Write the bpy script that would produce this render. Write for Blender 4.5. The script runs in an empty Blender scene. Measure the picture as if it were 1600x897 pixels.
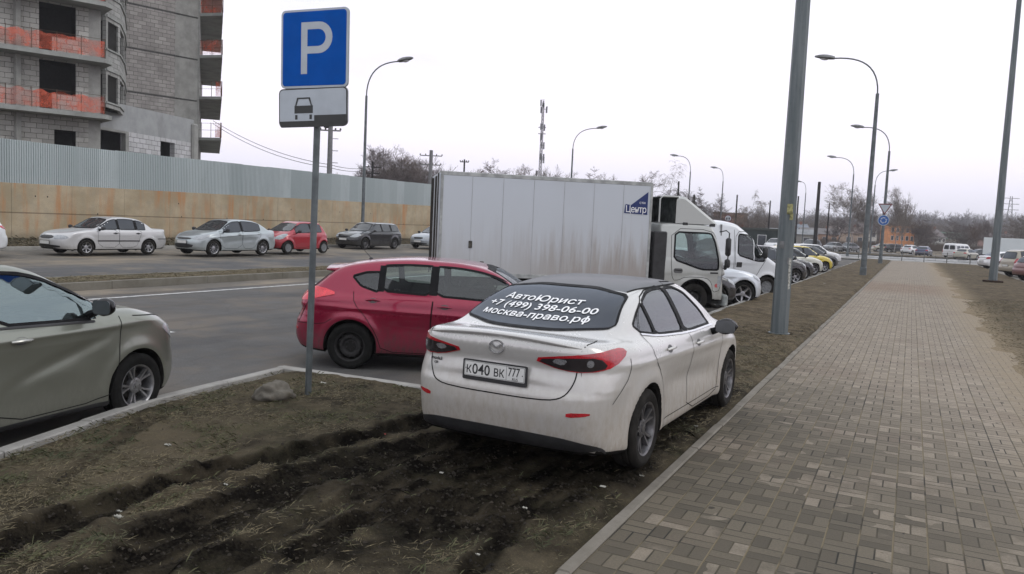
import bpy, bmesh, math, random
import numpy as np
from mathutils import Vector, Matrix
from mathutils.bvhtree import BVHTree
from mathutils.geometry import delaunay_2d_cdt, tessellate_polygon
SC = bpy.context.scene
COL = SC.collection
R = math.radians

# ------------------------------------------------------------------ camera
CAM_H = 1.95
cam_d = bpy.data.cameras.new('camera'); cam = bpy.data.objects.new('camera', cam_d); COL.objects.link(cam)
cam_d.sensor_width = 36.0; cam_d.lens = 1230/1600*36; cam_d.clip_start = 0.05; cam_d.clip_end = 6000
cam.location = (0, 0, CAM_H)
YAW, PITCH, ROLL = R(26.72), R(-4.62), R(-2.58)
cam.rotation_mode = 'QUATERNION'
_m = Matrix.Rotation(YAW, 3, 'Z') @ Matrix.Rotation(R(90) + PITCH, 3, 'X') @ Matrix.Rotation(-ROLL, 3, 'Z')
cam.rotation_quaternion = _m.to_quaternion()
SC.camera = cam

# ------------------------------------------------------------------ world, sun, exposure
world = bpy.data.worlds.new('World'); SC.world = world; world.use_nodes = True
SUN_EL, SUN_AZ = R(38), R(70)      # azimuth measured from +Y towards +X : soft sun high on the right
sun_d = bpy.data.lights.new('sun', 'SUN'); sun = bpy.data.objects.new('sun', sun_d); COL.objects.link(sun)
sun_d.energy = 0.55; sun_d.angle = R(25); sun_d.color = (1.0, .95, .88)
sv = Vector((math.sin(SUN_AZ)*math.cos(SUN_EL), math.cos(SUN_AZ)*math.cos(SUN_EL), math.sin(SUN_EL)))
sun.rotation_mode = 'QUATERNION'; sun.rotation_quaternion = sv.to_track_quat('Z', 'Y')
sun.location = (0, 0, 40)
SC.view_settings.view_transform = 'Standard'; SC.view_settings.look = 'None'
SC.view_settings.exposure = 0.30; SC.view_settings.gamma = 1.0

# ------------------------------------------------------------------ pixel -> place helpers (used for surveying the photo)
_right = _m @ Vector((1, 0, 0)); _up = _m @ Vector((0, 1, 0)); _fwd = _m @ Vector((0, 0, -1))
def ray(px, py):
    return _right*(px-800) + _up*(448.5-py) + _fwd*1230
def gp(px, py, z=0.0):
    v = ray(px, py); t = (z-CAM_H)/v.z
    return Vector((v.x*t, v.y*t, z))
def at_depth(px, d, z=0.0):
    # ground place under the picture column px (measured on the horizon) at distance d along the view
    hy = 349 + .045*(px-800)
    v = ray(px, hy); f = Vector((-math.sin(YAW), math.cos(YAW), 0))
    t = d/(v.x*f.x+v.y*f.y)
    return Vector((v.x*t, v.y*t, z))

# ------------------------------------------------------------------ node helper
class NT:
    def __init__(s, tree):
        s.t = tree; s.t.nodes.clear()
    def n(s, typ, ins=None, **props):
        nd = s.t.nodes.new(typ)
        for k, v in props.items(): setattr(nd, k, v)
        if ins:
            for k, v in ins.items(): s.set(nd.inputs[k], v)
        return nd
    def set(s, sock, v):
        if isinstance(v, bpy.types.NodeSocket): s.t.links.new(v, sock)
        else:
            if isinstance(v, (tuple, list)) and len(v) == 3 and sock.type == 'RGBA': v = (*v, 1)
            sock.default_value = v
    def m(s, op, a, b=None, c=None, clamp=False):
        nd = s.t.nodes.new('ShaderNodeMath'); nd.operation = op; nd.use_clamp = clamp
        s.set(nd.inputs[0], a)
        if b is not None: s.set(nd.inputs[1], b)
        if c is not None: s.set(nd.inputs[2], c)
        return nd.outputs[0]
    def mix(s, f, a, b, blend='MIX'):
        nd = s.t.nodes.new('ShaderNodeMix'); nd.data_type = 'RGBA'; nd.blend_type = blend
        s.set(nd.inputs[0], f); s.set(nd.inputs[6], a); s.set(nd.inputs[7], b)
        return nd.outputs[2]
    def fmix(s, f, a, b):
        nd = s.t.nodes.new('ShaderNodeMix'); nd.data_type = 'FLOAT'
        s.set(nd.inputs[0], f); s.set(nd.inputs[2], a); s.set(nd.inputs[3], b)
        return nd.outputs[0]
    def noise(s, vec, scale, detail=4, rough=.55, out='Fac', dist=0):
        nd = s.n('ShaderNodeTexNoise', {'Scale': scale, 'Detail': detail, 'Roughness': rough, 'Distortion': dist})
        if vec is not None: s.set(nd.inputs['Vector'], vec)
        return nd.outputs[out]
    def mr(s, v, a, b, c=0.0, d=1.0, smooth=True):
        nd = s.n('ShaderNodeMapRange', {'Value': v, 'From Min': a, 'From Max': b, 'To Min': c, 'To Max': d})
        nd.interpolation_type = 'SMOOTHSTEP' if smooth else 'LINEAR'
        return nd.outputs[0]
    def mul(s, vec, v3):
        nd = s.n('ShaderNodeVectorMath', operation='MULTIPLY'); s.set(nd.inputs[0], vec); s.set(nd.inputs[1], v3)
        return nd.outputs[0]
    def sep(s, vec):
        nd = s.n('ShaderNodeSeparateXYZ'); s.set(nd.inputs[0], vec); return nd.outputs
    def comb(s, x, y, z=0.0):
        nd = s.n('ShaderNodeCombineXYZ'); s.set(nd.inputs[0], x); s.set(nd.inputs[1], y); s.set(nd.inputs[2], z); return nd.outputs[0]
    def obj(s): return s.n('ShaderNodeTexCoord').outputs['Object']
    def pos(s): return s.n('ShaderNodeNewGeometry').outputs['Position']
    def bump(s, h, strength=.3, dist=.01, normal=None):
        nd = s.n('ShaderNodeBump', {'Height': h, 'Strength': strength, 'Distance': dist})
        if normal is not None: s.set(nd.inputs['Normal'], normal)
        return nd.outputs[0]
    def out(s, shader): 
        o = s.n('ShaderNodeOutputMaterial'); s.t.links.new(shader, o.inputs[0]); return o
    def bsdf(s, **k):
        nd = s.n('ShaderNodeBsdfPrincipled')
        for kk, v in k.items(): s.set(nd.inputs[kk.replace('_', ' ')], v)
        return nd
MATS = {}
def newmat(name):
    m = bpy.data.materials.new(name); m.use_nodes = True
    return m, NT(m.node_tree)
def simple(name, col, rough=.6, metal=0.0, var=.15, scale=6.0, bump=0.0, spec=.5, **extra):
    """plain material with a little mottling"""
    if name in MATS: return MATS[name]
    m, t = newmat(name)
    o = t.obj()
    f = t.noise(o, scale, 5, .6)
    dark = tuple(c*(1-var) for c in col); lite = tuple(min(1, c*(1+var)) for c in col)
    c = t.mix(t.mr(f, .3, .7), dark, lite)
    r = t.mr(t.noise(o, scale*2.7, 3), .3, .7, max(0, rough-.08), min(1, rough+.08))
    b = t.bsdf(Base_Color=c, Roughness=r, Metallic=metal)
    b.inputs['Specular IOR Level'].default_value = spec if rough < .55 else .12
    for k, v in extra.items(): b.inputs[k.replace('_', ' ')].default_value = v
    if bump: t.set(b.inputs['Normal'], t.bump(t.noise(o, scale*6, 4), .5, bump))
    t.out(b.outputs[0]); MATS[name] = m
    return m

# world: real sky physics under a broken, bright cloud sheet
def build_world():
    t = NT(world.node_tree)
    sky = t.n('ShaderNodeTexSky'); sky.sky_type = 'NISHITA'; sky.sun_disc = False
    sky.sun_elevation = SUN_EL; sky.sun_rotation = SUN_AZ; sky.altitude = 150; sky.air_density = 1.2; sky.dust_density = 2.0
    g = t.n('ShaderNodeTexCoord').outputs['Generated']
    s = t.sep(g)
    zz = t.m('MAXIMUM', s[2], 0.02)
    k = t.m('DIVIDE', 1.0, t.m('ADD', zz, .12))
    pl = t.comb(t.m('MULTIPLY', s[0], k), t.m('MULTIPLY', s[1], k), 0.0)
    n1 = t.noise(pl, .55, 7, .55, dist=.4)
    n2 = t.noise(pl, 2.1, 6, .6)
    cl = t.m('ADD', t.m('MULTIPLY', n1, .7), t.m('MULTIPLY', n2, .3))
    bright = t.mr(cl, .34, .60)
    cloud = t.mix(bright, (6.5, 7.05, 8.3), (10.4, 10.6, 11.0))
    # the cloud sheet thins to a dull pinkish lilac band at the horizon
    low = t.mr(s[2], .04, .42, 0, 1)
    band = t.mix(t.mr(s[2], .02, .12), (8.0, 7.9, 9.0), (9.8, 9.2, 10.4))
    cloud = t.mix(low, band, cloud)
    cover = t.mr(cl, .25, .42, .90, .98)
    c = t.mix(cover, sky.outputs[0], cloud)
    bg = t.n('ShaderNodeBackground', {'Strength': .1}); t.set(bg.inputs[0], c)
    o = t.n('ShaderNodeOutputWorld'); t.t.links.new(bg.outputs[0], o.inputs[0])
build_world()

# ------------------------------------------------------------------ object helpers
def link(o, parent=None):
    COL.objects.link(o)
    if parent is not None: o.parent = parent
    return o
def tag(o, label=None, cat=None, group=None, kind=None):
    if label: o['label'] = label
    if cat: o['category'] = cat
    if group: o['group'] = group
    if kind: o['kind'] = kind
    return o
def thing(name, label, cat, loc=(0, 0, 0), rz=0.0, group=None):
    o = bpy.data.objects.new(name, None); o.empty_display_size = .2; COL.objects.link(o)
    o.location = loc; o.rotation_euler = (0, 0, rz)
    return tag(o, label, cat, group)
def pmesh(name, verts, faces, mat, parent=None, smooth=False, normals=None):
    me = bpy.data.meshes.new(name)
    me.from_pydata([tuple(map(float, v)) for v in verts], [], [tuple(map(int, f)) for f in faces])
    if mat is not None:
        for m in (mat if isinstance(mat, (list, tuple)) else [mat]): me.materials.append(m)
    if smooth: me.polygons.foreach_set('use_smooth', [True]*len(me.polygons))
    me.update()
    if normals is not None: me.normals_split_custom_set_from_vertices([tuple(n) for n in normals])
    return link(bpy.data.objects.new(name, me), parent)
class MB:
    """mesh collector: boxes, prisms, tubes, lathes"""
    def __init__(s): s.v = []; s.f = []
    def add(s, vs, fs):
        b = len(s.v); s.v += [tuple(v) for v in vs]; s.f += [tuple(b+i for i in f) for f in fs]; return s
    def box(s, x0, x1, y0, y1, z0, z1, M=None, bev=0.0):
        if bev > 0:
            b = bev
            vs = []
            for z, e in ((z0, b), (z0+b, 0), (z1-b, 0), (z1, b)):
                vs += [(x0+e+(b if e == 0 else 0), y0+e, z), (x1-e-(b if e == 0 else 0), y0+e, z), (x1-e, y0+e+(b if e == 0 else 0), z), (x1-e, y1-e-(b if e == 0 else 0), z),
                       (x1-e-(b if e == 0 else 0), y1-e, z), (x0+e+(b if e == 0 else 0), y1-e, z), (x0+e, y1-e-(b if e == 0 else 0), z), (x0+e, y0+e+(b if e == 0 else 0), z)]
            fs = [tuple(range(7, -1, -1)), tuple(range(24, 32))]
            for k in range(3):
                for i in range(8): fs.append((k*8+i, k*8+(i+1) % 8, (k+1)*8+(i+1) % 8, (k+1)*8+i))
        else:
            vs = [(x0, y0, z0), (x1, y0, z0), (x1, y1, z0), (x0, y1, z0), (x0, y0, z1), (x1, y0, z1), (x1, y1, z1), (x0, y1, z1)]
            fs = [(3, 2, 1, 0), (4, 5, 6, 7), (0, 1, 5, 4), (1, 2, 6, 5), (2, 3, 7, 6), (3, 0, 4, 7)]
        if M is not None: vs = [tuple(M @ Vector(v)) for v in vs]
        return s.add(vs, fs)
    def tube(s, pts, rad, seg=8, cap=True):
        pts = [Vector(p) for p in pts]; n = len(pts)
        if not hasattr(rad, '__len__'): rad = [rad]*n
        vs = []; up = None
        for i in range(n):
            d = (pts[min(i+1, n-1)]-pts[max(i-1, 0)]).normalized()
            if up is None: up = Vector((0, 0, 1)) if abs(d.z) < .9 else Vector((1, 0, 0))
            a = d.cross(up).normalized(); b = a.cross(d).normalized(); up = b
            for k in range(seg):
                q = 2*math.pi*k/seg
                vs.append(pts[i]+(a*math.cos(q)+b*math.sin(q))*rad[i])
        fs = [(i*seg+k, i*seg+(k+1) % seg, (i+1)*seg+(k+1) % seg, (i+1)*seg+k) for i in range(n-1) for k in range(seg)]
        if cap: fs += [tuple(range(seg-1, -1, -1)), tuple((n-1)*seg+k for k in range(seg))]
        return s.add(vs, fs)
    def lathe(s, prof, seg=32, M=None, closed=False):
        """profile of (radius, height) spun about local z"""
        vs = []; n = len(prof)
        for k in range(seg):
            q = 2*math.pi*k/seg; c, sn = math.cos(q), math.sin(q)
            vs += [(r*c, r*sn, h) for r, h in prof]
        fs = []
        for k in range(seg):
            a = k*n; b = ((k+1) % seg)*n
            for i in range(n if closed else n-1):
                j = (i+1) % n
                fs.append((a+i, b+i, b+j, a+j))
        if M is not None: vs = [tuple(M @ Vector(v)) for v in vs]
        return s.add(vs, fs)
    def prism(s, pts2, z0, z1, M=None):
        """2-D outline (ccw) extruded along local z"""
        n = len(pts2)
        vs = [(x, y, z0) for x, y in pts2]+[(x, y, z1) for x, y in pts2]
        fs = [(i, (i+1) % n, n+(i+1) % n, n+i) for i in range(n)]
        tri = tessellate_polygon([[Vector((x, y, 0)) for x, y in pts2]])
        for t in tri:
            a, b, c = t
            area = (pts2[b][0]-pts2[a][0])*(pts2[c][1]-pts2[a][1])-(pts2[b][1]-pts2[a][1])*(pts2[c][0]-pts2[a][0])
            if area < 0: a, b, c = a, c, b
            fs.append((n+a, n+b, n+c)); fs.append((c, b, a))
        if M is not None: vs = [tuple(M @ Vector(v)) for v in vs]
        return s.add(vs, fs)
    def build(s, name, mat, parent=None, smooth=False):
        o = pmesh(name, s.v, s.f, mat, parent, False)
        bm = bmesh.new(); bm.from_mesh(o.data); bmesh.ops.recalc_face_normals(bm, faces=bm.faces); bm.to_mesh(o.data); bm.free()
        if smooth:
            me = o.data
            me.polygons.foreach_set('use_smooth', [True]*len(me.polygons))
            me.set_sharp_from_angle(angle=R(smooth if smooth is not True else 40))
        return o
def copy_tree(o, parent=None, label=None):
    c = o.copy(); COL.objects.link(c)
    if parent is not None: c.parent = parent
    if label: c['label'] = label
    for ch in list(o.children): copy_tree(ch, c)
    return c
def rrect(x0, x1, y0, y1, r, n=5):
    p = []
    for cx, cy, a in ((x1-r, y0+r, -90), (x1-r, y1-r, 0), (x0+r, y1-r, 90), (x0+r, y0+r, 180)):
        for k in range(n+1):
            q = R(a+90*k/n); p.append((cx+r*math.cos(q), cy+r*math.sin(q)))
    return p
def circ(cx, cy, r, n=24, ry=None):
    return [(cx+r*math.cos(2*math.pi*k/n), cy+(ry or r)*math.sin(2*math.pi*k/n)) for k in range(n)]
def text_mesh(s, size=1.0, shear=0.0, bold=0.0, align='LEFT', spacing=1.0):
    """vertices/faces of a line of lettering in the local x-y plane"""
    if s.endswith('ф'):                      # ring and stem drawn by hand
        a, fa_ = text_mesh(s[:-1]+'о', size, shear, bold, 'LEFT', spacing); b, _ = text_mesh(s[:-1], size, shear, bold, 'LEFT', spacing)
        x1 = max(v[0] for v in a); nb = max(v[0] for v in b); x0 = min(v[0] for v in a if v[0] > nb+.001*size); c = (x0+x1)/2; w = .048*size
        st = [(c-w, -.21*size, 0), (c+w, -.21*size, 0), (c+w, .73*size, 0), (c-w, .73*size, 0)]
        n = len(a); a = a+st; fa_ = fa_+[(n, n+1, n+2), (n, n+2, n+3)]
        sh = x1/2 if align == 'CENTER' else 0
        return [(v[0]-sh, v[1], 0 if i < n else .0005) for i, v in enumerate(a)], fa_
    cu = bpy.data.curves.new('lettering', 'FONT'); cu.body = s; cu.size = size; cu.shear = shear
    cu.offset = bold; cu.align_x = align; cu.space_character = spacing; cu.resolution_u = 3
    ob = bpy.data.objects.new('lettering', cu); COL.objects.link(ob)
    dg = bpy.context.evaluated_depsgraph_get(); dg.update()
    me = ob.evaluated_get(dg).to_mesh()
    vs = [tuple(v.co) for v in me.vertices]; fs = [tuple(p.vertices) for p in me.polygons]
    ob.evaluated_get(dg).to_mesh_clear()
    bpy.data.objects.remove(ob); bpy.data.curves.remove(cu)
    return vs, fs
# ================================================================== ground, roads, path
rng = random.Random(7); nprng = np.random.default_rng(7)
def vnoise(x, y, s, seed=0):
    """smooth value noise on numpy arrays"""
    x = np.asarray(x)/s; y = np.asarray(y)/s; xi = np.floor(x).astype(int); yi = np.floor(y).astype(int); fx = x-xi; fy = y-yi
    fx = fx*fx*(3-2*fx); fy = fy*fy*(3-2*fy)
    def h(a, b):
        v = np.sin(a*127.1+b*311.7+seed*74.7)*43758.5453; return v-np.floor(v)
    return (h(xi, yi)*(1-fx)*(1-fy)+h(xi+1, yi)*fx*(1-fy)+h(xi, yi+1)*(1-fx)*fy+h(xi+1, yi+1)*fx*fy)*2-1
def fbm(x, y, s, o=4, seed=0, g=.5):
    r = 0; a = 1
    for i in range(o): r = r+a*vnoise(x, y, s, seed+i*13); a *= g; s *= .5
    return r
def structure(o): o['kind'] = 'structure'; return o

def soil_mat():
    m, t = newmat('soil'); p = t.pos()
    big = t.noise(p, .45, 4, .55); mid = t.noise(p, 3.2, 6, .65); fine = t.noise(p, 38, 5, .7); straw = t.noise(t.mul(p, (1, 1.6, 1)), 75, 4, .75)
    att = t.n('ShaderNodeAttribute', attribute_name='mud').outputs['Fac']  # mask of rut mud plus the shade painted beneath the saloon
    c = t.mix(t.mr(mid, .35, .68), (.020, .017, .012), (.076, .063, .042))
    c = t.mix(t.mr(big, .40, .65, 0, .75), c, (.100, .081, .054))
    c = t.mix(t.m('MULTIPLY', t.mr(straw, .50, .72), t.mr(mid, .3, .7, .15, .65)), c, (.22, .18, .10))
    green = t.m('MULTIPLY', t.mr(t.noise(p, 1.3, 5, .6), .48, .66), t.mr(fine, .42, .65)); c = t.mix(t.m('MULTIPLY', green, .6), c, (.050, .056, .025))
    xs = t.sep(p); dry = t.m('MAXIMUM', t.mr(xs[1], 7.5, 15), t.mr(xs[0], 0, 1))
    c = t.mix(t.m('MULTIPLY', dry, t.mr(mid, .3, .7, .35, .75)), c, t.mix(t.mr(t.m('ADD', t.m('MULTIPLY', fine, .6), t.m('MULTIPLY', mid, .4)), .36, .64), (.060, .047, .031), (.185, .142, .092)))
    sd = t.m('MULTIPLY', t.m('MULTIPLY', t.mr(t.m('ADD', xs[0], t.m('MULTIPLY', t.m('SUBTRACT', mid, .5), 1.6)), 1.6, 2.5, 1, 0), t.mr(xs[0], 0, 1)), t.mr(fine, .25, .6, .45, 1))
    c = t.mix(sd, c, t.mix(fine, (.20, .155, .10), (.29, .235, .16)))
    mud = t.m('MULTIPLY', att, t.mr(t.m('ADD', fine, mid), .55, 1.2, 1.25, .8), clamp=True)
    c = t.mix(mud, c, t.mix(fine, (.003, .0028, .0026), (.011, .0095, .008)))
    r = t.fmix(mud, .95, .80)
    hgt = t.m('ADD', t.m('MULTIPLY', fine, .6), t.m('MULTIPLY', straw, .4))
    b = t.bsdf(Base_Color=c, Roughness=r); t.set(b.inputs['Specular IOR Level'], t.fmix(mud, .10, .0))
    t.set(b.inputs['Normal'], t.bump(hgt, .9, .02)); t.out(b.outputs[0]); return m
def asphalt_mat(name, dark=(.056, .054, .053), lite=(.088, .085, .081), dust=(.16, .135, .108), dustamt=.7):
    m, t = newmat(name); p = t.pos(); s = t.sep(p)
    n1 = t.noise(t.mul(p, (1, .25, 1)), .55, 5, .6); n2 = t.noise(p, 45, 3, .6); n3 = t.noise(p, 2.2, 5, .6)
    c = t.mix(t.mr(n1, .3, .7), dark, lite); c = t.mix(t.mr(n2, .35, .75, 0, .35), c, (.16, .155, .15))
    edge = t.noise(p, .35, 4, .6)
    c = t.mix(t.m('MULTIPLY', t.mr(t.m('ADD', edge, t.m('MULTIPLY', n3, .35)), .60, .85), dustamt), c, dust)
    # tyre-polished and patched tracks
    c = t.mix(t.mr(t.noise(t.mul(p, (1.1, .05, 1)), 1.2, 3), .52, .62, 0, .28), c, (.045, .045, .047))
    vo = t.n('ShaderNodeTexVoronoi', {'Scale': .35}, feature='DISTANCE_TO_EDGE'); t.set(vo.inputs['Vector'], t.n('ShaderNodeVectorMath', operation='ADD').outputs[0])
    va = vo.inputs['Vector'].links[0].from_node; t.set(va.inputs[0], p); t.set(va.inputs[1], t.mul(t.noise(p, 1.1, 4, out='Color'), (.9, .9, 0)))
    c = t.mix(t.m('MULTIPLY', t.mr(vo.outputs[0], .003, .010, 1, 0), .13), c, (.025, .025, .025))
    b = t.bsdf(Base_Color=c, Roughness=t.mr(n3, .3, .7, .75, .95)); b.inputs['Specular IOR Level'].default_value = .3
    t.set(b.inputs['Normal'], t.bump(n2, .5, .006)); t.out(b.outputs[0]); return m
def paver_mat():
    m, t = newmat('pavers'); p = t.pos(); s = t.sep(p)
    U = t.m('MULTIPLY', t.m('ADD', s[0], 1.56), 1/.2); V = t.m('MULTIPLY', s[1], 1/.2)
    i = t.m('FLOOR', U); j = t.m('FLOOR', V); fu = t.m('FRACT', U); fv = t.m('FRACT', V)
    par = t.m('MODULO', t.m('ADD', t.m('ADD', i, j), 1000), 2.0)
    par = t.m('GREATER_THAN', par, .5)
    a = t.fmix(par, fu, fv); b_ = t.fmix(par, fv, fu)           # along the brick, across the pair
    b2 = t.m('MULTIPLY', b_, 2); k = t.m('FLOOR', b2); lb = t.m('FRACT', b2)
    ea = t.m('MULTIPLY', t.m('MINIMUM', a, t.m('SUBTRACT', 1, a)), .2); eb = t.m('MULTIPLY', t.m('MINIMUM', lb, t.m('SUBTRACT', 1, lb)), .1)
    e = t.m('MINIMUM', ea, eb)
    wn = t.n('ShaderNodeTexWhiteNoise', noise_dimensions='3D'); t.set(wn.inputs['Vector'], t.comb(i, j, k)); r = wn.outputs['Value']; rc = t.sep(wn.outputs['Color'])
    big = t.noise(p, .55, 4, .6); med = t.noise(p, 3.5, 5, .65); fine = t.noise(p, 60, 4, .7)
    base = t.mix(r, (.080, .068, .049), (.146, .123, .089))
    # worn, paler faces: more of them towards the right and further off
    far = t.mr(t.m('ADD', t.m('MULTIPLY', s[0], .17), t.m('MULTIPLY', s[1], .080)), .35, 1.15)
    pale = t.m('GREATER_THAN', t.m('ADD', t.m('ADD', t.m('MULTIPLY', rc[1], .7), t.m('MULTIPLY', far, .30)), t.m('MULTIPLY', t.m('SUBTRACT', big, .5), 2.4)), .62)
    wear = t.m('MULTIPLY', pale, t.mr(t.m('ADD', med, t.m('MULTIPLY', rc[2], .22)), .38, .82))
    c = t.mix(t.m('MULTIPLY', wear, .85), base, (.27, .228, .175))
    c = t.mix(t.m('MULTIPLY', far, .62), c, t.mix(r, (.33, .275, .215), (.42, .355, .285)))
    c = t.mix(t.mr(big, .5, .72, 0, .5), c, (.17, .125, .095))
    c = t.mix(t.mr(fine, .3, .75, 0, .42), c, (.05, .046, .038))
    # band of trodden soil across the path, sand drifting in from the right
    nz = t.noise(p, 1.4, 5, .65)
    yb = t.m('ABSOLUTE', t.m('SUBTRACT', s[1], t.m('ADD', 34.5, t.m('MULTIPLY', nz, 4))))
    band = t.m('MULTIPLY', t.mr(yb, 1.5, 5.5, 1, 0), t.mr(nz, .3, .6, .35, .9))
    c = t.mix(t.m('MULTIPLY', band, .8), c, (.19, .125, .085))
    sx = t.m('ADD', s[0], t.m('MULTIPLY', t.m('SUBTRACT', nz, .5), 1.0))
    sand = t.m('MULTIPLY', t.mr(sx, .75, 1.7), t.mr(t.noise(p, 9, 5, .7), .25, .6, .3, 1.0))
    c = t.mix(sand, c, t.mix(fine, (.20, .155, .10), (.29, .235, .16)))
    joint = t.mr(e, .0018, .0085, 1, 0)
    lng = t.m('LESS_THAN', t.m('MINIMUM', fu, t.m('SUBTRACT', 1, fu)), .035)
    jc = t.mix(t.m('MULTIPLY', t.m('ADD', .35, t.m('MULTIPLY', lng, .65)), t.mr(t.noise(p, 1.7, 4), .36, .56)), (.024, .023, .018), (.16, .13, .08))
    c = t.mix(t.m('MULTIPLY', joint, t.m('SUBTRACT', 1, t.m('MULTIPLY', sand, .8))), c, jc)
    spots = t.mr(t.noise(p, 7.5, 2, .4), .735, .76, 0, .8); c = t.mix(spots, c, (.02, .017, .013))
    b = t.bsdf(Base_Color=c, Roughness=.85); b.inputs['Specular IOR Level'].default_value = .3
    hh = t.m('ADD', t.m('MULTIPLY', t.mr(e, .0, .008, 0, 1), .8), t.m('ADD', t.m('MULTIPLY', fine, .12), t.m('MULTIPLY', r, .25)))
    t.set(b.inputs['Normal'], t.bump(hh, .8, .006)); t.out(b.outputs[0]); return m
def concrete(name, a, b_, scale=3, stain=(.12, .10, .08), amt=.4, bump=.004):
    m, t = newmat(name); p = t.pos()
    n1 = t.noise(p, scale, 6, .65); n2 = t.noise(p, scale*14, 4, .7); n3 = t.noise(t.mul(p, (1, 1, .25)), scale*.6, 5, .6)
    c = t.mix(t.mr(n1, .3, .7), a, b_); c = t.mix(t.mr(n3, .5, .75, 0, amt), c, stain); c = t.mix(t.mr(n2, .4, .8, 0, .18), c, tuple(x*.5 for x in a))
    b = t.bsdf(Base_Color=c, Roughness=.9); b.inputs['Specular IOR Level'].default_value = .25
    t.set(b.inputs['Normal'], t.bump(n2, .5, bump)); t.out(b.outputs[0]); return m
M_SOIL = soil_mat(); M_ASPH = asphalt_mat('asphalt'); M_KERB = concrete('kerb_concrete', (.26, .25, .235), (.36, .35, .325), 2, (.13, .115, .09), .35)
M_WHITE = simple('road_paint', (.50, .50, .49), .7, var=.35, scale=8)
KX = -4.25
KL = [(-5.2, -1.5), (-5.62, 1.5), (-6.1, 3.53), (-6.65, 5.38), (-6.85, 7.40)]
def kx(y): return np.interp(y, [p[1] for p in KL], [p[0] for p in KL])
def gpx(l, z=0.0): return [tuple(gp(x, y, z))[:2] for x, y in l]
RUTS_AND_SHADE = [(gpx([(-60, 905), (0, 872), (140, 807), (236, 774), (337, 740), (422, 722), (534, 694), (650, 668), (740, 650)]), .13, .075, 1.0),
        (gpx([(60, 990), (214, 892), (309, 822), (394, 787), (478, 748), (562, 728), (664, 702), (760, 690)]), .20, .060, 1.0),
        (gpx([(330, 900), (420, 850), (540, 790), (640, 745), (720, 715)]), .10, .035, .75),
        (gpx([(480, 870), (540, 835), (600, 806), (675, 786), (712, 800)]), .11, .05, 1.0),
        (gpx([(740, 905), (770, 862), (802, 825), (845, 786)]), .07, .035, .9),
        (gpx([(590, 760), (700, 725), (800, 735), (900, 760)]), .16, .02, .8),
        (gpx([(905, 870), (945, 810), (985, 760), (1010, 735)]), .07, .02, .45),
        (gpx([(60, 800), (130, 735), (169, 706), (236, 660)]), .06, .015, .42),
        (gpx([(700, 700), (860, 720), (960, 735)]), .30, .01, .9), ([(-2.75, 4.7), (-2.65, 7), (-2.6, 9.4)], .62, .008, .95), (gpx([(330, 760), (480, 790), (430, 880)]), .16, .012, .45), (gpx([(560, 880), (660, 850), (740, 800)]), .13, .012, .4)]  # wide patch and car-centre strip: shade under the saloon put into the mud colour
_a, _b = gp(140, 807), gp(534, 694); RD = (_b-_a).normalized()
def rut_shade_field(x, y):
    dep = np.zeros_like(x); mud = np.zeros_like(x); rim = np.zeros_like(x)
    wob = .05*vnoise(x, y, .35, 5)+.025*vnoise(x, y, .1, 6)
    for pts, w, d, mm in RUTS_AND_SHADE:
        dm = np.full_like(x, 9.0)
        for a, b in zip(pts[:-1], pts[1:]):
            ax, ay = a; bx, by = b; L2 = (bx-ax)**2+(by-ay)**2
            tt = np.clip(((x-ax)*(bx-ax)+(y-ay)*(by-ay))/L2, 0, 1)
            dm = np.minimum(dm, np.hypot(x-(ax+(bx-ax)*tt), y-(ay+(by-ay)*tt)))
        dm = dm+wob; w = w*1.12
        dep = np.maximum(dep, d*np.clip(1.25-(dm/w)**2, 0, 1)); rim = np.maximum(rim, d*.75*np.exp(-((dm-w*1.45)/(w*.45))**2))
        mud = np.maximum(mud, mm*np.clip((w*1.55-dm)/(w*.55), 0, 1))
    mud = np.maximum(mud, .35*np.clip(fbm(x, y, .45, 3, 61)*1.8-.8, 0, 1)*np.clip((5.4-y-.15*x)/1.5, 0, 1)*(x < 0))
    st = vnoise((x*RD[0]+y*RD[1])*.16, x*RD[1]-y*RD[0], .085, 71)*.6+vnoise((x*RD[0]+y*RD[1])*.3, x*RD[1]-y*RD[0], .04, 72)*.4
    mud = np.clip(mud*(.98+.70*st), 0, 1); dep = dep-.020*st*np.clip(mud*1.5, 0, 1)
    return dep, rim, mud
def verge_height(x, y):
    dep, rim, mud = rut_shade_field(x, y)
    z = .028+.022*fbm(x, y, 1.7, 3, 1)+.010*fbm(x, y, .28, 3, 4)+.006*vnoise(x, y, .07, 8)+.0035*vnoise(x, y, .035, 9)
    z = z-dep+rim*(.6+.6*vnoise(x, y, .12, 11))+mud*(.018*vnoise(x, y, .055, 12)+.007*vnoise(x, y, .13, 14))
    return z, mud
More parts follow.
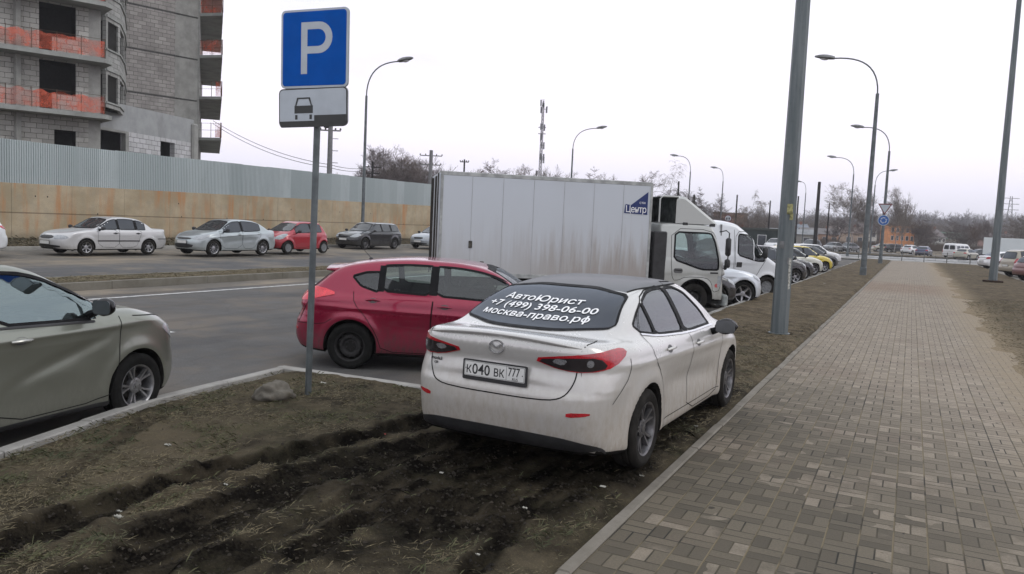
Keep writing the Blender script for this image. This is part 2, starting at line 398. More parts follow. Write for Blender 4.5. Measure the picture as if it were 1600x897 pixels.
def grid_verge(name, xl, xr, ys, ncol, mat, hf, edge=.12):
    rows = []; muds_and_shade = []
    for y in ys:
        a, b = xl(y), xr(y); x = np.linspace(a, b, ncol); yy = np.full(ncol, y)
        z, mud = hf(x, yy)
        e = np.clip(np.minimum(x-a, b-x)/edge, 0, 1); z = z*e+(-.022)*(1-e)
        rows.append(np.c_[x, yy, z]); muds_and_shade.append(mud*np.clip(e*2, 0, 1))
    P = np.concatenate(rows); mud = np.concatenate(muds_and_shade); n = len(ys)
    idx = np.arange((n-1)*ncol).reshape(n-1, ncol)[:, :-1].ravel()
    F = np.stack([idx, idx+1, idx+ncol+1, idx+ncol], 1)
    me = bpy.data.meshes.new(name); me.vertices.add(len(P)); me.vertices.foreach_set('co', P.ravel())
    me.loops.add(len(F)*4); me.loops.foreach_set('vertex_index', F.ravel()); me.polygons.add(len(F)); me.polygons.foreach_set('loop_start', np.arange(len(F))*4)
    me.polygons.foreach_set('use_smooth', [True]*len(F)); me.update(calc_edges=True)
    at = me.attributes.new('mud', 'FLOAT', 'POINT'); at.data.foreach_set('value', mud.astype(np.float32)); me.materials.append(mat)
    o = link(bpy.data.objects.new(name, me)); return o
def sheet(name, pts, z, mat, zs=None):
    v = [(x, y, (zs[i] if zs else z)) for i, (x, y) in enumerate(pts)]
    return structure(pmesh(name, v, [tuple(range(len(pts)))], mat))
def kerb_line(name, pts, z0, z1, w, side=1, seg=1.0, gap=.008, mat=None):
    """kerb stones laid end to end; the line is the road-side top edge, w towards 'side'"""
    m = MB(); r = random.Random(len(pts))
    carry = 0
    for a, b in zip(pts[:-1], pts[1:]):
        A = Vector((a[0], a[1], 0)); B = Vector((b[0], b[1], 0)); d = B-A; L = d.length; d.normalize(); n = Vector((-d.y, d.x, 0))*side
        k = max(1, round(L/seg)); s = L/k
        for i in range(k):
            p = A+d*(i*s); q = A+d*((i+1)*s-gap); dz = r.uniform(-.006, .006); e = .012
            ofs = n*r.uniform(-.006, .006)
            vs = [(p+ofs).to_3d(), (q+ofs), (q+n*w+ofs), (p+n*w+ofs)]
            V = []
            for lz, ins in ((z0, 0), (z1-e+dz, 0), (z1+dz, e)):
                V += [vs[0]+n*ins+d*ins*.5+Vector((0, 0, lz)), vs[1]+n*ins-d*ins*.5+Vector((0, 0, lz)), vs[2]-n*ins-d*ins*.5+Vector((0, 0, lz)), vs[3]-n*ins+d*ins*.5+Vector((0, 0, lz))]
            m.add(V, [(0, 1, 5, 4), (1, 2, 6, 5), (2, 3, 7, 6), (3, 0, 4, 7), (4, 5, 9, 8), (5, 6, 10, 9), (6, 7, 11, 10), (7, 4, 8, 11), (8, 9, 10, 11)])
    return structure(m.build(name, mat or M_KERB))
def build_ground():
    sheet('ground', [(-1200, -200), (1200, -200), (1200, 1300), (-1200, 1300)], -.20, concrete('far_ground', (.075, .062, .045), (.14, .115, .08), .06, (.07, .075, .04), .6))
    sheet('road', [(-18.2, -40), (-4.0, -40), (-4.0, 88), (-18.2, 88)], -.13, M_ASPH)
    sheet('far_carriageway', [(-19.0, -40), (-19.0, 88), (-29.6, 88), (-29.6, -40)], 0, asphalt_mat('asphalt_far', (.060, .060, .062), (.095, .094, .092), (.22, .185, .14), .8), zs=[-.02, -.02, .135, .135])
    # dusty strip where the cars stand by the wall
    sheet('parking_strip', [(-24.3, -40), (-24.3, 88), (-29.35, 88), (-29.35, -40)], 0, asphalt_mat('asphalt_dusty', (.10, .09, .075), (.15, .135, .11), (.24, .20, .15), .9), zs=[.062, .062, .136, .136])
    mk = MB()
    mk.add([(-16.05, -30, -.126), (-15.90, -30, -.126), (-15.90, 80, -.126), (-16.05, 80, -.126)], [(0, 1, 2, 3)])
    for y in np.arange(-16, 80, 7.0):
        if abs(y-8.9) < 60: mk.add([(-11.05, y+2.2, -.126), (-10.92, y+2.2, -.126), (-10.92, y+4.2, -.126), (-11.05, y+4.2, -.126)], [(0, 1, 2, 3)])
    structure(mk.build('lane_marking', M_WHITE))
    # sandy gutter beside the median
    sheet('gutter', [(-17.7, -30), (-16.5, -30), (-16.6, 80), (-17.7, 80)], -.127, asphalt_mat('asphalt_gutter', (.10, .09, .075), (.16, .14, .115), (.24, .20, .15), .9))
    # median
    MK = concrete('kerb_dirty', (.135, .125, .10), (.19, .178, .15), 1.5, (.09, .075, .055), .5)
    kerb_line('median_kerb', [(-17.72, -20), (-17.72, 82)], -.15, .07, .15, side=1, seg=1.5, mat=MK)
    kerb_line('median_kerb', [(-19.25, -20), (-19.25, 82)], -.1, .085, .12, side=-1, seg=1.5, mat=MK)
    def hm(x, y): z = .075+.02*fbm(x, y, .8, 4, 33); return z, np.zeros_like(x)
    o = grid_verge('median_verge', lambda y: -19.14, lambda y: -17.86, np.concatenate([np.arange(4, 40, .12), np.arange(40, 82, .8)]), 16, M_SOIL, hm, .05); structure(o)
    # strip between far kerb and wall
    kerb_line('far_kerb', [(-29.35, -10), (-29.35, 88)], .05, .27, .15, side=1, seg=1.5)
    def hs(x, y): return .24+.06*fbm(x, y, 1.1, 4, 21)+.10*np.clip((-31.0-x)/4, 0, 1), np.clip(.3+.6*fbm(x, y, 2.0, 3, 5), 0, .8)
    structure(grid_verge('wall_verge', lambda y: -45.0, lambda y: -29.48, np.concatenate([np.arange(10, 70, .3)]), 60, M_SOIL, hs, .01))
    # path with its edging
    sheet('paved_path', [(-1.56, -6), (2.3, -6), (2.3, 85.0), (-1.56, 85.0)], 0.0, paver_mat())
    kerb_line('path_edging', [(-1.65, -4), (-1.65, 85)], -.1, .012, .085, side=-1, seg=1.0, gap=.006, mat=concrete('edging_concrete', (.155, .14, .115), (.22, .20, .17), 2.5, (.09, .075, .055), .5))
    # verges
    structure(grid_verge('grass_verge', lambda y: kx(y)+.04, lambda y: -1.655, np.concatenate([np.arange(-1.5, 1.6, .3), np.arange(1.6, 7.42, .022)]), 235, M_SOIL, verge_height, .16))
    structure(grid_verge('grass_verge', lambda y: KX+.1, lambda y: -1.655, np.concatenate([np.arange(7.40, 12, .03), np.arange(12, 24, .08), np.arange(24, 85, .4)]), 90, M_SOIL, lambda x, y: (verge_height(x, y)[0]+.035*np.clip((y-14)/10, 0, 1), verge_height(x, y)[1]), .10))
    kerb_line('verge_kerb', [(p[0]-.12, p[1]) for p in KL]+[(-6.97, 7.48)], -.15, .03, .125, side=-1, seg=1.0)
    kerb_line('verge_kerb', [(-6.96, 7.52), (-4.5, 7.66), (-4.25, 7.72)], -.15, .035, .15, side=-1, seg=1.0)
    kerb_line('verge_kerb', [(KX-.03, 7.78), (KX, 14), (KX+.07, 30), (KX+.1, 84)], -.15, .035, .15, side=-1, seg=1.0)
    def hr(x, y): return .0+.035*np.clip((x-1.5)/1.0, 0, 1)+.025*fbm(x, y, 1.5, 4, 17)-.008*np.clip(2.0-x, 0, .5), .12*np.clip(fbm(x, y, 1.0, 3, 44), 0, 1)
    structure(grid_verge('grass_verge', lambda y: 1.48+.16*float(vnoise(y, 0, 1.3, 3))+.06*float(vnoise(y, 0, .3, 2)), lambda y: 5.7, np.concatenate([np.arange(-2, 8, .3), np.arange(8, 20, .06), np.arange(20, 40, .15), np.arange(40, 85, .4)]), 70, M_SOIL, hr, .2))
    def hr2(x, y): return -.01+.03*fbm(x, y, 3, 3, 19), np.zeros_like(x)
    structure(grid_verge('grass_verge', lambda y: 5.6, lambda y: 40, np.arange(-4, 48, .8), 40, M_SOIL, hr2, .2))
    sheet('car_lot', [(5.5, 47), (60, 47), (60, 86), (5.5, 86)], -.05, asphalt_mat('asphalt_lot', (.10, .095, .085), (.16, .15, .13), (.20, .17, .13), .8))
    # crossing road, roundabout approach and ground beyond
    M_A2 = asphalt_mat('asphalt_pale', (.27, .27, .275), (.36, .36, .36), (.32, .30, .27), .4)
    sheet('cross_road', [(-90, 88.0), (90, 88.0), (90, 140), (-90, 140)], -.125, M_A2)
    sheet('path_end', [(-30, 85), (30, 85), (30, 87.8), (-30, 87.8)], -.02, concrete('pale_slabs', (.26, .25, .23), (.34, .33, .30), 2))
    kerb_line('cross_kerb', [(-60, 88.0), (60, 88.0)], -.15, .0, .15, side=1, seg=3)
    sheet('traffic_island', [(-24, 114), (-4, 112), (14, 122), (4, 130), (-20, 124)], -.02, M_SOIL)
    sheet('far_soil', [(-160, 140.5), (160, 140.5), (220, 330), (-220, 330)], -.10, concrete('far_soil', (.12, .095, .07), (.19, .155, .11), .2, (.08, .08, .05), .6))
build_ground()

# ------------------------------------------------------------------ loose ground cover
def blades(name, n, region, hf, L=(.03, .085), w=.0028, cols=None, lie=.75, seed=1, dens=None, z0=None):
    r = np.random.default_rng(seed)
    x = r.uniform(region[0], region[1], n); y = region[2]+(region[3]-region[2])*r.uniform(0, 1, n)**1.6
    z, mud = hf(x, y)
    keep = r.uniform(0, 1, n) > np.clip(mud*1.15, 0, .97)
    if region[0] < -6 and region[1] < 0 and region[3] < 10: keep &= (x > kx(y)+.12) & (y < 7.3)
    if dens is not None: keep &= r.uniform(-.4, 1, n) < dens(x, y)
    x, y, z = x[keep], y[keep], z[keep]; n = len(x)
    l = r.uniform(L[0], L[1], n); a = r.uniform(0, 2*np.pi, n); up = r.uniform(0.02, 1, n)**1.8*(1-lie)+.04
    dx, dy, dz = np.cos(a)*l, np.sin(a)*l, up*l
    px, py = -np.sin(a)*w, np.cos(a)*w
    V = np.empty((n, 4, 3))
    V[:, 0] = np.c_[x-px, y-py, z+.001]; V[:, 1] = np.c_[x+px, y+py, z+.001]
    V[:, 2] = np.c_[x+dx*.55+px*.8, y+dy*.55+py*.8, z+dz*.75+.002]; V[:, 3] = np.c_[x+dx, y+dy, z+dz*.9+.001]
    P = V.reshape(-1, 3); i = np.arange(n)*4; F = np.concatenate([np.stack([i, i+1, i+2], 1), np.stack([i, i+2, i+3], 1)])
    me = bpy.data.meshes.new(name); me.vertices.add(len(P)); me.vertices.foreach_set('co', P.ravel())
    me.loops.add(len(F)*3); me.loops.foreach_set('vertex_index', F.ravel()); me.polygons.add(len(F)); me.polygons.foreach_set('loop_start', np.arange(len(F))*3); me.update(calc_edges=True)
    m, t = newmat(name); p = t.pos(); f = t.noise(p, 60, 2); g = t.noise(p, 1.5, 4)
    c = t.mix(t.mr(f, .35, .65), cols[0], cols[1]); c = t.mix(t.mr(g, .5, .66, 0, .8), c, cols[2])
    b = t.bsdf(Base_Color=c, Roughness=.8); t.out(b.outputs[0]); me.materials.append(m)
    return tag(link(bpy.data.objects.new(name, me)), 'short dead grass lying flat on the soil verge', 'grass', kind='stuff')
STRAW = ((.07, .057, .030), (.17, .138, .078), (.042, .050, .020))
blades('dry_grass', 60000, (-6.9, -1.68, 2.2, 7.4), verge_height, cols=STRAW, seed=3, w=.0022, dens=lambda x, y: fbm(x, y, .5, 3, 77)*1.3+.25)
blades('grass_tufts', 42000, (-6.7, -1.75, 2.2, 7.4), verge_height, cols=((.045, .05, .02), (.11, .105, .05), (.03, .042, .014)), seed=13, L=(.03, .075), w=.002, lie=.25, dens=lambda x, y: fbm(x, y, .28, 3, 91)*2.2-.55)
blades('dry_grass', 26000, (-4.1, -1.68, 7.4, 22), verge_height, cols=STRAW, seed=4, L=(.04, .10), w=.003)
def _hr(x, y): return .0+.035*np.clip((x-1.5)/1.0, 0, 1)+.025*fbm(x, y, 1.5, 4, 17)-.008*np.clip(2.0-x, 0, .5), .25*np.clip(1-(x-1.6)/.5, 0, 1)
blades('dry_grass', 30000, (1.7, 5.7, 9, 32), _hr, cols=((.10, .08, .045), (.18, .145, .085), (.055, .06, .028)), seed=5, L=(.05, .11), w=.004)
def _hm(x, y): return .075+.02*fbm(x, y, .8, 4, 33), np.zeros_like(x)
blades('dry_grass', 14000, (-19.1, -17.9, 8, 40), _hm, cols=((.12, .10, .055), (.20, .17, .10), (.08, .08, .04)), seed=6, L=(.05, .12), w=.005)
def _hw(x, y): return .24+.06*fbm(x, y, 1.1, 4, 21)+.10*np.clip((-31.0-x)/4, 0, 1), np.zeros_like(x)
blades('dry_grass', 14000, (-34.5, -29.6, 14, 60), _hw, cols=((.06, .05, .03), (.13, .105, .06), (.05, .055, .03)), seed=8, L=(.08, .25), w=.008, lie=.3)
def clods():
    r = np.random.default_rng(12); n = 9000
    x = r.uniform(-6.6, -1.7, n); y = 2.3+5*r.uniform(0, 1, n)**1.3; z, mud = verge_height(x, y)
    k = (r.uniform(0, 1, n) < mud*.9+.07) & (x > kx(y)+.15); x, y, z, mud = x[k], y[k], z[k], mud[k]
    mb = MB(); base = [(1, 0, 0), (-.5, .87, 0), (-.5, -.87, 0), (.2, .1, .9), (-.1, 0, -.6)]
    fs = [(0, 1, 3), (1, 2, 3), (2, 0, 3), (1, 0, 4), (2, 1, 4), (0, 2, 4)]
    for i in range(len(x)):
        s = r.uniform(.004, .022)*r.uniform(.5, 1) if mud[i] > .3 else r.uniform(.003, .010); a = r.uniform(0, 6.28); c, sn = math.cos(a), math.sin(a)
        mb.add([(x[i]+s*(vx*c-vy*sn)*r.uniform(.7, 1.3), y[i]+s*(vx*sn+vy*c), z[i]+s*vz*.8+.002) for vx, vy, vz in base], fs)
    o = pmesh('soil_clods', mb.v, mb.f, concrete('clod_soil', (.014, .012, .010), (.045, .037, .027), 3)); tag(o, 'small lumps of dark soil thrown up around the tyre ruts', 'soil', kind='stuff')
clods()
def litter():
    """scraps of paper and plastic, each its own thing"""
    spots = [((186, 786), .035, 'torn white paper scrap beside the long upper tyre rut'), ((186, 815), .05, 'flattened pale plastic wrapper between the two long tyre ruts'), ((262, 697), .045, 'thin curved white strip on the dead grass below the parked grey car'), ((352, 760), .03, 'small white scrap at the edge of the upper rut near its middle'), ((602, 667), .03, 'small reddish scrap left of the white saloon bumper'),
             ((505, 600), .05, 'crushed pale cup near the kerb corner behind the sign post'), ((400, 806), .03, 'tiny white scrap in the wide dark rut'), ((690, 738), .025, 'pale scrap just behind the white saloon'), ((745, 865), .03, 'white chip on the grass at the bottom edge of the verge'), ((820, 790), .028, 'white chip beside the short rut near the path'),
             ((942, 762), .035, 'cigarette packet foil beside the path edging behind the rear wheel'), ((1003, 744), .03, 'white scrap at the rear tyre of the white saloon'), ((1087, 669), .03, 'white scrap beside the path edging by the front door'), ((1205, 470), .12, 'pale rag on the soil left of the near lamp post'), ((1300, 485), .06, 'pale scrap in the middle of the verge beyond the near lamp post'), ((1288, 444), .08, 'pale bag on the verge near the parked row'), ((1512, 425), .12, 'yellow bag on the grass right of the path'), ((1490, 462), .06, 'white scrap on the grass right of the path, nearest the sand'), ((1130, 555), .05, 'dark leaf litter beside the mirror of the white saloon')]
    w = simple('paper', (.38, .37, .33), .7, var=.25); y_ = simple('yellow_bag', (.50, .50, .08), .5); rd = simple('red_scrap', (.45, .10, .09), .6)
    for i, ((px, py), s, lab) in enumerate(spots):
        p = gp(px, py, .03); x = np.array([p.x]); z = float(verge_height(x, np.array([p.y]))[0][0]) if p.x < 0 and p.y < 30 else .05
        r = random.Random(i); mb = MB(); n = 5; V = []
        for a in range(n):
            for b in range(n):
                u, v = (a/(n-1)-.5), (b/(n-1)-.5)
                V.append((p.x+s*(u*1.6+r.uniform(-.04, .04))*.8, p.y+s*(v+r.uniform(-.05, .05))*.55, z+.006+s*.35*abs(math.sin(a*1.7+i)*math.cos(b*1.3+i*2))*r.uniform(.5, 1)))
        F = [(a*n+b, (a+1)*n+b, (a+1)*n+b+1, a*n+b+1) for a in range(n-1) for b in range(n-1)]
        m = V and len(V); V2 = V+[(vx, vy, vz-.004) for vx, vy, vz in V]; F2 = F+[tuple(m+q for q in reversed(f)) for f in F]
        o = pmesh('litter', V2, F2, y_ if 'yellow' in lab else rd if 'reddish' in lab else G_dark if 'dark' in lab else w); tag(o, lab, 'litter', 'scraps of litter on the verges')
G_dark = simple('dark_leaf', (.03, .026, .02), .9)
litter()
def stone(px, py, s, lab, seed, col=(.115, .105, .088)):
    p = gp(px, py, .03); r = random.Random(seed)
    bm = bmesh.new(); bmesh.ops.create_icosphere(bm, subdivisions=4, radius=1.0)
    for v in bm.verts:
        c = v.co.copy(); f = 1+.30*vnoise(np.array([c.x*1.3+seed]), np.array([c.y*1.3+c.z*2.1]), .9, seed)[0]+.10*vnoise(np.array([c.x*3+c.z*4]), np.array([c.y*4-c.z*2]), .7, seed+2)[0]+.07*vnoise(np.array([c.x*9+c.z*7]), np.array([c.y*9]), .5, seed+3)[0]
        v.co = Vector((c.x*s[0], c.y*s[1], c.z*s[2]))*f
    me = bpy.data.meshes.new('stone'); bm.to_mesh(me); bm.free()
    for q in me.polygons: q.use_smooth = True
    me.materials.append(concrete('stone_'+str(seed), col, tuple(x*1.5 for x in col), 9, (.07, .055, .035), .8, .02))
    o = link(bpy.data.objects.new('stone', me)); o.location = (p.x, p.y, s[2]*.30); o.rotation_euler = (0, 0, r.uniform(0, 3)); tag(o, lab, 'stone'); return o
stone(427, 622, (.185, .15, .15), 'pale rounded boulder beside the parking sign post', 3)
stone(508, 606, (.055, .04, .03), 'small dark stone behind the sign post near the kerb corner', 5, (.06, .055, .05))
stone(566, 610, (.045, .035, .025), 'small grey stone by the kerb right of the sign post', 8, (.12, .11, .10))
# ================================================================== wall, fence, unfinished building
WA, WB = at_depth(0, 33.6), at_depth(675, 69.0)
WD = (WB-WA).normalized(); WN = Vector((WD.y, -WD.x, 0))      # WN points to the road
if WN.x < 0: WN = -WN
def wall_pt(s, off=0.0, z=0.0): return Vector((WA.x+WD.x*s+WN.x*off, WA.y+WD.y*s+WN.y*off, z))
WL = (WB-WA).length
def ztop(s, a=(2.72, 3.15)): return a[0]+(a[1]-a[0])*s/WL
def ftop(s): return 4.56+(5.0-4.56)*s/WL
def build_wall():
    m, t = newmat('retaining_wall_concrete'); p = t.pos(); s = t.sep(p)
    al = t.m('ADD', t.m('MULTIPLY', s[0], WD.x), t.m('MULTIPLY', s[1], WD.y)); v = t.comb(al, s[2], 0.0)
    st = t.noise(t.comb(t.m('MULTIPLY', al, 2.2), t.m('MULTIPLY', s[2], .22), 0.0), 1.0, 6, .65)
    bl = t.noise(v, .5, 5, .6); fn = t.noise(v, 18, 5, .7); md = t.noise(v, 2.6, 5, .6)
    c = t.mix(t.mr(bl, .35, .65), (.33, .27, .175), (.45, .375, .26)); c = t.mix(t.mr(md, .4, .7, 0, .4), c, (.29, .265, .205))
    rust = t.m('MULTIPLY', t.mr(st, .46, .66), t.mr(t.noise(v, .22, 3), .40, .60, .15, 1))
    c = t.mix(t.m('MULTIPLY', rust, .8), c, (.44, .20, .075)); c = t.mix(t.mr(fn, .45, .8, 0, .3), c, (.13, .11, .08))
    ly = t.m('MULTIPLY', t.m('ABSOLUTE', t.m('SUBTRACT', s[2], 1.45)), 1.0); c = t.mix(t.mr(ly, .015, .04, .6, 0), c, (.08, .05, .03))
    low = t.mr(t.m('ADD', s[2], t.m('MULTIPLY', md, .8)), .55, 1.2, .7, 0); c = t.mix(low, c, (.12, .105, .075))
    b = t.bsdf(Base_Color=c, Roughness=.92); b.inputs['Specular IOR Level'].default_value = .2
    t.set(b.inputs['Normal'], t.bump(t.m('ADD', fn, t.m('MULTIPLY', st, .5)), .5, .02)); t.out(b.outputs[0])
    root = thing('retaining_wall', 'long ochre concrete wall with rust stains behind the parked cars, below the corrugated fence', 'wall', (0, 0, 0))
    s0, s1 = -14.0, WL+26; n = int((s1-s0)/2.9); w = MB(); g = MB(); hl = MB()
    for i in range(n):
        a = s0+(s1-s0)*i/n; b_ = s0+(s1-s0)*(i+1)/n-.012
        P = [wall_pt(a, 0), wall_pt(b_, 0), wall_pt(b_, -.35), wall_pt(a, -.35)]
        V = [(q.x, q.y, .05) for q in P]+[(q.x, q.y, ztop(ss)) for q, ss in zip(P, (a, b_, b_, a))]
        pmesh('wall_panel', V, [(3, 2, 1, 0), (4, 5, 6, 7), (0, 1, 5, 4), (1, 2, 6, 5), (2, 3, 7, 6), (3, 0, 4, 7)], m, root)
        r = random.Random(i)
        for _ in range(2):
            c = wall_pt(a+r.uniform(.3, 2.5), .004, r.choice((.9, 1.5, 2.2))); hl.add(*_disc(c, WN, .035))
    hl.build('tie_hole', simple('tie_hole', (.02, .018, .015), .9), root)
def _disc(c, n, r, k=10):
    u = n.cross(Vector((0, 0, 1))).normalized(); v = Vector((0, 0, 1))
    return [tuple(c+u*(r*math.cos(2*math.pi*i/k))+v*(r*math.sin(2*math.pi*i/k))) for i in range(k)], [tuple(range(k))]
def build_fence():
    m, t = newmat('galvanised_sheet'); p = t.pos(); s = t.sep(p)
    al = t.m('ADD', t.m('MULTIPLY', s[0], WD.x), t.m('MULTIPLY', s[1], WD.y))
    wn = t.n('ShaderNodeTexWhiteNoise', noise_dimensions='1D'); t.set(wn.inputs['W'], t.m('FLOOR', t.m('MULTIPLY', al, 1/1.1)))
    st = t.noise(t.comb(t.m('MULTIPLY', al, 1.5), t.m('MULTIPLY', s[2], .3), 0.0), 1.6, 5, .6); fn = t.noise(t.comb(al, s[2], 0.0), 9, 5, .7)
    c = t.mix(wn.outputs[0], (.36, .41, .41), (.50, .55, .55)); c = t.mix(t.mr(st, .45, .7, 0, .5), c, (.38, .42, .42)); c = t.mix(t.mr(fn, .55, .75, 0, .35), c, (.14, .16, .15))
    b = t.bsdf(Base_Color=c, Roughness=.42, Metallic=.35); t.out(b.outputs[0])
    root = thing('corrugated_fence', 'tall galvanised corrugated sheet fence standing on top of the ochre wall', 'fence', (0, 0, 0))
    s0, s1 = -14.0, WL+26; step = 2.2; k = int((s1-s0)/step)
    for i in range(k):
        a = s0+i*step; V = []; F = []; per = .11; n = int(step/per)
        for q in range(n+1):
            for f, d in ((0, 0), (.30, 0), (.42, .036), (.88, .036)):
                ss = a+(q+f)*per
                if ss > a+step+.05: break
                dz = .012*math.sin(i*2.3)
                for z in (ztop(ss)-.10+dz, ftop(ss)+dz): 
                    pt = wall_pt(ss, -.06+d+(.003 if i % 2 else 0), z); V.append(tuple(pt))
        nn = len(V)//2
        F = [(2*j, 2*j+2, 2*j+3, 2*j+1) for j in range(nn-1)]
        n0 = len(V); V2 = V+[(v[0]-WN.x*.004, v[1]-WN.y*.004, v[2]) for v in V]; F2 = F+[tuple(n0+q for q in reversed(f)) for f in F]
        pmesh('fence_sheet', V2, F2, m, root)
    rl = MB()
    for z0 in (.5, 1.5):
        A = wall_pt(s0, -.14, ztop(s0)+z0); B = wall_pt(s1, -.14, ztop(s1)+z0); rl.tube([A, B], .025, 6)
    rl.build('fence_rail', simple('rail_dark', (.05, .05, .05), .6), root)
    # worn lettering traces are left as pale scuffs
build_wall(); build_fence()

def block_mat(name, a, b_, mortar, bw=.6, bh=.3, rough_=.9, var=.5, u=None):
    """masonry laid along a wall whose running direction is u (unit x,y)"""
    m, t = newmat(name); p = t.pos(); s = t.sep(p)
    al = t.m('ADD', t.m('MULTIPLY', s[0], u[0]), t.m('MULTIPLY', s[1], u[1]))
    br = t.n('ShaderNodeTexBrick', {'Scale': 1.0, 'Mortar Size': .018, 'Mortar Smooth': .3, 'Brick Width': bw, 'Row Height': bh, 'Bias': 0.0})
    wob = t.m('MULTIPLY', t.noise(t.comb(al, s[2], 0.0), 2.5, 3), .10)
    t.set(br.inputs['Vector'], t.comb(t.m('ADD', al, wob), t.m('ADD', s[2], t.m('MULTIPLY', wob, .5)), 0.0)); t.set(br.inputs['Color1'], a); t.set(br.inputs['Color2'], b_); t.set(br.inputs['Mortar'], mortar)
    n = t.noise(p, .9, 5, .6); f = t.noise(p, 12, 5, .7)
    c = t.mix(t.mr(n, .4, .7, 0, var), br.outputs[0], tuple(x*.6 for x in a)); c = t.mix(t.mr(f, .5, .8, 0, .35), c, tuple(min(1, x*1.25) for x in b_))
    b = t.bsdf(Base_Color=c, Roughness=rough_); b.inputs['Specular IOR Level'].default_value = .2
    t.set(b.inputs['Normal'], t.bump(t.m('SUBTRACT', t.m('MULTIPLY', f, .3), br.outputs['Fac']), .6, .02)); t.out(b.outputs[0]); return m
def build_building():
    Z0, SH = 7.35, 3.3; N = 6
    root = thing('unfinished_building', 'unfinished grey concrete tower block with red safety netting behind the wall on the left', 'building', tuple(at_depth(165, 58)))
    ro = root.location.copy()
    def loc(o): o.location = -ro; return o
    conc = concrete('raw_concrete', (.23, .23, .215), (.33, .33, .31), 1.2, (.14, .14, .125), .5, .01)
    conc_d = concrete('slab_concrete', (.26, .265, .25), (.35, .36, .34), 1.0, (.12, .12, .11), .5, .01)
    net = None
    m, t = newmat('safety_net'); p = t.pos(); h = t.noise(p, 1.1, 5, .7)
    nb = t.bsdf(Base_Color=t.mix(t.noise(p, 3, 4), (.50, .07, .035), (.72, .16, .08)), Roughness=.8); tr = t.n('ShaderNodeBsdfTransparent')
    mx = t.n('ShaderNodeMixShader'); t.set(mx.inputs[0], t.mr(h, .35, .70, .18, .72)); t.t.links.new(tr.outputs[0], mx.inputs[1]); t.t.links.new(nb.outputs[0], mx.inputs[2]); t.out(mx.outputs[0]); net = m
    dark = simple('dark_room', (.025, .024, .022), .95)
    def vwall(name, A, B, z0, z1, mat, openings=(), th=.25, parent=root, nrm=None, reveal=conc):
        """wall from A to B with rectangular openings (s0,s1,za,zb) cut through; nrm = outward side"""
        d = Vector((B.x-A.x, B.y-A.y, 0)); L = d.length; d.normalize(); n = Vector((d.y, -d.x, 0)) if nrm is None else nrm
        xs = sorted({0, L, *[o[0] for o in openings], *[o[1] for o in openings]}); zs = sorted({z0, z1, *[o[2] for o in openings], *[o[3] for o in openings]})
        mb = MB()
        for i in range(len(xs)-1):
            for j in range(len(zs)-1):
                cx, cz = (xs[i]+xs[i+1])/2, (zs[j]+zs[j+1])/2
                if any(o[0] < cx < o[1] and o[2] < cz < o[3] for o in openings): continue
                P = [A+d*xs[i], A+d*xs[i+1], A+d*xs[i+1]-n*th, A+d*xs[i]-n*th]
                V = [(q.x, q.y, zs[j]) for q in P]+[(q.x, q.y, zs[j+1]) for q in P]
                mb.add(V, [(3, 2, 1, 0), (4, 5, 6, 7), (0, 1, 5, 4), (1, 2, 6, 5), (2, 3, 7, 6), (3, 0, 4, 7)])
        o = loc(mb.build(name, mat, parent))
        # dark room behind every opening
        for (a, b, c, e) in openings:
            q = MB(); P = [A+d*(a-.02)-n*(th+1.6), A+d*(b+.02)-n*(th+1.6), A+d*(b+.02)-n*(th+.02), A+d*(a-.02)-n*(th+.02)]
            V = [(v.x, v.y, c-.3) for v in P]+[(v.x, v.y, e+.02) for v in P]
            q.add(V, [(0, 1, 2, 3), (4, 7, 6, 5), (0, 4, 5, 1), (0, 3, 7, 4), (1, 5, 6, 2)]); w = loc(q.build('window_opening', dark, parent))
        return o
    # ---- left facade: balcony slabs in front of block walls
    L1 = at_depth(-120, 43.5); L2 = at_depth(163, 49.0)
    d = (L2-L1); LL = d.length; d.normalize(); n = Vector((d.y, -d.x, 0)); n = n if n.x > 0 else -n
    bl1 = block_mat('grey_block', (.31, .305, .28), (.45, .44, .41), (.11, .105, .10), .62, .30, u=(d.x, d.y))
    def sx(px):      # distance along the facade under a picture column
        v = ray(px, 349+.045*(px-800)); det = v.x*d.y-v.y*d.x
        k = (L1.x*v.y-L1.y*v.x)/(v.y*d.x-v.x*d.y)*-1
        return k
    o_a, o_b = sx(62), sx(119); 
    ends = {}
    for f in range(-1, N):
        z = Z0+SH*f; zt = z+SH-.28
        if f < 0: ops = [(sx(85), sx(119), 3.6, 6.3)] ; zb = .2; w_a = 0
        else: ops = [(o_a, o_b, z+.10 if False else z+.15, zt-.05), (sx(-60), sx(-2), z+.15, zt-.05)]; zb = z
        vwall('block_wall', L1, L1+d*(sx(138)), zb, zt, bl1, ops, nrm=n)
        if f >= 0:
            # low infill in the big opening
            vwall('parapet_block', L1+d*(sx(82)), L1+d*o_b, z+.02, z+1.05, bl1, (), th=.2, nrm=n)
        for px in (28,):
            a = L1+d*sx(px)+n*.12; cb = MB(); cb.box(-.12, .12, -.14, .14, zb, zt, Matrix.Translation((a.x, a.y, 0))); loc(cb.build('column', conc, root))
        P = [L1+d*(sx(138)), L1+d*(LL*.975), L1+d*(LL*.975)-n*.3, L1+d*(sx(138))-n*.3]
        mb = MB(); mb.add([(v.x, v.y, zb) for v in P]+[(v.x, v.y, zt) for v in P], [(0, 1, 5, 4), (1, 2, 6, 5), (2, 3, 7, 6), (3, 0, 4, 7), (4, 5, 6, 7)]); loc(mb.build('concrete_pier', conc, root))
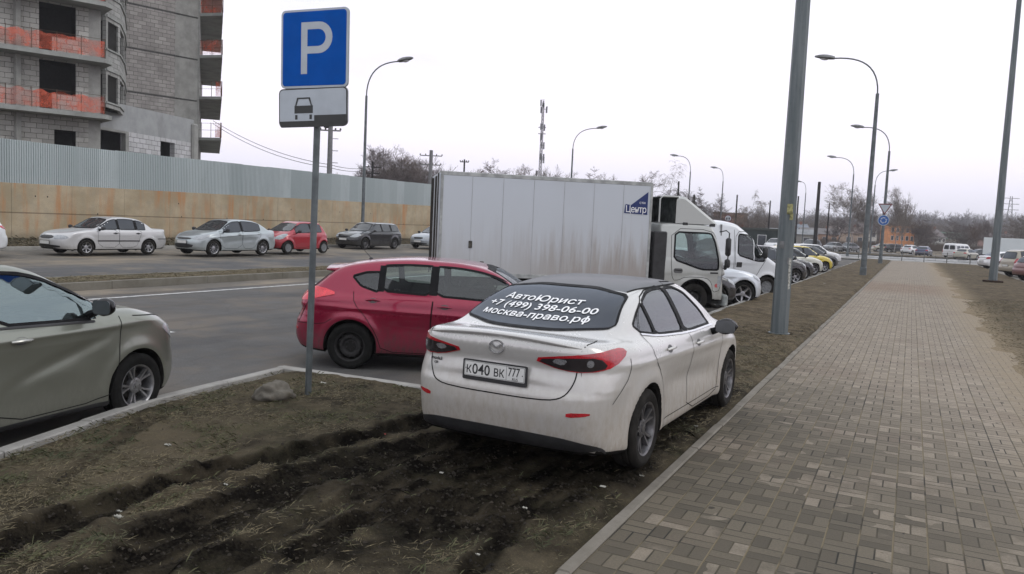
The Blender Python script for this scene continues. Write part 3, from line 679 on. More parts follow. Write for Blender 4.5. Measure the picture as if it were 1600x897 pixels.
    for f in range(0, N+1):
        z = Z0+SH*f
        P = [L1+n*1.35, L2+n*1.35-d*.2, L2+n*.9+d*.25, L2-n*3, L1-n*3]
        mb = MB(); k = len(P); mb.add([(v.x, v.y, z-.26) for v in P]+[(v.x, v.y, z) for v in P], [tuple(range(k-1, -1, -1)), tuple(range(k, 2*k))]+[(i, (i+1) % k, k+(i+1) % k, k+i) for i in range(k)]); loc(mb.build('balcony_slab', conc_d, root))
        if f < N:
            A = L1+n*1.30; B = L2+n*1.30-d*.22; V = []; F = []; nn = 60; r = random.Random(f)
            for i in range(nn+1):
                q = A+(B-A)*(i/nn); sag = .06*math.sin(i*.9+f)+r.uniform(-.03, .03)
                V += [(q.x+n.x*sag*.6, q.y+n.y*sag*.6, z+.04+abs(sag)*.3), (q.x, q.y, z+1.05+sag*.7-.10*abs(math.sin(i*.42)))]
            F = [(2*i, 2*i+2, 2*i+3, 2*i+1) for i in range(nn)]
            loc(pmesh('safety_netting', V, F, net, root))
            ps = MB()
            for i in range(0, 8):
                q = A+(B-A)*(i/7); ps.tube([(q.x, q.y, z), (q.x, q.y, z+1.15)], .02, 5)
            ps.tube([(A.x, A.y, z+1.1), (B.x, B.y, z+1.1)], .012, 5); loc(ps.build('guard_rail', simple('rusty_rail', (.10, .07, .05), .8), root))
    # ---- curved bay tower between px 140 and 195
    B1 = L2-n*.1; B3 = at_depth(193, 60.5); 
    bay = [at_depth(139, 50.5), at_depth(165, 50.5), at_depth(186, 52.5), at_depth(193, 55.5), at_depth(196, 60)]
    blb = block_mat('bay_block', (.28, .28, .265), (.38, .38, .36), (.15, .15, .14), .6, .3, u=(d.x, d.y))
    for f in range(0, N):
        z = Z0+SH*f-.1; zb = z if f > 0 else z+.9
        for i in range(4):
            A, B = bay[i], bay[i+1]; dd = (B-A).normalized(); nn = Vector((dd.y, -dd.x, 0)); nn = nn if nn.dot(Vector((0, 0, 0))-A) > 0 else -nn; L = (B-A).length
            ops = [(.25, L-.25, z+1.25, z+SH-.35)] if f >= 0 and L > .8 else []
            vwall('bay_wall', A, B, zb, z+SH, blb if i else conc, ops, th=.2, nrm=nn)
            if f >= 0:
                mb = MB(); P = [A+nn*.08, B+nn*.08, B-nn*.05, A-nn*.05]
                for z0, z1 in ((z+1.15, z+1.25), (z+SH-.12, z+SH+.05)): mb.add([(v.x, v.y, z0) for v in P]+[(v.x, v.y, z1) for v in P], [(3, 2, 1, 0), (4, 5, 6, 7), (0, 1, 5, 4), (1, 2, 6, 5), (2, 3, 7, 6), (3, 0, 4, 7)])
                loc(mb.build('sill_band', conc_d, root))
    # ---- main wall facing the road at an angle
    A = at_depth(194, 61.0); B = at_depth(307, 65.0); dd = (B-A).normalized(); nn = Vector((dd.y, -dd.x, 0)); nn = nn if nn.dot(-A) > 0 else -nn; LB = (B-A).length
    def sb(px):
        v = ray(px, 349+.045*(px-800)); return ((A.y*v.x-A.x*v.y)/(dd.x*v.y-dd.y*v.x))
    bl2 = block_mat('pale_grey_block', (.27, .255, .24), (.38, .36, .34), (.12, .115, .11), .62, .30, u=(dd.x, dd.y))
    blw = block_mat('white_block', (.44, .44, .44), (.55, .55, .55), (.13, .13, .13), .62, .40, u=(dd.x, dd.y), var=.25)
    sc = sb(271); zs = 10.75
    vwall('block_wall', A, A+dd*sc, 9.0, zs-.12, bl2, nrm=nn)
    for f in range(N-1): vwall('block_wall', A, A+dd*sc, zs+SH*f, zs+SH*(f+1)-.12, bl2, nrm=nn)
    for f in range(N):
        q = MB(); P = [A-dd*.2-nn*.4, A+dd*LB-nn*.4, A+dd*LB+nn*.0, A-dd*.2+nn*.0]
        q.add([(v.x, v.y, zs+SH*f-.12) for v in P]+[(v.x, v.y, zs+SH*f) for v in P], [(3, 2, 1, 0), (4, 5, 6, 7), (0, 1, 5, 4), (1, 2, 6, 5), (2, 3, 7, 6), (3, 0, 4, 7)])
        loc(q.build('floor_edge', simple('floor_edge', (.07, .07, .068), .9), root))
    vwall('concrete_wall', A+dd*sc, B, .2, zs+SH*(N-1), conc, nrm=nn+dd*0, th=.35)
    for px in (241, 268):
        pass
    # lower projecting storey, rendered band over white blocks
    A2 = at_depth(150, 52.5); B2 = at_depth(301, 62.5); d2 = (B2-A2).normalized(); n2 = Vector((d2.y, -d2.x, 0)); n2 = n2 if n2.dot(-A2) > 0 else -n2; L2_ = (B2-A2).length
    def s2(px):
        v = ray(px, 349+.045*(px-800)); return ((A2.y*v.x-A2.x*v.y)/(d2.x*v.y-d2.y*v.x))
    bl3 = block_mat('whitewashed_block', (.42, .42, .42), (.54, .54, .55), (.10, .10, .10), .62, .34, u=(d2.x, d2.y), var=.2)
    vwall('render_band', A2, B2, 7.1, 8.9, concrete('pale_render', (.30, .31, .31), (.36, .37, .37), 1.5, (.20, .20, .20), .5), nrm=n2, th=.4)
    vwall('white_block_wall', A2+d2*s2(201), B2, .2, 7.1, bl3, [(s2(250)-s2(201), s2(272)-s2(201), 3.5, 6.85)], nrm=n2, th=.4)
    vwall('block_wall', A2, A2+d2*s2(201), .2, 7.1, conc, [(s2(153), s2(196), 2.5, 6.95)], nrm=n2, th=.4)
    MBc = MB(); MBc.box(-.3, .3, -.3, .3, .2, 8.6, Matrix.Translation((B2.x, B2.y, 0)), bev=.12); loc(MBc.build('corner_column', concrete('pale_column', (.28, .28, .265), (.34, .34, .32), 1.5), root))
    # ---- side with cantilevered slabs
    C = at_depth(309, 65.0); D = at_depth(312.5, 79.0); e = at_depth(344, 64.5); g = at_depth(341.5, 79.5)
    vwall('side_wall', C, D, .2, zs+SH*(N-1), conc, nrm=Vector((.7, .6, 0)).normalized(), th=.3)
    for f in range(-1, N):
        z = Z0+.45+SH*f; P = [C, e, g, D]
        q = MB(); q.add([(v.x, v.y, z-.22) for v in P]+[(v.x, v.y, z) for v in P], [(3, 2, 1, 0), (4, 5, 6, 7), (0, 1, 5, 4), (1, 2, 6, 5), (2, 3, 7, 6), (3, 0, 4, 7)]); loc(q.build('balcony_slab', conc_d, root))
        if f >= 0:
            V = []; k = 14; r = random.Random(f+50); full = f >= 2
            pa = [(C+(e-C)*.02), e, g] if full else [e+(C-e)*.28, e, g]
            for ii in range(len(pa)-1):
                for i in range(k+1):
                    v = pa[ii]+(pa[ii+1]-pa[ii])*(i/k); V += [(v.x, v.y, z+.03), (v.x, v.y, z+1.15+.08*math.sin(i*1.2+f))]
            F = [(2*i, 2*i+2, 2*i+3, 2*i+1) for i in range(len(V)//2-1)]
            loc(pmesh('safety_netting', V, F, net, root))
            gr = MB()
            for ii in range(3):
                v = C+(e-C)*(.12+.42*ii); gr.tube([(v.x, v.y, z), (v.x, v.y, z+1.2)], .025, 5)
            for ii in range(5):
                v = e+(g-e)*(ii/4); gr.tube([(v.x, v.y, z), (v.x, v.y, z+1.2)], .025, 5)
            for h in (.6, 1.15): gr.tube([(C.x, C.y, z+h), (e.x, e.y, z+h), (g.x, g.y, z+h)], .014, 5)
            loc(gr.build('guard_rail', simple('rusty_rail', (.10, .07, .05), .8), root))
build_building()
# ================================================================== lamp posts, signs, masts, railings
GALV = simple('galvanised', (.115, .13, .135), .5, metal=.45, var=.25, scale=5)
GALV_D = simple('galvanised_dark', (.21, .215, .215), .55, metal=.4, var=.3, scale=5)
def lamp_post(px, d, arm, label, h=9.4, reach=2.5, group='street lamps with curved arms', zb=-.1, loc=None, r=(.11, .07), azim=None, lean=0):
    p = loc or at_depth(px, d, zb)
    root = thing('street_lamp', label, 'street lamp', (p.x, p.y, zb), 0, group)
    MB().tube([(0, 0, 0), (0, 0, h)], [r[0], r[1]], 12).build('pole', GALV, root, smooth=True)
    MB().box(-.16, .16, -.16, .16, 0, .5, bev=.03).build('pole_foot', GALV, root)
    a = azim if azim is not None else (0 if arm > 0 else math.pi); c, s = math.cos(a), math.sin(a)
    pts = []
    for k in range(13):
        t = k/12; x = reach*(t**1.9); z = h+1.9*(1-(1-t)**2.2)
        pts.append((x*c, x*s, z))
    MB().tube(pts, [.038]*13, 8).build('arm', GALV, root, smooth=True)
    e = Vector(pts[-1]); q = Matrix.Translation(e) @ Matrix.Rotation(a, 4, 'Z') @ Matrix.Rotation(R(-8), 4, 'Y')
    hd = MB(); V = []; n = 12; K = 9
    for i in range(K):
        t = i/(K-1); w = .21*math.sin(math.pi*min(1, .12+.88*t)**.8)**.7+.02; hh = .15*math.sin(math.pi*min(1, .15+.8*t))**.7+.02
        for j in range(n):
            b = 2*math.pi*j/n; V.append((-.05+1.0*t, w*math.cos(b), (.06 if math.sin(b) > 0 else .45)*0+hh*math.sin(b)*(1 if math.sin(b) > 0 else .45)))
    F = [(i*n+j, i*n+(j+1) % n, (i+1)*n+(j+1) % n, (i+1)*n+j) for i in range(K-1) for j in range(n)]+[tuple(range(n-1, -1, -1)), tuple((K-1)*n+j for j in range(n))]
    hd.add([tuple(q @ Vector(v)) for v in V], F); ho = hd.build('lamp_head', GALV_D, root, smooth=True)
    V = []
    for i in range(5):
        for j in range(12):
            b = 2*math.pi*j/12; rr = math.cos(i/4*math.pi/2); V.append(tuple(q @ Vector((.45+.24*rr*math.cos(b), .13*rr*math.sin(b), -.04-.10*math.sin(i/4*math.pi/2)))))
    F = [(i*12+j, i*12+(j+1) % 12, (i+1)*12+(j+1) % 12, (i+1)*12+j) for i in range(4) for j in range(12)]
    MB().add(V, F).build('lamp_glass', simple('lamp_glass', (.55, .57, .58), .15, var=.05), ho, smooth=True)
    return root
lamp_post(567, 47.5, 1, 'tall street lamp behind the black estate car, arm to the right', reach=2.3, zb=.1, h=9.0)
lamp_post(889, 76, 1, 'street lamp rising behind the truck box, arm to the right', reach=2.4)
lamp_post(1073, 98, -1, 'street lamp left of the van roof, arm to the left, nearest of the two there', reach=1.75)
lamp_post(1124.5, 114, -1, 'street lamp right above the van roof, arm to the left, with a round red sign', reach=1.0)
lamp_post(1254, 135, -1, 'small distant street lamp seen nearly end on, beside the bare black post', reach=.9)
lamp_post(1326, 91, -1, 'street lamp with arm to the left, thin pole between the two verge posts', reach=2.05)
lamp_post(1360.5, 107, 1, 'street lamp with arm to the right, between the verge posts', reach=1.65)
lamp_post(0, 0, -1, 'verge street lamp second from the camera, big arm to the left over the parked row', loc=gp(1348, 432, 0), h=9.45, zb=0, reach=2.25, r=(.15, .085))
lamp_post(0, 0, -1, 'verge street lamp third from the camera, carrying the yield and roundabout signs', loc=gp(1375, 413, 0), h=9.0, zb=0, reach=2.05, r=(.14, .085))
def big_mast(px, py, r0, label, papers=(), group='tall bare masts'):
    p = gp(px, py, 0.02); root = thing('mast', label, 'lamp post', p, 0)
    m, t = newmat('mast_steel_'+str(int(px))); o = t.obj(); s = t.sep(o)
    n = t.noise(t.mul(o, (3, 3, .25)), 2.5, 5, .6); f = t.noise(o, 14, 4, .7)
    c = t.mix(t.mr(n, .35, .65), (.095, .115, .12), (.15, .17, .175)); c = t.mix(t.mr(f, .52, .75, 0, .4), c, (.08, .085, .08))
    b = t.bsdf(Base_Color=c, Roughness=.5, Metallic=.35); t.out(b.outputs[0])
    MB().tube([(0, 0, -.1), (0, 0, .02), (0, 0, 22)], [r0, r0, r0*.36], 8).build('pole', m, root, smooth=False)
    MB().tube([(0, 0, 0), (0, 0, .03)], [r0*1.25, r0*1.25], 16).build('base_collar', m, root)
    hd = MB(); hd.box(-.03, .03, -1.2, 1.2, 21.9, 22.0); hd.build('head_bar', m, root)
    # direction to the camera for the flyers
    a0 = math.atan2(-p.y, -p.x)
    for i, (z, da, w, h, mat) in enumerate(papers):
        rr = (r0+(r0*.36-r0)*z/22)*1.0+.004; V = []; k = 5
        for u in range(k):
            for v in range(4):
                a = a0+da+(u/(k-1)-.5)*w/rr; jit = .008*math.sin(u*3+v*2+i*5)
                V.append((rr*math.cos(a), rr*math.sin(a), z+(v/3-.5)*h+jit))
        F = [(u*4+v, (u+1)*4+v, (u+1)*4+v+1, u*4+v+1) for u in range(k-1) for v in range(3)]
        pmesh('paper_flyer', V, F, mat, root)
    return root, p
YEL = simple('torn_yellow_paper', (.27, .26, .13), .8, var=.8, scale=9); PAP = simple('torn_paper', (.36, .36, .33), .8, var=.5, scale=30)
big_mast(1217, 522, .165, 'thick grey mast on the verge nearest the camera, with torn yellow flyers', [(2.44, .25, .11, .20, YEL), (2.30, .50, .07, .13, YEL), (1.30, .75, .06, .40, PAP), (1.0, .8, .05, .2, PAP), (1.75, -.45, .10, .14, GALV_D), (1.45, .6, .08, .12, GALV_D)])
r_, p_ = big_mast(1551, 441, .20, 'tall grey mast on the grass right of the path, on a rusty base plate')
MB().box(-.45, .45, -.3, .3, -.02, .10, bev=.02).build('base_plate', simple('rusty_plate', (.035, .022, .015), .8, var=.5), r_)

def slab_plate(name, w, h, r, mat, parent, M, th=.006, z=0):
    return MB().prism(rrect(-w/2, w/2, -h/2, h/2, r), z, z+th, M).build(name, mat, parent)
def build_sign():
    p = gp(481, 622, 0.0); root = thing('parking_sign', 'blue parking sign above a small white plate showing a car, on a grey post', 'road sign', p, 0)
    MB().tube([(0, 0, -.1), (.05, 0, 3.95)], [.034, .034], 16).build('post', GALV, root, smooth=True)
    # face towards -Y, turned slightly to the camera
    B = Matrix.Translation((.075, -.045, 0)) @ Matrix.Rotation(R(SIGN_ROT), 4, 'Z') @ Matrix.Rotation(R(90), 4, 'X') @ Matrix.Rotation(R(.8), 4, 'Z')
    blue = simple('sign_blue', (.002, .080, .38), .8, var=.08, scale=3); wh = simple('sign_white', (.42, .46, .50), .4, var=.06, scale=5); bk = simple('sign_black', (.02, .022, .02), .4)
    back = simple('sign_back', (.25, .26, .26), .5, metal=.4)
    M = B @ Matrix.Translation((0, 3.635, 0)); S = .79
    f = slab_plate('sign_plate', S, S, .05, back, root, M, .02, -.012)
    slab_plate('white_border', S, S, .05, wh, f, M, .002, .009); slab_plate('blue_field', S-.045, S-.045, .035, blue, f, M, .002, .0115)
    # the letter P as an outline
    k = S/.70; pts = []
    x0, x1 = -.135*k, -.07*k; top, bot = .235*k, -.225*k
    out = [(x0, bot), (x1, bot), (x1, -.045*k), (.05*k, -.045*k)]
    for i in range(13):
        a = R(-90+180*i/12); out.append((.05*k+.14*k*math.cos(a), .095*k+.14*k*math.sin(a)))
    out += [(x0, top)]
    inn = [(x1, .020*k), (.045*k, .020*k)]
    for i in range(11):
        a = R(-90+180*i/10); inn.append((.045*k+.075*k*math.cos(a), .095*k+.075*k*math.sin(a)))
    inn += [(x1, .170*k)]
    loops = [[Vector((x, y, 0)) for x, y in out], [Vector((x, y, 0)) for x, y in inn]]
    tri = tessellate_polygon(loops); allp = out+inn
    pm = pmesh('letter_p', [tuple(M @ Vector((x, y, .0145))) for x, y in allp], [tuple(q) for q in tri], wh, f)
    _fix(pm, M)
    M2 = B @ Matrix.Translation((-.01, 3.045, 0)) @ Matrix.Rotation(R(.8), 4, 'Z'); W2, H2 = .81, .39
    g = slab_plate('sign_plate', W2, H2, .05, back, root, M2, .02, -.012)
    slab_plate('black_border', W2, H2, .05, bk, g, M2, .002, .009); slab_plate('white_field', W2-.026, H2-.026, .04, wh, g, M2, .002, .0115)
    z = .0138
    def flat(name, pts, mat, dz=0):
        o = pmesh(name, [tuple(M2 @ Vector((x, y, z+dz))) for x, y in pts], [tuple(range(len(pts)))], mat, g); _fix(o, M2); return o
    lo, hi = -W2/2+.013, W2/2-.013
    flat('kerb_symbol', [(lo+.02, -.202), (hi-.02, -.202), (hi, -.182), (hi, -.082), (0.02, -.082), (.02, -.138), (lo, -.138), (lo, -.182)], bk)
    car = [[(-.215, -.06), (.005, -.06), (.005, .018), (-.215, .018)], [(-.207, -.122), (-.178, -.122), (-.178, -.075), (-.207, -.075)], [(-.035, -.122), (-.006, -.122), (-.006, -.075), (-.035, -.075)],
           [(-.207, .018), (-.190, .018), (-.165, .092), (-.182, .100)], [(-.182, .100), (-.176, .086), (-.036, .086), (-.028, .100)], [(-.028, .100), (-.046, .092), (-.018, .018), (-.004, .018)]]
    for i, c in enumerate(car): flat('car_symbol', c, bk, .0006*(i+1))
    return root
def _fix(o, M):
    n = (M.to_3x3() @ Vector((0, 0, 1)))
    me = o.data
    bm = bmesh.new(); bm.from_mesh(me)
    bmesh.ops.triangulate(bm, faces=bm.faces) if False else None
    bm.normal_update()
    for f in bm.faces:
        if f.normal.dot(n) < 0: f.normal_flip()
    bm.to_mesh(me); bm.free()
SIGN_ROT = 8
build_sign()
def verge_signs():
    """yield and roundabout signs strapped to the third lamp post"""
    p = gp(1375, 413, 0); lp = [o for o in bpy.data.objects if o.name.startswith('street_lamp') and 'third' in o.get('label', '')][0]
    wh = simple('sign_white', (.42, .46, .50), .4); rd = simple('sign_red', (.14, .025, .025), .5); bl = simple('sign_blue2', (.01, .09, .33), .35)
    def T(x, z): return Matrix.Translation((p.x+x, p.y-.20, z)) @ Matrix.Rotation(R(90), 4, 'X')
    root = thing('yield_sign', 'small inverted triangle yield sign on the far verge lamp post', 'road sign', (p.x, p.y-.20, 4.3))
    tri = [(-.52, .42), (0, -.48), (.52, .42)]; M = T(.03, 4.42); inv = Matrix.Translation(-Vector(root.location))
    MB().prism(tri, -.01, .01, inv @ M).build('red_border', rd, root); MB().prism([(x*.74, y*.74+.02) for x, y in tri], .012, .014, inv @ M).build('white_field', wh, root)
    root = thing('roundabout_sign', 'round blue roundabout sign under the yield triangle', 'road sign', (p.x, p.y-.20, 3.5)); M = T(.0, 3.52); inv = Matrix.Translation(-Vector(root.location))
    MB().prism(circ(0, 0, .42, 32), -.01, .01, inv @ M).build('white_rim', wh, root); MB().prism(circ(0, 0, .38, 32), .012, .014, inv @ M).build('blue_disc', bl, root)
    ar = MB()
    for k in range(3):
        q = inv @ M @ Matrix.Rotation(R(120*k+90), 4, 'Z')
        o = [(.24*math.cos(R(a)), .24*math.sin(R(a))) for a in range(-35, 40, 15)]+[(.17*math.cos(R(a)), .17*math.sin(R(a))) for a in range(40, -36, -15)]
        ar.prism(o, .0155, .0165, q); ar.prism([(.12*math.cos(R(42)), .12*math.sin(R(42))), (.29*math.cos(R(42)), .29*math.sin(R(42))), (.21*math.cos(R(72)), .21*math.sin(R(72)))], .0155, .0165, q)
    ar.build('arrow_ring', wh, root)
    # round red sign by the van
    q = at_depth(1136, 112, 0); root = thing('round_red_sign', 'round white sign with red ring above the van roof', 'road sign', (q.x, q.y, 4.0)); M = Matrix.Rotation(R(15), 4, 'Z') @ Matrix.Rotation(R(90), 4, 'X')
    MB().prism(circ(0, 0, .55, 28), -.01, .01, M).build('red_ring', rd, root); MB().prism(circ(0, 0, .42, 28), .012, .014, M).build('white_disc', wh, root)
    bk = MB()
    for x in (-.17, .17): bk.prism(rrect(x-.10, x+.10, -.14, .12, .04), .0155, .0165, M)
    bk.build('car_symbols', simple('symbol_dark', (.03,.03,.03), .5), root); MB().tube([(0, .05, -4.0), (0, .05, .5)], .04, 8).build('post', GALV, root)
verge_signs()
def railing():
    grp = None
    pts = [gp(1523, 412.6, 0), gp(1494, 409.5, 0), gp(1467, 408.6, 0), gp(1441, 407.4, 0), gp(1414, 406.6, 0)]
    P0 = Vector((5.9, 86.6, 0)); line = [Vector((7.0, 86.3, 0)), Vector((-6.6, 86.3, 0)), Vector((-12.5, 104, 0)), Vector((-14, 112, 0))]
    root = thing('railing', 'long low grey pedestrian railing across the end of the path', 'railing', (0, 86.3, 0)); col = simple('railing_paint', (.16, .16, .155), .6, metal=.2, var=.3)
    inv = Vector((0, -86.3, 0)); posts = 0
    for a, b in zip(line[:-1], line[1:]):
        L = (b-a).length; k = max(1, round(L/2.0)); d = (b-a)/k
        for i in range(k):
            p = a+d*i+inv; q = p+d
            MB().tube([(p.x, p.y, 0), (p.x, p.y, 1.02)], .05, 6).build('post', col, root)
            m = MB()
            for z in (.18, .55, .92): m.tube([(p.x, p.y, z), (q.x, q.y, z)], .02, 5)
            mid = (p+q)/2; m.tube([(mid.x, mid.y, .18), (mid.x, mid.y, .92)], .010, 4)
            m.build('rail_panel', col, root)
railing()
def tower():
    p = at_depth(840, 205, 0); H = 33; root = thing('cell_tower', 'tall thin lattice mast with aerials, rising behind the truck box', 'mast', p, 0)
    m = MB(); w = .34; st = simple('tower_steel', (.05, .05, .055), .7, metal=.3)
    c = [(-w, -w), (w, -w), (w, w), (-w, w)]
    for x, y in c: m.tube([(x, y, 0), (x*.6, y*.6, H)], .06, 4)
    for k in range(34):
        z = k; s = 1-.4*z/H; s1 = 1-.4*(z+1)/H
        for i in range(4):
            a, b = c[i], c[(i+1) % 4]; m.tube([(a[0]*s, a[1]*s, z), (b[0]*s1, b[1]*s1, z+1)], .035, 3); m.tube([(a[0]*s, a[1]*s, z), (b[0]*s, b[1]*s, z)], .03, 3)
    m.build('lattice', st, root)
    r = random.Random(4)
    for z in (33, 31.5, 27, 24.5, 22.3, 19.5, 18.6, 15, 14, 11):
        for a in range(r.choice((2, 3, 3))):
            an = r.uniform(0, 6.28); M = Matrix.Rotation(an, 4, 'Z'); MB().box(.9, 1.15, -.14, .14, z-.9, z+.7, M).tube([M @ Vector((.3, 0, z)), M @ Vector((.95, 0, z))], .04, 4).build('aerial', simple('aerial_grey', (.16, .16, .17), .6), root)
    for z in (25.2, 26.8): MB().lathe([(.9, z), (1.0, z), (1.0, z+.08), (.9, z+.08)], 16).build('platform', st, root)
tower()
def pole(px, d, ztop_, r, label, mat, arms=(), steps=False, name='utility_pole', zb=0.0, cat='utility pole'):
    p = at_depth(px, d, zb); root = thing(name, label, cat, p, 0)
    MB().tube([(0, 0, 0), (0, 0, ztop_)], [r, r*.7], 8).build('pole', mat, root, smooth=True)
    for (z, w) in arms:
        a = MB().tube([(-w*.9, -w*.45, z), (w*.9, w*.45, z)], .06, 6).build('crossarm', mat, root)
        q = MB()
        for s in (-.9, -.45, .45, .9): q.lathe([(0, z+.22), (.06, z+.18), (.07, z+.08), (.03, z+.02)], 8, Matrix.Translation((w*s, w*s*.5, 0)))
        q.build('insulator', simple('insulator', (.06, .05, .05), .3), a)
    if steps:
        q = MB()
        for i in range(10): q.tube([(0, 0, ztop_-1.2-i*.9), (.55, .27, ztop_-1.2-i*.9)], .025, 4)
        q.build('step_iron', mat, root)
    return root, p
PC = simple('pole_concrete', (.20, .20, .205), .85, var=.15); PT = simple('pole_tarred', (.028, .026, .026), .9, var=.3)
r1, q1 = pole(513, 60, 8.9, .24, 'grey concrete pole behind the fence, its top hidden by the parking sign plate', PC, [(8.3, .75)], True, zb=0)
MB().box(-.5, -.05, -.2, .2, 8.5, 9.0).build('switch_box', PT, r1)
pole(670, 88, 9.6, .28, 'grey pole with two crossarms among the bare trees behind the fence', PC, [(9.0, 1.2), (8.0, 1.1)])[0]
pole(580, 90, 8.2, .16, 'dark pole with small crossarms left of the bare trees, just over the fence', PT, [(7.6, .9), (6.9, .8)])
pole(722, 95, 9.3, .14, 'dark pole tip just above the rear end of the truck box', PT, [(9.0, .5)])
for i, (px, yt, d, r, lab) in enumerate(((1056, 284, 80, .12, 'tarred pole just right of the birch behind the truck'), (1148, 305, 120, .15, 'tarred pole in front of the reddish bushes'), (1200, 314, 120, .14, 'tarred pole left of the near mast, over the low sheds'), (1243, 307, 110, .14, 'tarred pole directly right of the near mast'), (1274, 285, 105, .27, 'thick dark pole beside the small distant street lamp'), (1292, 318, 130, .14, 'short tarred pole right of the thick dark one'))):
    k = 1230/d; hy = 349+.045*(px-800); pole(px, d, 1.95+(hy-yt)/k, r, lab, PT, name='tarred_pole')
def wire(pts, label, r=.02, name='overhead_wire'):
    out = []
    for a, b, sag in pts:
        for i in range(15):
            t = i/14; v = a+(b-a)*t; out.append((v.x, v.y, v.z-4*sag*t*(1-t)))
    o = MB().tube(out, r, 4).build(name, PT); tag(o, label, 'wire', 'overhead wires'); return o
bb = at_depth(331, 66, 0); c_ = at_depth(513, 60, 0); d_ = at_depth(580, 90, 0)
A = Vector((bb.x, bb.y, 9.3)); B = Vector((c_.x, c_.y, 5.75)); C = Vector((d_.x, d_.y, 7.7))
wire([(A, B, .55), (B, C, .3)], 'upper of two overhead wires between the building and the concrete pole')
wire([(A-Vector((0, 0, .25)), B-Vector((0, 0, .22)), .6), (B-Vector((0, 0, .22)), C-Vector((0, 0, .3)), .3)], 'lower of two overhead wires between the building and the concrete pole')
# ================================================================== bare trees, far wood, houses
def tree_mesh(name, seed, H=10.0, spread=.42, droop=0.0, depth=5, trunk=.16, mat=None, first=.25, twig=.012, up=.55, nb=(3, 4), dens=1.0, parts=None):
    r = random.Random(seed); tv, tf, cv, cf = [], [], [], []
    def seg(a, b, ra, rb, k, V, F):
        d = (b-a); 
        if d.length < 1e-5: return
        d.normalize(); u = d.cross(Vector((0, 0, 1)) if abs(d.z) < .95 else Vector((1, 0, 0))).normalized(); w = u.cross(d); base = len(V)
        for p, rr in ((a, ra), (b, rb)):
            for i in range(k):
                q = 2*math.pi*i/k; V.append(tuple(p+(u*math.cos(q)+w*math.sin(q))*rr))
        for i in range(k): F.append((base+i, base+(i+1) % k, base+k+(i+1) % k, base+k+i))
    def grow(p, d, L, rad, lev):
        n = 4 if lev == 0 else 3; V, F = (tv, tf) if lev <= 1 else (cv, cf); k = 7 if lev == 0 else 4 if lev < 3 else 3
        pts = [p]; q = p; dd = d.copy()
        for i in range(n):
            dd = (dd+Vector((r.uniform(-.16, .16), r.uniform(-.16, .16), r.uniform(-.05, .12)-droop*(lev >= 2)*(.5+i*.25)))).normalized(); q = q+dd*L/n; pts.append(q)
        rs = [max(rad*(1-.62*i/n), twig*.5) for i in range(n+1)]
        for i in range(n): seg(pts[i], pts[i+1], rs[i], rs[i+1], k, V, F)
        if lev >= depth: return
        m = r.randint(*nb)+(3 if lev == 0 else 0); m = max(1, int(m*dens)) if lev > 0 else m
        for j in range(m):
            t = r.uniform(first if lev == 0 else .2, 1.0); i = min(int(t*n), n-1); pp = pts[i]+(pts[i+1]-pts[i])*(t*n-i)
            ax = Vector((r.uniform(-1, 1), r.uniform(-1, 1), r.uniform(-.1, .5)*up*2)).normalized()
            nd = (dd*(.55+.3*up)+ax*(spread+.55)).normalized(); grow(pp, nd, L*r.uniform(.50, .74)*(1-.25*t if lev == 0 else 1), max(rs[i]*r.uniform(.38, .6), twig*.6), lev+1)
        grow(pts[-1], dd, L*.55, rs[-1], lev+1)
    grow(Vector((0, 0, 0)), Vector((0, 0, 1)), H*.62, trunk, 0)
    return (tv, tf), (cv, cf)
BARK = {'birch': simple('bark_birch', (.26, .24, .23), .9, var=.35, scale=2), 'brown': simple('bark_brown', (.085, .068, .058), .9, var=.3, scale=2), 'grey': simple('bark_grey', (.12, .105, .095), .9, var=.3, scale=2), 'red': simple('twig_reddish', (.14, .075, .055), .9, var=.3, scale=1)}
TW = {'grey': simple('twigs_grey', (.12, .10, .095), .9, var=.3, scale=1), 'brown': simple('twigs_brown', (.105, .075, .060), .9, var=.3, scale=1), 'pale': simple('twigs_pale', (.17, .145, .125), .9, var=.3, scale=1), 'red': BARK['red']}
PROTO = {}
def proto(key, **k):
    if key not in PROTO:
        (tv, tf), (cv, cf) = tree_mesh(key, **k); a = bpy.data.meshes.new('trunk'); a.from_pydata(tv, [], tf); b = bpy.data.meshes.new('crown'); b.from_pydata(cv, [], cf); PROTO[key] = (a, b, max(v[2] for v in cv))
    return PROTO[key]
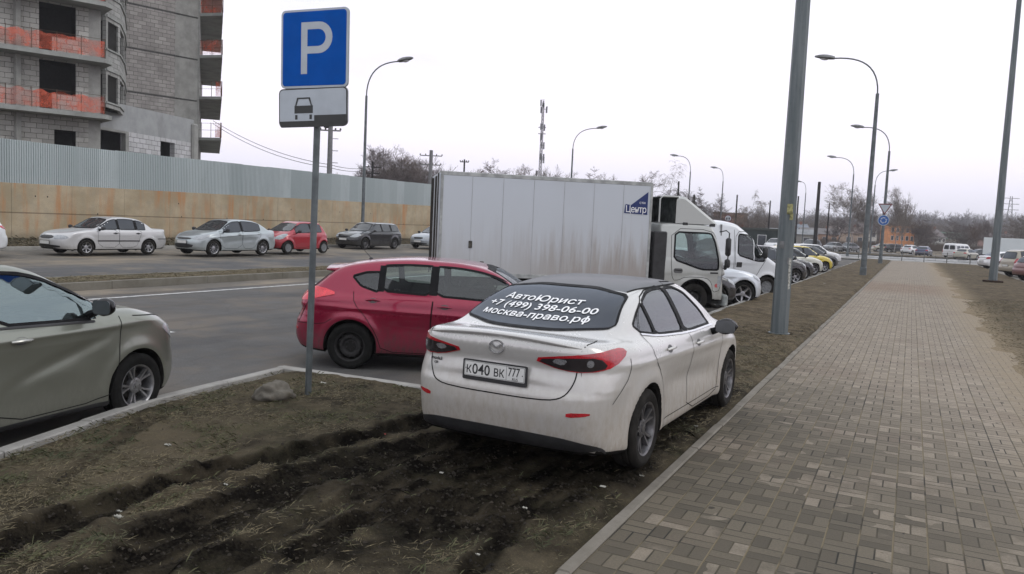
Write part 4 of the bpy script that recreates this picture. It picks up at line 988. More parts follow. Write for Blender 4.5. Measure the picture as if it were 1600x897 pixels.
def tree(kind, px, d, ytop, label, bark='grey', tw='grey', group=None, sx=1.0, seed=0, zb=0.0, name='bare_tree'):
    K = {'birch': dict(seed=11, H=10, spread=.30, droop=.10, depth=5, trunk=.13, first=.35, up=.7, nb=(3, 4)), 'weep': dict(seed=15, H=10, spread=.42, droop=.42, depth=5, trunk=.16, first=.3, up=.4, nb=(3, 5)),
         'round': dict(seed=23, H=9, spread=.62, droop=0, depth=5, trunk=.20, first=.2, up=.45, nb=(3, 4)), 'slim': dict(seed=31, H=10, spread=.22, droop=0, depth=4, trunk=.10, first=.25, up=.9, nb=(3, 4)), 'wide': dict(seed=44, H=8, spread=.85, droop=.04, depth=5, trunk=.20, first=.15, up=.3, nb=(3, 4))}[kind]
    K = dict(K); K['seed'] += seed*7; K['twig'] = .028 if d > 130 else .021 if d > 100 else .015; K['twig'] *= .7 if kind == 'birch' and d > 115 else 1; K['nb'] = (K['nb'][0]+(1 if kind != 'weep' else 0), K['nb'][1]+(1 if kind in ('slim', 'birch') else 0))
    key = f'{kind}{seed}{bark}{tw}'
    a, b, h0 = proto(key, **K)
    if not a.materials: a.materials.append(BARK[bark]); b.materials.append(TW[tw])
    k = 1230/d; hy = 349+.045*(px-800); H = 1.95+(hy-ytop)/k-zb; s = H/h0
    p = at_depth(px, d, zb); root = thing(name, label, 'tree', p, (px*.7+seed) % 6.28, group)
    for nm, me in (('trunk', a), ('crown', b)):
        o = bpy.data.objects.new(nm, me); COL.objects.link(o); o.parent = root; o.scale = (s*sx, s*sx, s)
    return root
g1 = 'bare trees behind the corrugated fence'; g2 = 'bare trees beyond the truck box'; g3 = 'bare trees around the roundabout'
for i, (k, px, d, yt, b, t, lab, sx) in enumerate([
    ('birch', 594, 112, 226, 'birch', 'grey', 'tallest bare birch just right of the street lamp behind the fence', 1.1), ('slim', 612, 118, 232, 'grey', 'grey', 'slim bare tree second from the street lamp behind the fence', 1.3), ('birch', 627, 108, 240, 'birch', 'grey', 'pale bare birch in the middle of the group behind the fence', 1.0),
    ('round', 643, 114, 231, 'brown', 'brown', 'dense brown bare tree right of the middle behind the fence', .9), ('birch', 657, 120, 243, 'grey', 'grey', 'thin bare tree directly left of the two-armed pole', 1.0), ('round', 603, 124, 238, 'brown', 'grey', 'bare tree between the two leftmost ones behind the fence', 1.0), ('birch', 636, 122, 236, 'birch', 'pale', 'pale thin birch between the middle trees behind the fence', 1.0), ('round', 667, 124, 250, 'grey', 'grey', 'bare tree standing behind the two-armed pole', 1.0), ('slim', 684, 116, 246, 'grey', 'grey', 'bare tree directly right of the two-armed pole', 1.4), ('slim', 695, 128, 256, 'grey', 'pale', 'faint small bare tree at the truck rear corner', 1.2), ('slim', 530, 120, 262, 'grey', 'pale', 'small faint bare tree top just right of the concrete pole', 1.3), ('slim', 553, 125, 268, 'grey', 'pale', 'tiny bare tree top left of the street lamp over the fence', 1.2)]):
    tree(k, px, d, yt, lab, b, t, g1, sx, seed=i % 4)
for i, (k, px, d, yt, lab) in enumerate([('wide', 752, 150, 253, 'leftmost spreading bare tree over the truck box'), ('round', 775, 155, 247, 'brownish bare tree second from the left over the truck box'), ('slim', 798, 150, 256, 'small bare tree left of the cell tower'), ('round', 822, 160, 258, 'bare tree close to the left of the cell tower'), ('slim', 862, 155, 258, 'slim bare tree right of the cell tower'), ('slim', 876, 158, 262, 'second slim bare tree right of the cell tower'), ('wide', 915, 150, 261, 'spreading bare tree right of the lamp over the truck box'), ('round', 838, 165, 262, 'bare tree directly left of the tower foot'), ('wide', 762, 165, 260, 'lower bare tree between the two left ones over the truck box'), ('round', 900, 165, 267, 'low brown bare tree right behind the lamp over the truck box'), ('wide', 965, 165, 275, 'low spreading bare tree before the logo end of the truck'), ('slim', 930, 165, 268, 'slim pale tree past the middle of the truck roof'), ('slim', 944, 160, 272, 'low bare tree top past the middle of the truck roof'), ('wide', 985, 140, 266, 'bare tree just left of the big birch over the truck front'), ('slim', 1005, 140, 270, 'slim bare tree touching the big birch')]):
    tree(k, px, d, yt, lab, 'brown', ('brown', 'grey', 'pale')[i % 3], g2, 1.1, seed=(i+1) % 4)
tree('weep', 1033, 92, 249, 'big drooping birch behind the wind deflector of the truck', 'birch', 'grey', None, .85)
for i, (k, px, d, yt, b, t, lab, sx) in enumerate([('round', 1062, 112, 303, 'grey', 'grey', 'small bare tree between the big birch and the spruce', 1.0), ('wide', 1100, 112, 292, 'brown', 'grey', 'wide bare tree behind the van roof, left of the round red sign', 1.0), ('round', 1122, 118, 301, 'brown', 'brown', 'bare tree right behind the lamp above the van roof', .9),
    ('weep', 1166, 116, 296, 'birch', 'pale', 'small pale weeping birch over the reddish bushes', .7), ('birch', 1335, 118, 284, 'birch', 'pale', 'thin tall birch behind the lamp with left arm', .9), ('birch', 1352, 124, 300, 'grey', 'grey', 'thin bare tree between the two verge lamp posts', .8), ('birch', 1398, 122, 290, 'birch', 'pale', 'thin tall birch right of the roundabout sign', .75), ('slim', 1409, 130, 300, 'birch', 'pale', 'slim birch left of the orange house', .9),
    ('wide', 1449, 155, 335, 'brown', 'grey', 'spreading bare tree behind the dark blue saloon', 1.0), ('round', 1436, 165, 337, 'brown', 'brown', 'round bare tree right of the orange house', 1.0), ('wide', 1498, 160, 341, 'brown', 'grey', 'broad bare tree behind the white minibus', 1.0), ('round', 1515, 170, 348, 'brown', 'brown', 'dense bare tree right of the minibus', 1.0),
    ('slim', 1540, 150, 338, 'brown', 'grey', 'thin straight tree left of the right mast', 1.0), ('slim', 1529, 155, 344, 'brown', 'brown', 'second thin straight tree left of the right mast', 1.0), ('slim', 1556, 165, 346, 'brown', 'grey', 'thin tree hidden partly by the right mast', 1.0), ('wide', 1590, 150, 330, 'grey', 'pale', 'pale bare tree at the right edge over the beige estate', .9), ('round', 1310, 165, 335, 'brown', 'grey', 'bare tree behind the cars between near and second verge posts', 1.1), ('round', 1228, 150, 338, 'brown', 'grey', 'bare tree directly behind the near mast', 1.0), ('slim', 1190, 140, 330, 'brown', 'grey', 'thin bare tree left of the near mast', 1.1)]):
    tree(k, px, d, yt, lab, b, t, g3, sx, seed=(i*3) % 5)
def spruce():
    p = at_depth(1081, 108, 0); root = thing('spruce', 'small dark spruce above the van roof', 'tree', p); r = random.Random(2); H = 7.0
    MB().tube([(0, 0, 0), (0, 0, H)], [.14, .02], 6).build('trunk', BARK['brown'], root); V = []; F = []
    for i in range(2600):
        z = r.uniform(.12, 1)**.8*H; rad = (H-z)*.30*(.75+.25*math.sin(z*7)); a = r.uniform(0, 6.28); rr = rad*r.uniform(.25, 1)**.6; q = Vector((rr*math.cos(a), rr*math.sin(a), z-.18*rr)); d = Vector((math.cos(a), math.sin(a), -.35))*r.uniform(.15, .32); w = Vector((-math.sin(a), math.cos(a), 0))*.05; b = len(V)
        V += [tuple(q-w), tuple(q+w), tuple(q+d)]; F.append((b, b+1, b+2))
    pmesh('crown', V, F, simple('spruce_needles', (.022, .035, .022), .9, var=.4), root)
spruce()
def far_wood():
    """the hazy leafless wood on the rise behind everything"""
    r = random.Random(9)
    hv = []; hf = []
    xs = np.arange(-700, 900, 20); 
    V = []; F = []
    def hz(x, y): return -.3+np.clip((y-260)/240, 0, 1)*(4+2*math.sin(x*.01)+2*math.sin(x*.031+1))
    ys = [240, 300, 360, 420, 480, 560, 900]
    for y in ys:
        for x in xs: V.append((x, y, hz(x, y) if y < 700 else -1))
    n = len(xs)
    for j in range(len(ys)-1):
        for i in range(n-1): F.append((j*n+i, j*n+i+1, (j+1)*n+i+1, (j+1)*n+i))
    structure(pmesh('hill', V, F, concrete('hill_ground', (.07, .058, .045), (.11, .09, .07), .02, (.06, .06, .04), .5), smooth=True))
    protos = [tree_mesh('t', seed=100+k, H=9, spread=.5, depth=3, trunk=.16, twig=.07, first=.2, nb=(4, 5)) for k in range(5)]
    arr = [(np.array(a[0]+b[0]), [tuple(f) for f in a[1]]+[tuple(q+len(a[0]) for q in f) for f in b[1]]) for a, b in protos]
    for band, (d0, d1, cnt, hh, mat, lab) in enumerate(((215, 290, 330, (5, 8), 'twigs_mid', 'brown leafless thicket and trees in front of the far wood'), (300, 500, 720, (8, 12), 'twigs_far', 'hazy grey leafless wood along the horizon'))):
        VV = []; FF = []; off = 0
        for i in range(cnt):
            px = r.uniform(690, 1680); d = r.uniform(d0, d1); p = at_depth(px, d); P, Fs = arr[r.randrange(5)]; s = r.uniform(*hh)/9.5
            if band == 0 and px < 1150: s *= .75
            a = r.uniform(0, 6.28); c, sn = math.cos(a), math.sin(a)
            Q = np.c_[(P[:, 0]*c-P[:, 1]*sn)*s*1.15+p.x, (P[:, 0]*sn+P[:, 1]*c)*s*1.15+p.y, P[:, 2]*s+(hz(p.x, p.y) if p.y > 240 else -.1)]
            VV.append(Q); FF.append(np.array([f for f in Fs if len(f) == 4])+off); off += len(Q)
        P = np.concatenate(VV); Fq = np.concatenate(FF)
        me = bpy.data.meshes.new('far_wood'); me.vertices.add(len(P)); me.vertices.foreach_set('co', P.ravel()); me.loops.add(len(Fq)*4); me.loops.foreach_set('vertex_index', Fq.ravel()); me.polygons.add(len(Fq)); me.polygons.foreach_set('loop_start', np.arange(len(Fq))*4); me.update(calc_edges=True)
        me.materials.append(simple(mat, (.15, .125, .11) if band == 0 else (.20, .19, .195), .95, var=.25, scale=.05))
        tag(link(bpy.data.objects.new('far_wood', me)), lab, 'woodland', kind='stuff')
far_wood()
def thicket(px0, px1, d, h, mat, label, n=9000, seed=5):
    """bushes: a mass of thin upright twigs"""
    r = np.random.default_rng(seed); A, B = at_depth(px0, d), at_depth(px1, d)
    t = r.uniform(0, 1, n); dep = r.uniform(-5, 5, n); f = np.array([-math.sin(YAW), math.cos(YAW)])
    x = A.x+(B.x-A.x)*t+f[0]*dep; y = A.y+(B.y-A.y)*t+f[1]*dep; hh = h*(.55+.45*(vnoise(t*20, dep*0, 1.0, seed)*.5+.5))*r.uniform(.35, 1, n); a = r.uniform(0, 6.28, n); l = hh*.45; w = .022
    V = np.empty((n, 3, 3)); z0 = hh*r.uniform(0, .5, n)
    V[:, 0] = np.c_[x-w, y, z0]; V[:, 1] = np.c_[x+w, y, z0]; V[:, 2] = np.c_[x+np.cos(a)*l*.4, y+np.sin(a)*l*.4, hh]
    P = V.reshape(-1, 3); i = np.arange(n)*3; F = np.stack([i, i+1, i+2], 1)
    me = bpy.data.meshes.new('bushes'); me.vertices.add(len(P)); me.vertices.foreach_set('co', P.ravel()); me.loops.add(len(F)*3); me.loops.foreach_set('vertex_index', F.ravel()); me.polygons.add(len(F)); me.polygons.foreach_set('loop_start', np.arange(len(F))*3); me.update(calc_edges=True); me.materials.append(mat)
    tag(link(bpy.data.objects.new('bushes', me)), label, 'bushes', kind='stuff')
thicket(1086, 1168, 122, 5.0, simple('red_twigs', (.17, .085, .065), .9, var=.3, scale=.5), 'reddish bare bushes behind the van', 12000)
thicket(1180, 1560, 175, 2.4, simple('brown_twigs', (.10, .078, .062), .9, var=.3, scale=.5), 'low brown bushes in front of the far houses', 22000, 6)
def house(px, d, w, dep, h, roof, wallc, roofc, label, rz=20, windows=(3, 2), name='house', zb=-.1):
    p = at_depth(px, d, zb); root = thing(name, label, 'house', p, R(rz))
    MB().box(-w/2, w/2, -dep/2, dep/2, 0, h).build('wall', simple('wall_'+str(px), wallc, .85, var=.15, scale=1), root)
    if roof > 0:
        o = .35; V = [(-w/2-o, -dep/2-o, h), (w/2+o, -dep/2-o, h), (w/2+o, dep/2+o, h), (-w/2-o, dep/2+o, h), (-w/2-o, 0, h+roof), (w/2+o, 0, h+roof)]
        ro = MB().add(V, [(0, 1, 5, 4), (2, 3, 4, 5), (1, 2, 5), (3, 0, 4), (3, 2, 1, 0)]).build('roof', simple('roof_'+str(px), roofc, .7, var=.2, scale=1), root)
        MB().box(w*.2, w*.2+.5, -.25, .25, h+roof*.4, h+roof+.6).build('chimney', simple('chimney_brick', (.22, .11, .08), .9), ro)
    else: MB().box(-w/2-.1, w/2+.1, -dep/2-.1, dep/2+.1, h, h+.3).build('roof', simple('roof_'+str(px), roofc, .7), root)
    nx, nz = windows; gm = simple('far_pane', (.05, .055, .065), .2); fmn = simple('far_frame', (.5, .5, .5), .6)
    for i in range(nx):
        for j in range(nz):
            x = -w/2+(i+.5)*w/nx; z = (j+.5)*h/nz; ww = min(1.0, w/nx*.45); wh = min(1.4, h/nz*.5)
            f = MB().box(x-ww/2-.08, x+ww/2+.08, -dep/2-.05, -dep/2+.02, z-wh/2-.08, z+wh/2+.08).build('window', fmn, root)
            MB().box(x-ww/2, x+ww/2, -dep/2-.06, -dep/2-.045, z-wh/2, z+wh/2).build('pane', gm, f)
    return root
house(1401, 172, 5.0, 6, 5.2, 0, (.62, .28, .13), (.16, .12, .10), 'orange three-storey house right of the roundabout sign', 20, (5, 3))
house(1455, 230, 4.2, 6, 3.6, 2.4, (.50, .50, .47), (.14, .12, .12), 'pale gabled house left of the white minibus', 60, (2, 2))
house(1488, 240, 7, 6, 3.2, 2.2, (.40, .37, .32), (.09, .13, .10), 'low cream house with green roof behind the minibus', 10, (3, 1))
house(1242, 190, 5, 6, 3.0, 2.0, (.45, .45, .44), (.20, .22, .25), 'pale house with grey roof right behind the near mast', 30, (2, 1))
house(1322, 200, 8, 6, 3.4, 1.6, (.36, .28, .22), (.15, .12, .11), 'brownish low house between the second and third verge posts', 15, (3, 1))
house(1349, 205, 4, 5, 4.4, 1.6, (.48, .46, .42), (.12, .10, .10), 'narrow pale house behind the second verge post', 40, (2, 2))
house(1278, 185, 8, 6, 2.8, 1.4, (.38, .24, .17), (.16, .15, .15), 'low brick building behind the thick dark pole', 15, (4, 1))
house(1558, 220, 8, 6, 3.4, 2.0, (.34, .22, .19), (.12, .10, .10), 'dull red house behind the right mast', 15, (3, 1))
house(1140, 135, 5.5, 5, 5.2, 0, (.30, .20, .15), (.2, .16, .14), 'flat brick building above the reddish bushes', 10, (2, 1), name='brick_building')
house(1186, 105, 8.6, 3.0, 2.6, 0, (.030, .038, .036), (.05, .055, .05), 'long dark green shed right of the van roof', 24, (1, 1), name='dark_shed')
house(1215, 140, 12, 4, 2.4, 0.9, (.30, .29, .27), (.25, .26, .27), 'row of low grey garages left of the near mast', 20, (4, 1), name='garage_row')
def pylon():
    p = at_depth(1573, 420, 4); root = thing('power_pylon', 'tiny lattice pylon on the horizon right of the right mast', 'pylon', p); m = MB(); H = 24
    for x, y in ((-2, -2), (2, -2), (2, 2), (-2, 2)): m.tube([(x, y, 0), (x*.2, y*.2, H)], .15, 3)
    for k in range(8):
        z = k*3; s = 1-.8*z/H; m.tube([(-2*s, -2*s, z), (2*s, 2*s, z+2)], .1, 3); m.tube([(2*s, -2*s, z), (-2*s, 2*s, z+2)], .1, 3)
    for z in (17, 20, 23): m.tube([(-4, -2, z), (4, 2, z)], .15, 3)
    m.build('lattice', simple('pylon_steel', (.12, .12, .13), .7), root)
pylon()
# ================================================================== materials for vehicles
def paint(name, col, metal=.25, rough=.32, dirt=.5, dirtcol=(.20, .175, .14), dirt_top=.75, coat=.8):
    if name in MATS: return MATS[name]
    m, t = newmat(name)
    o = t.obj(); s = t.sep(o)
    # road dirt: thrown up from below, in streaks and blotches
    n = t.noise(o, 3.0, 6, .65); n2 = t.noise(t.mul(o, (1.5, 1.5, .6)), 14, 5, .7)
    h = t.mr(t.m('ADD', s[2], t.m('MULTIPLY', t.m('SUBTRACT', n, .5), .55)), .12, dirt_top, 1.0, 0.0)
    f = t.m('MULTIPLY', h, t.mr(n2, .25, .75, .35, 1.0))
    f = t.m('MULTIPLY', f, dirt, clamp=True)
    f = t.m('ADD', f, t.m('MULTIPLY', t.mr(t.noise(o, 40, 3), .5, .9), .02*dirt), clamp=True)
    c = t.mix(f, col, dirtcol)
    geo = t.n('ShaderNodeNewGeometry')
    rr = t.fmix(f, rough, .75)
    b = t.bsdf(Base_Color=c, Roughness=rr, Metallic=t.m('MULTIPLY', metal, t.m('SUBTRACT', 1.0, f)))
    t.set(b.inputs['Coat Weight'], t.m('MULTIPLY', coat, t.m('SUBTRACT', 1.0, t.m('MULTIPLY', f, .9))))
    b.inputs['Coat Roughness'].default_value = .04
    inner = t.bsdf(Base_Color=(.03, .03, .032), Roughness=.8)
    mx = t.n('ShaderNodeMixShader'); t.set(mx.inputs[0], geo.outputs['Backfacing'])
    t.t.links.new(b.outputs[0], mx.inputs[1]); t.t.links.new(inner.outputs[0], mx.inputs[2])
    t.out(mx.outputs[0]); MATS[name] = m
    return m
def glass(name, tint=(.55, .62, .6), trans=.75, rough=.0, refl=.03):
    if name in MATS: return MATS[name]
    m, t = newmat(name)
    tr = t.n('ShaderNodeBsdfTransparent', {0: (*tint, 1)})
    gl = t.n('ShaderNodeBsdfGlossy'); gl.inputs['Roughness'].default_value = rough+.01; gl.inputs['Color'].default_value = (.50, .56, .66, 1) if 'black' in name else (.72, .86, .87, 1) if 'grey_saloon' in name else (.9, .93, .96, 1)
    df = t.bsdf(Base_Color=(.012, .013, .014) if 'black' in name else (.04, .042, .044), Roughness=.6)
    fr = t.n('ShaderNodeFresnel', {'IOR': 1.6})
    dust = t.mr(t.noise(t.obj(), 7, 5, .65), .35, .8, 0.01, .09)
    a = t.n('ShaderNodeMixShader'); t.set(a.inputs[0], t.m('ADD', 1-trans, t.m('MULTIPLY', dust, .5), clamp=True)); t.t.links.new(tr.outputs[0], a.inputs[1]); t.t.links.new(df.outputs[0], a.inputs[2])
    c = t.n('ShaderNodeMixShader'); t.set(c.inputs[0], t.m('ADD', t.m('MULTIPLY', fr.outputs[0], .8 if 'black' in name else .8), refl, clamp=True))
    t.t.links.new(a.outputs[0], c.inputs[1]); t.t.links.new(gl.outputs[0], c.inputs[2])
    t.out(c.outputs[0]); MATS[name] = m
    return m
def lens(name, col, rough=.08, pat=0):
    """lamp lens / reflector plastic"""
    if name in MATS: return MATS[name]
    m, t = newmat(name)
    o = t.obj()
    w = t.n('ShaderNodeTexVoronoi', {'Scale': 75.0}); t.set(w.inputs['Vector'], o)
    f = t.m('MULTIPLY', t.mr(w.outputs['Distance'], .1, .6), t.mr(t.noise(o, 9, 3), .3, .7, .5, 1))
    c = t.mix(f, tuple(x*.55 for x in col), tuple(min(1, x*1.2) for x in col))
    b = t.bsdf(Base_Color=c, Roughness=.25)
    b.inputs['Coat Weight'].default_value = 1.0; b.inputs['Coat Roughness'].default_value = .02
    t.out(b.outputs[0]); MATS[name] = m
    return m
def car_mats():
    g = {}
    g['glass'] = glass('car_glass', (.70, .80, .76), .93)
    g['dark_glass'] = glass('tinted_glass', (.12, .13, .14), .5)
    g['black_glass'] = glass('black_glass', (.03, .03, .035), .15)
    g['rubber'] = simple('tyre_rubber', (.011, .011, .0105), .85, var=.35, scale=9, bump=.002)
    g['dusty_rubber'] = simple('dusty_tyre', (.020, .0185, .0165), .9, var=.35, scale=7, bump=.002)
    g['black'] = simple('black_plastic', (.022, .022, .023), .5, var=.3, scale=5)
    g['trim'] = simple('trim_black', (.008, .008, .009), .6, var=.2)
    g['gap'] = simple('panel_gap', (.01, .01, .01), .8, var=.1)
    g['well'] = simple('wheel_well', (.015, .014, .013), .95, var=.3)
    g['alloy'] = simple('alloy', (.34, .34, .35), .35, metal=.8, var=.25, scale=12)
    g['dark_alloy'] = simple('dark_alloy', (.15, .147, .15), .38, metal=.75, var=.4, scale=12)
    g['steel'] = simple('steel_rim', (.035, .034, .034), .6, metal=.2, var=.4, scale=14)
    g['hub'] = simple('hub_dark', (.02, .019, .018), .7, metal=.3, var=.3)
    g['chrome'] = simple('chrome', (.75, .76, .78), .12, metal=1.0, var=.08)
    g['red'] = lens('red_lens', (.40, .006, .016))
    g['darkred'] = lens('smoked_lens', (.10, .006, .01))
    g['clear'] = lens('clear_lens', (.34, .36, .38))
    g['smoke'] = simple('smoke_lens', (.022, .018, .02), .12, var=.1)
    g['bulb'] = lens('bulb_lens', (.20, .20, .21))
    g['plate'] = simple('plate_white', (.62, .62, .60), .4, var=.06)
    g['ink'] = simple('plate_ink', (.012, .012, .013), .5, var=.1)
    g['seat'] = simple('seat_cloth', (.03, .03, .032), .9, var=.3)
    g['white_vinyl'] = simple('white_vinyl', (.86, .86, .86), .45, var=.03)
    return g
G = car_mats()
G['mirror'] = simple('mirror_face', (.10, .105, .11), .12, metal=.6, var=.1)
G['gloss'] = simple('gloss_black', (.012, .012, .013), .15, var=.1)

class GS:
    """panel gaps: every shut line becomes a strip of its own"""
    def __init__(s): s.v = []
    def add(s, V, F): s.v.append((V, F))
    def build(s, name, mat, parent):
        for V, F in s.v: pmesh(name, V, F, mat, parent, smooth=True)
# ================================================================== curves
def pchip(pts):
    x = np.array([p[0] for p in pts], float); y = np.array([p[1] for p in pts], float)
    h = np.diff(x); d = np.diff(y)/h; m = np.zeros(len(x))
    for i in range(1, len(x)-1):
        if d[i-1]*d[i] > 0:
            w1 = 2*h[i]+h[i-1]; w2 = h[i]+2*h[i-1]
            m[i] = (w1+w2)/(w1/d[i-1]+w2/d[i])
    m[0] = d[0]; m[-1] = d[-1]
    X = np.linspace(x[0], x[-1], 600)
    i = np.clip(np.searchsorted(x, X, 'right')-1, 0, len(x)-2)
    t = (X-x[i])/h[i]
    Y = (2*t**3-3*t**2+1)*y[i]+(t**3-2*t**2+t)*h[i]*m[i]+(-2*t**3+3*t**2)*y[i+1]+(t**3-t**2)*h[i]*m[i+1]
    S = np.gradient(Y, X)
    return X, Y, S
class Cv:
    def __init__(s, pts): s.X, s.Y, s.S = pchip(pts)
    def __call__(s, x):
        r = np.interp(x, s.X, s.Y)
        if getattr(s, 'ext', False):
            r = np.where(x < s.X[0], s.Y[0]+(x-s.X[0])*max(s.S[0], 1.0), r); r = np.where(x > s.X[-1], s.Y[-1]+(x-s.X[-1])*min(s.S[-1], -1.0), r)
        return r
    def cos(s, x): return 1/np.sqrt(1+np.interp(x, s.X, s.S)**2)
def smax(a, b, r):
    h = np.maximum(r-np.abs(a-b), 0)/r
    return np.maximum(a, b)+h*h*r*.25
def smin(a, b, r): return -smax(-a, -b, r)
def chaikin(p, n=2, closed=True):
    p = [np.array(q, float) for q in p]
    e = .22
    if n >= 10: n -= 10; e = .10
    for _ in range(n):
        q = []
        m = len(p)
        for i in range(m if closed else m-1):
            a, b = p[i], p[(i+1) % m]
            q += [a*(1-e)+b*e, a*e+b*(1-e)]
        if not closed: q = [p[0]]+q+[p[-1]]
        p = q
    return p
def inside(poly, X, Y):
    """points in polygon, numpy"""
    r = np.zeros(len(X), bool); n = len(poly)
    for i in range(n):
        x1, y1 = poly[i]; x2, y2 = poly[(i+1) % n]
        c = ((y1 > Y) != (y2 > Y))
        with np.errstate(divide='ignore', invalid='ignore'):
            r ^= c & (X < (x2-x1)*(Y-y1)/((y2-y1) if y2 != y1 else 1e-12)+x1)
    return r

# ================================================================== body shell
class Shell:
    def __init__(s, sp, q=1.0):
        s.sp = sp
        C = {k: Cv(sp[k]) for k in ('zt', 'xr', 'xf', 'side', 'plan', 'roof', 'gw', 'zb')}
        C['roof'].ext = True
        s.C = C; L = sp['L']; W = sp['W']; s.L = L; s.W = W
        s.gplan = Cv(sp.get('gplan', [(0, 1), (L, 1)]))
        s.rr = sp.get('rr', .10); s.rg = sp.get('rg', .10); s.re = sp.get('re', .10); s.ru = sp.get('ru', .05)
        s.crown = sp.get('crown', .07); s.rcrown = sp.get('rcrown', .05)
        s.pr = sp.get('pr', (.22, 3.0)); s.pf = sp.get('pf', (.30, 2.6)); s.xm = sp.get('xm', L*.5); s.cv = sp.get('cv', .06)
        s.extra = sp.get('extra'); s.gextra = sp.get('gextra')
        o = sp.get('core', (.62, L-.68, .58)); s.core = o
        # rays
        bw, bu, bd = sp.get('raybox', (.85, .85, .40))
        nt = int(230*q)//2*2; nx = int(170*q*(o[1]-o[0])/3.2); nc = int(46*q)
        per = 2*(bw*2+bu+bd); k = (np.arange(nt)+.5)/nt*per
        # walk the box perimeter, starting at the right side going up
        pts = []
        segs = [((-bw, -bd), (-bw, bu)), ((-bw, bu), (bw, bu)), ((bw, bu), (bw, -bd)), ((bw, -bd), (-bw, -bd))]
        acc = 0
        K = np.zeros((nt, 2))
        for a, b in segs:
            l = math.hypot(b[0]-a[0], b[1]-a[1]); msk = (k >= acc) & (k < acc+l+1e-9)
            t = (k[msk]-acc)/l; K[msk, 0] = a[0]+(b[0]-a[0])*t; K[msk, 1] = a[1]+(b[1]-a[1])*t; acc += l
        K /= np.linalg.norm(K, axis=1)[:, None]
        O = []; D = []
        phi = np.linspace(2, 90, nc+1)[:-1]
        for p in phi:                                 # rear cap, pole first
            c, sn = math.cos(R(p)), math.sin(R(p))
            for a in K: O.append((o[0], 0, o[2])); D.append((-c, a[0]*sn, a[1]*sn))
        for x in np.linspace(o[0], o[1], nx):
            for a in K: O.append((x, 0, o[2])); D.append((0, a[0], a[1]))
        for p in phi[::-1]:
            c, sn = math.cos(R(p)), math.sin(R(p))
            for a in K: O.append((o[1], 0, o[2])); D.append((c, a[0]*sn, a[1]*sn))
        O = np.array(O); D = np.array(D)
        T = np.linspace(.04, sp.get('reach', 1.9), 56)
        last = np.zeros(len(O))
        for tt in T:
            ins = s.F(O+D*tt) < 0
            last = np.where(ins, tt, last)
        lo = last; hi = last+(T[1]-T[0])
        for _ in range(18):
            mid = (lo+hi)/2; ins = s.F(O+D*mid[:, None]) < 0
            lo = np.where(ins, mid, lo); hi = np.where(ins, hi, mid)
        P = O+D*lo[:, None]
        nr = nc*2+nx
        F = []
        for i in range(nr-1):
            b = i*nt
            for j in range(nt):
                j2 = (j+1) % nt
                F.append((b+j, b+j2, b+nt+j2, b+nt+j))
        # caps
        P = np.vstack([P, P[:nt].mean(0)[None], P[(nr-1)*nt:].mean(0)[None]])
        ca, cb = len(P)-2, len(P)-1
        for j in range(nt):
            j2 = (j+1) % nt
            F.append((ca, j2, j)); b = (nr-1)*nt; F.append((cb, b+j, b+j2))
        # orientation check
        a, b, c = P[F[nt*nr//2][0]], P[F[nt*nr//2][1]], P[F[nt*nr//2][2]]
        nn = np.cross(b-a, c-a); 
        if np.dot(nn, (a+b+c)/3-np.array([a[0], 0, o[2]])) < 0: F = [f[::-1] for f in F]
        s.P = P; s.F_ = F
        e = .004; g = np.zeros_like(P)
        for ax in range(3):
            d = np.zeros(3); d[ax] = e
            g[:, ax] = s.F(P+d)-s.F(P-d)
        s.N = g/np.maximum(np.linalg.norm(g, axis=1), 1e-9)[:, None]
        s.bvh = BVHTree.FromPolygons([tuple(v) for v in P.tolist()], F)
    def F(s, p):
        C = s.C; x, y, z = p[:, 0], p[:, 1], p[:, 2]; ay = np.abs(y)
        w = C['side'](z)*C['plan'](x)
        if s.extra: w = w+s.extra(x, z)
        a = (ay-w)
        u = ay/s.W
        b = (z-(C['zt'](x)-s.crown*np.minimum(u, 1.2)**2.4))*C['zt'].cos(x)
        c = (C['xr'](z)+s.pr[0]*np.minimum(u, 1.3)**s.pr[1]-x)*C['xr'].cos(z)
        d = (x-(C['xf'](z)-s.pf[0]*np.minimum(u, 1.3)**s.pf[1]))*C['xf'].cos(z)
        e = C['zb'](x)-z
        body = smax(smax(a, b, s.rr), smax(c, d, .02), s.re)
        body = smax(body, e, .05)
        gw = C['gw'](z)*s.gplan(x)
        if s.gextra: gw = gw+s.gextra(x, z)
        g1 = (ay-gw)*.96
        v = np.minimum(ay/.7, 1.3)
        xx = s.xm+(x-s.xm)*(1+s.cv*v*v)
        g2 = (z-(C['roof'](xx)-s.rcrown*v**2.2))*C['roof'].cos(xx)
        gh = smax(smax(g1, g2, s.rg), s.sp.get('ghmin', .80)-z, .05)
        return smin(body, gh, s.ru)
    def hit(s, o, d):
        r = s.bvh.ray_cast(Vector(o), Vector(d).normalized())
        return r[0], r[1]
    def frame(s, face):
        if face == 'left': d = Vector((0, -1, 0)); u = Vector((1, 0, 0)); v = Vector((0, 0, 1))
        elif face == 'right': d = Vector((0, 1, 0)); u = Vector((1, 0, 0)); v = Vector((0, 0, 1))
        elif face == 'rear': d = Vector((1, 0, 0)); u = Vector((0, 1, 0)); v = Vector((0, 0, 1))
        elif face == 'front': d = Vector((-1, 0, 0)); u = Vector((0, 1, 0)); v = Vector((0, 0, 1))
        elif face == 'top': d = Vector((0, 0, -1)); u = Vector((1, 0, 0)); v = Vector((0, 1, 0))
        else:                                   # ('dir', dx, dy) horizontal direction the ray travels
            d = Vector((face[1], face[2], face[3] if len(face) > 3 else 0)).normalized(); v = Vector((0, 0, 1)); u = v.cross(d).normalized(); v = d.cross(u).normalized()
        return d, u, v
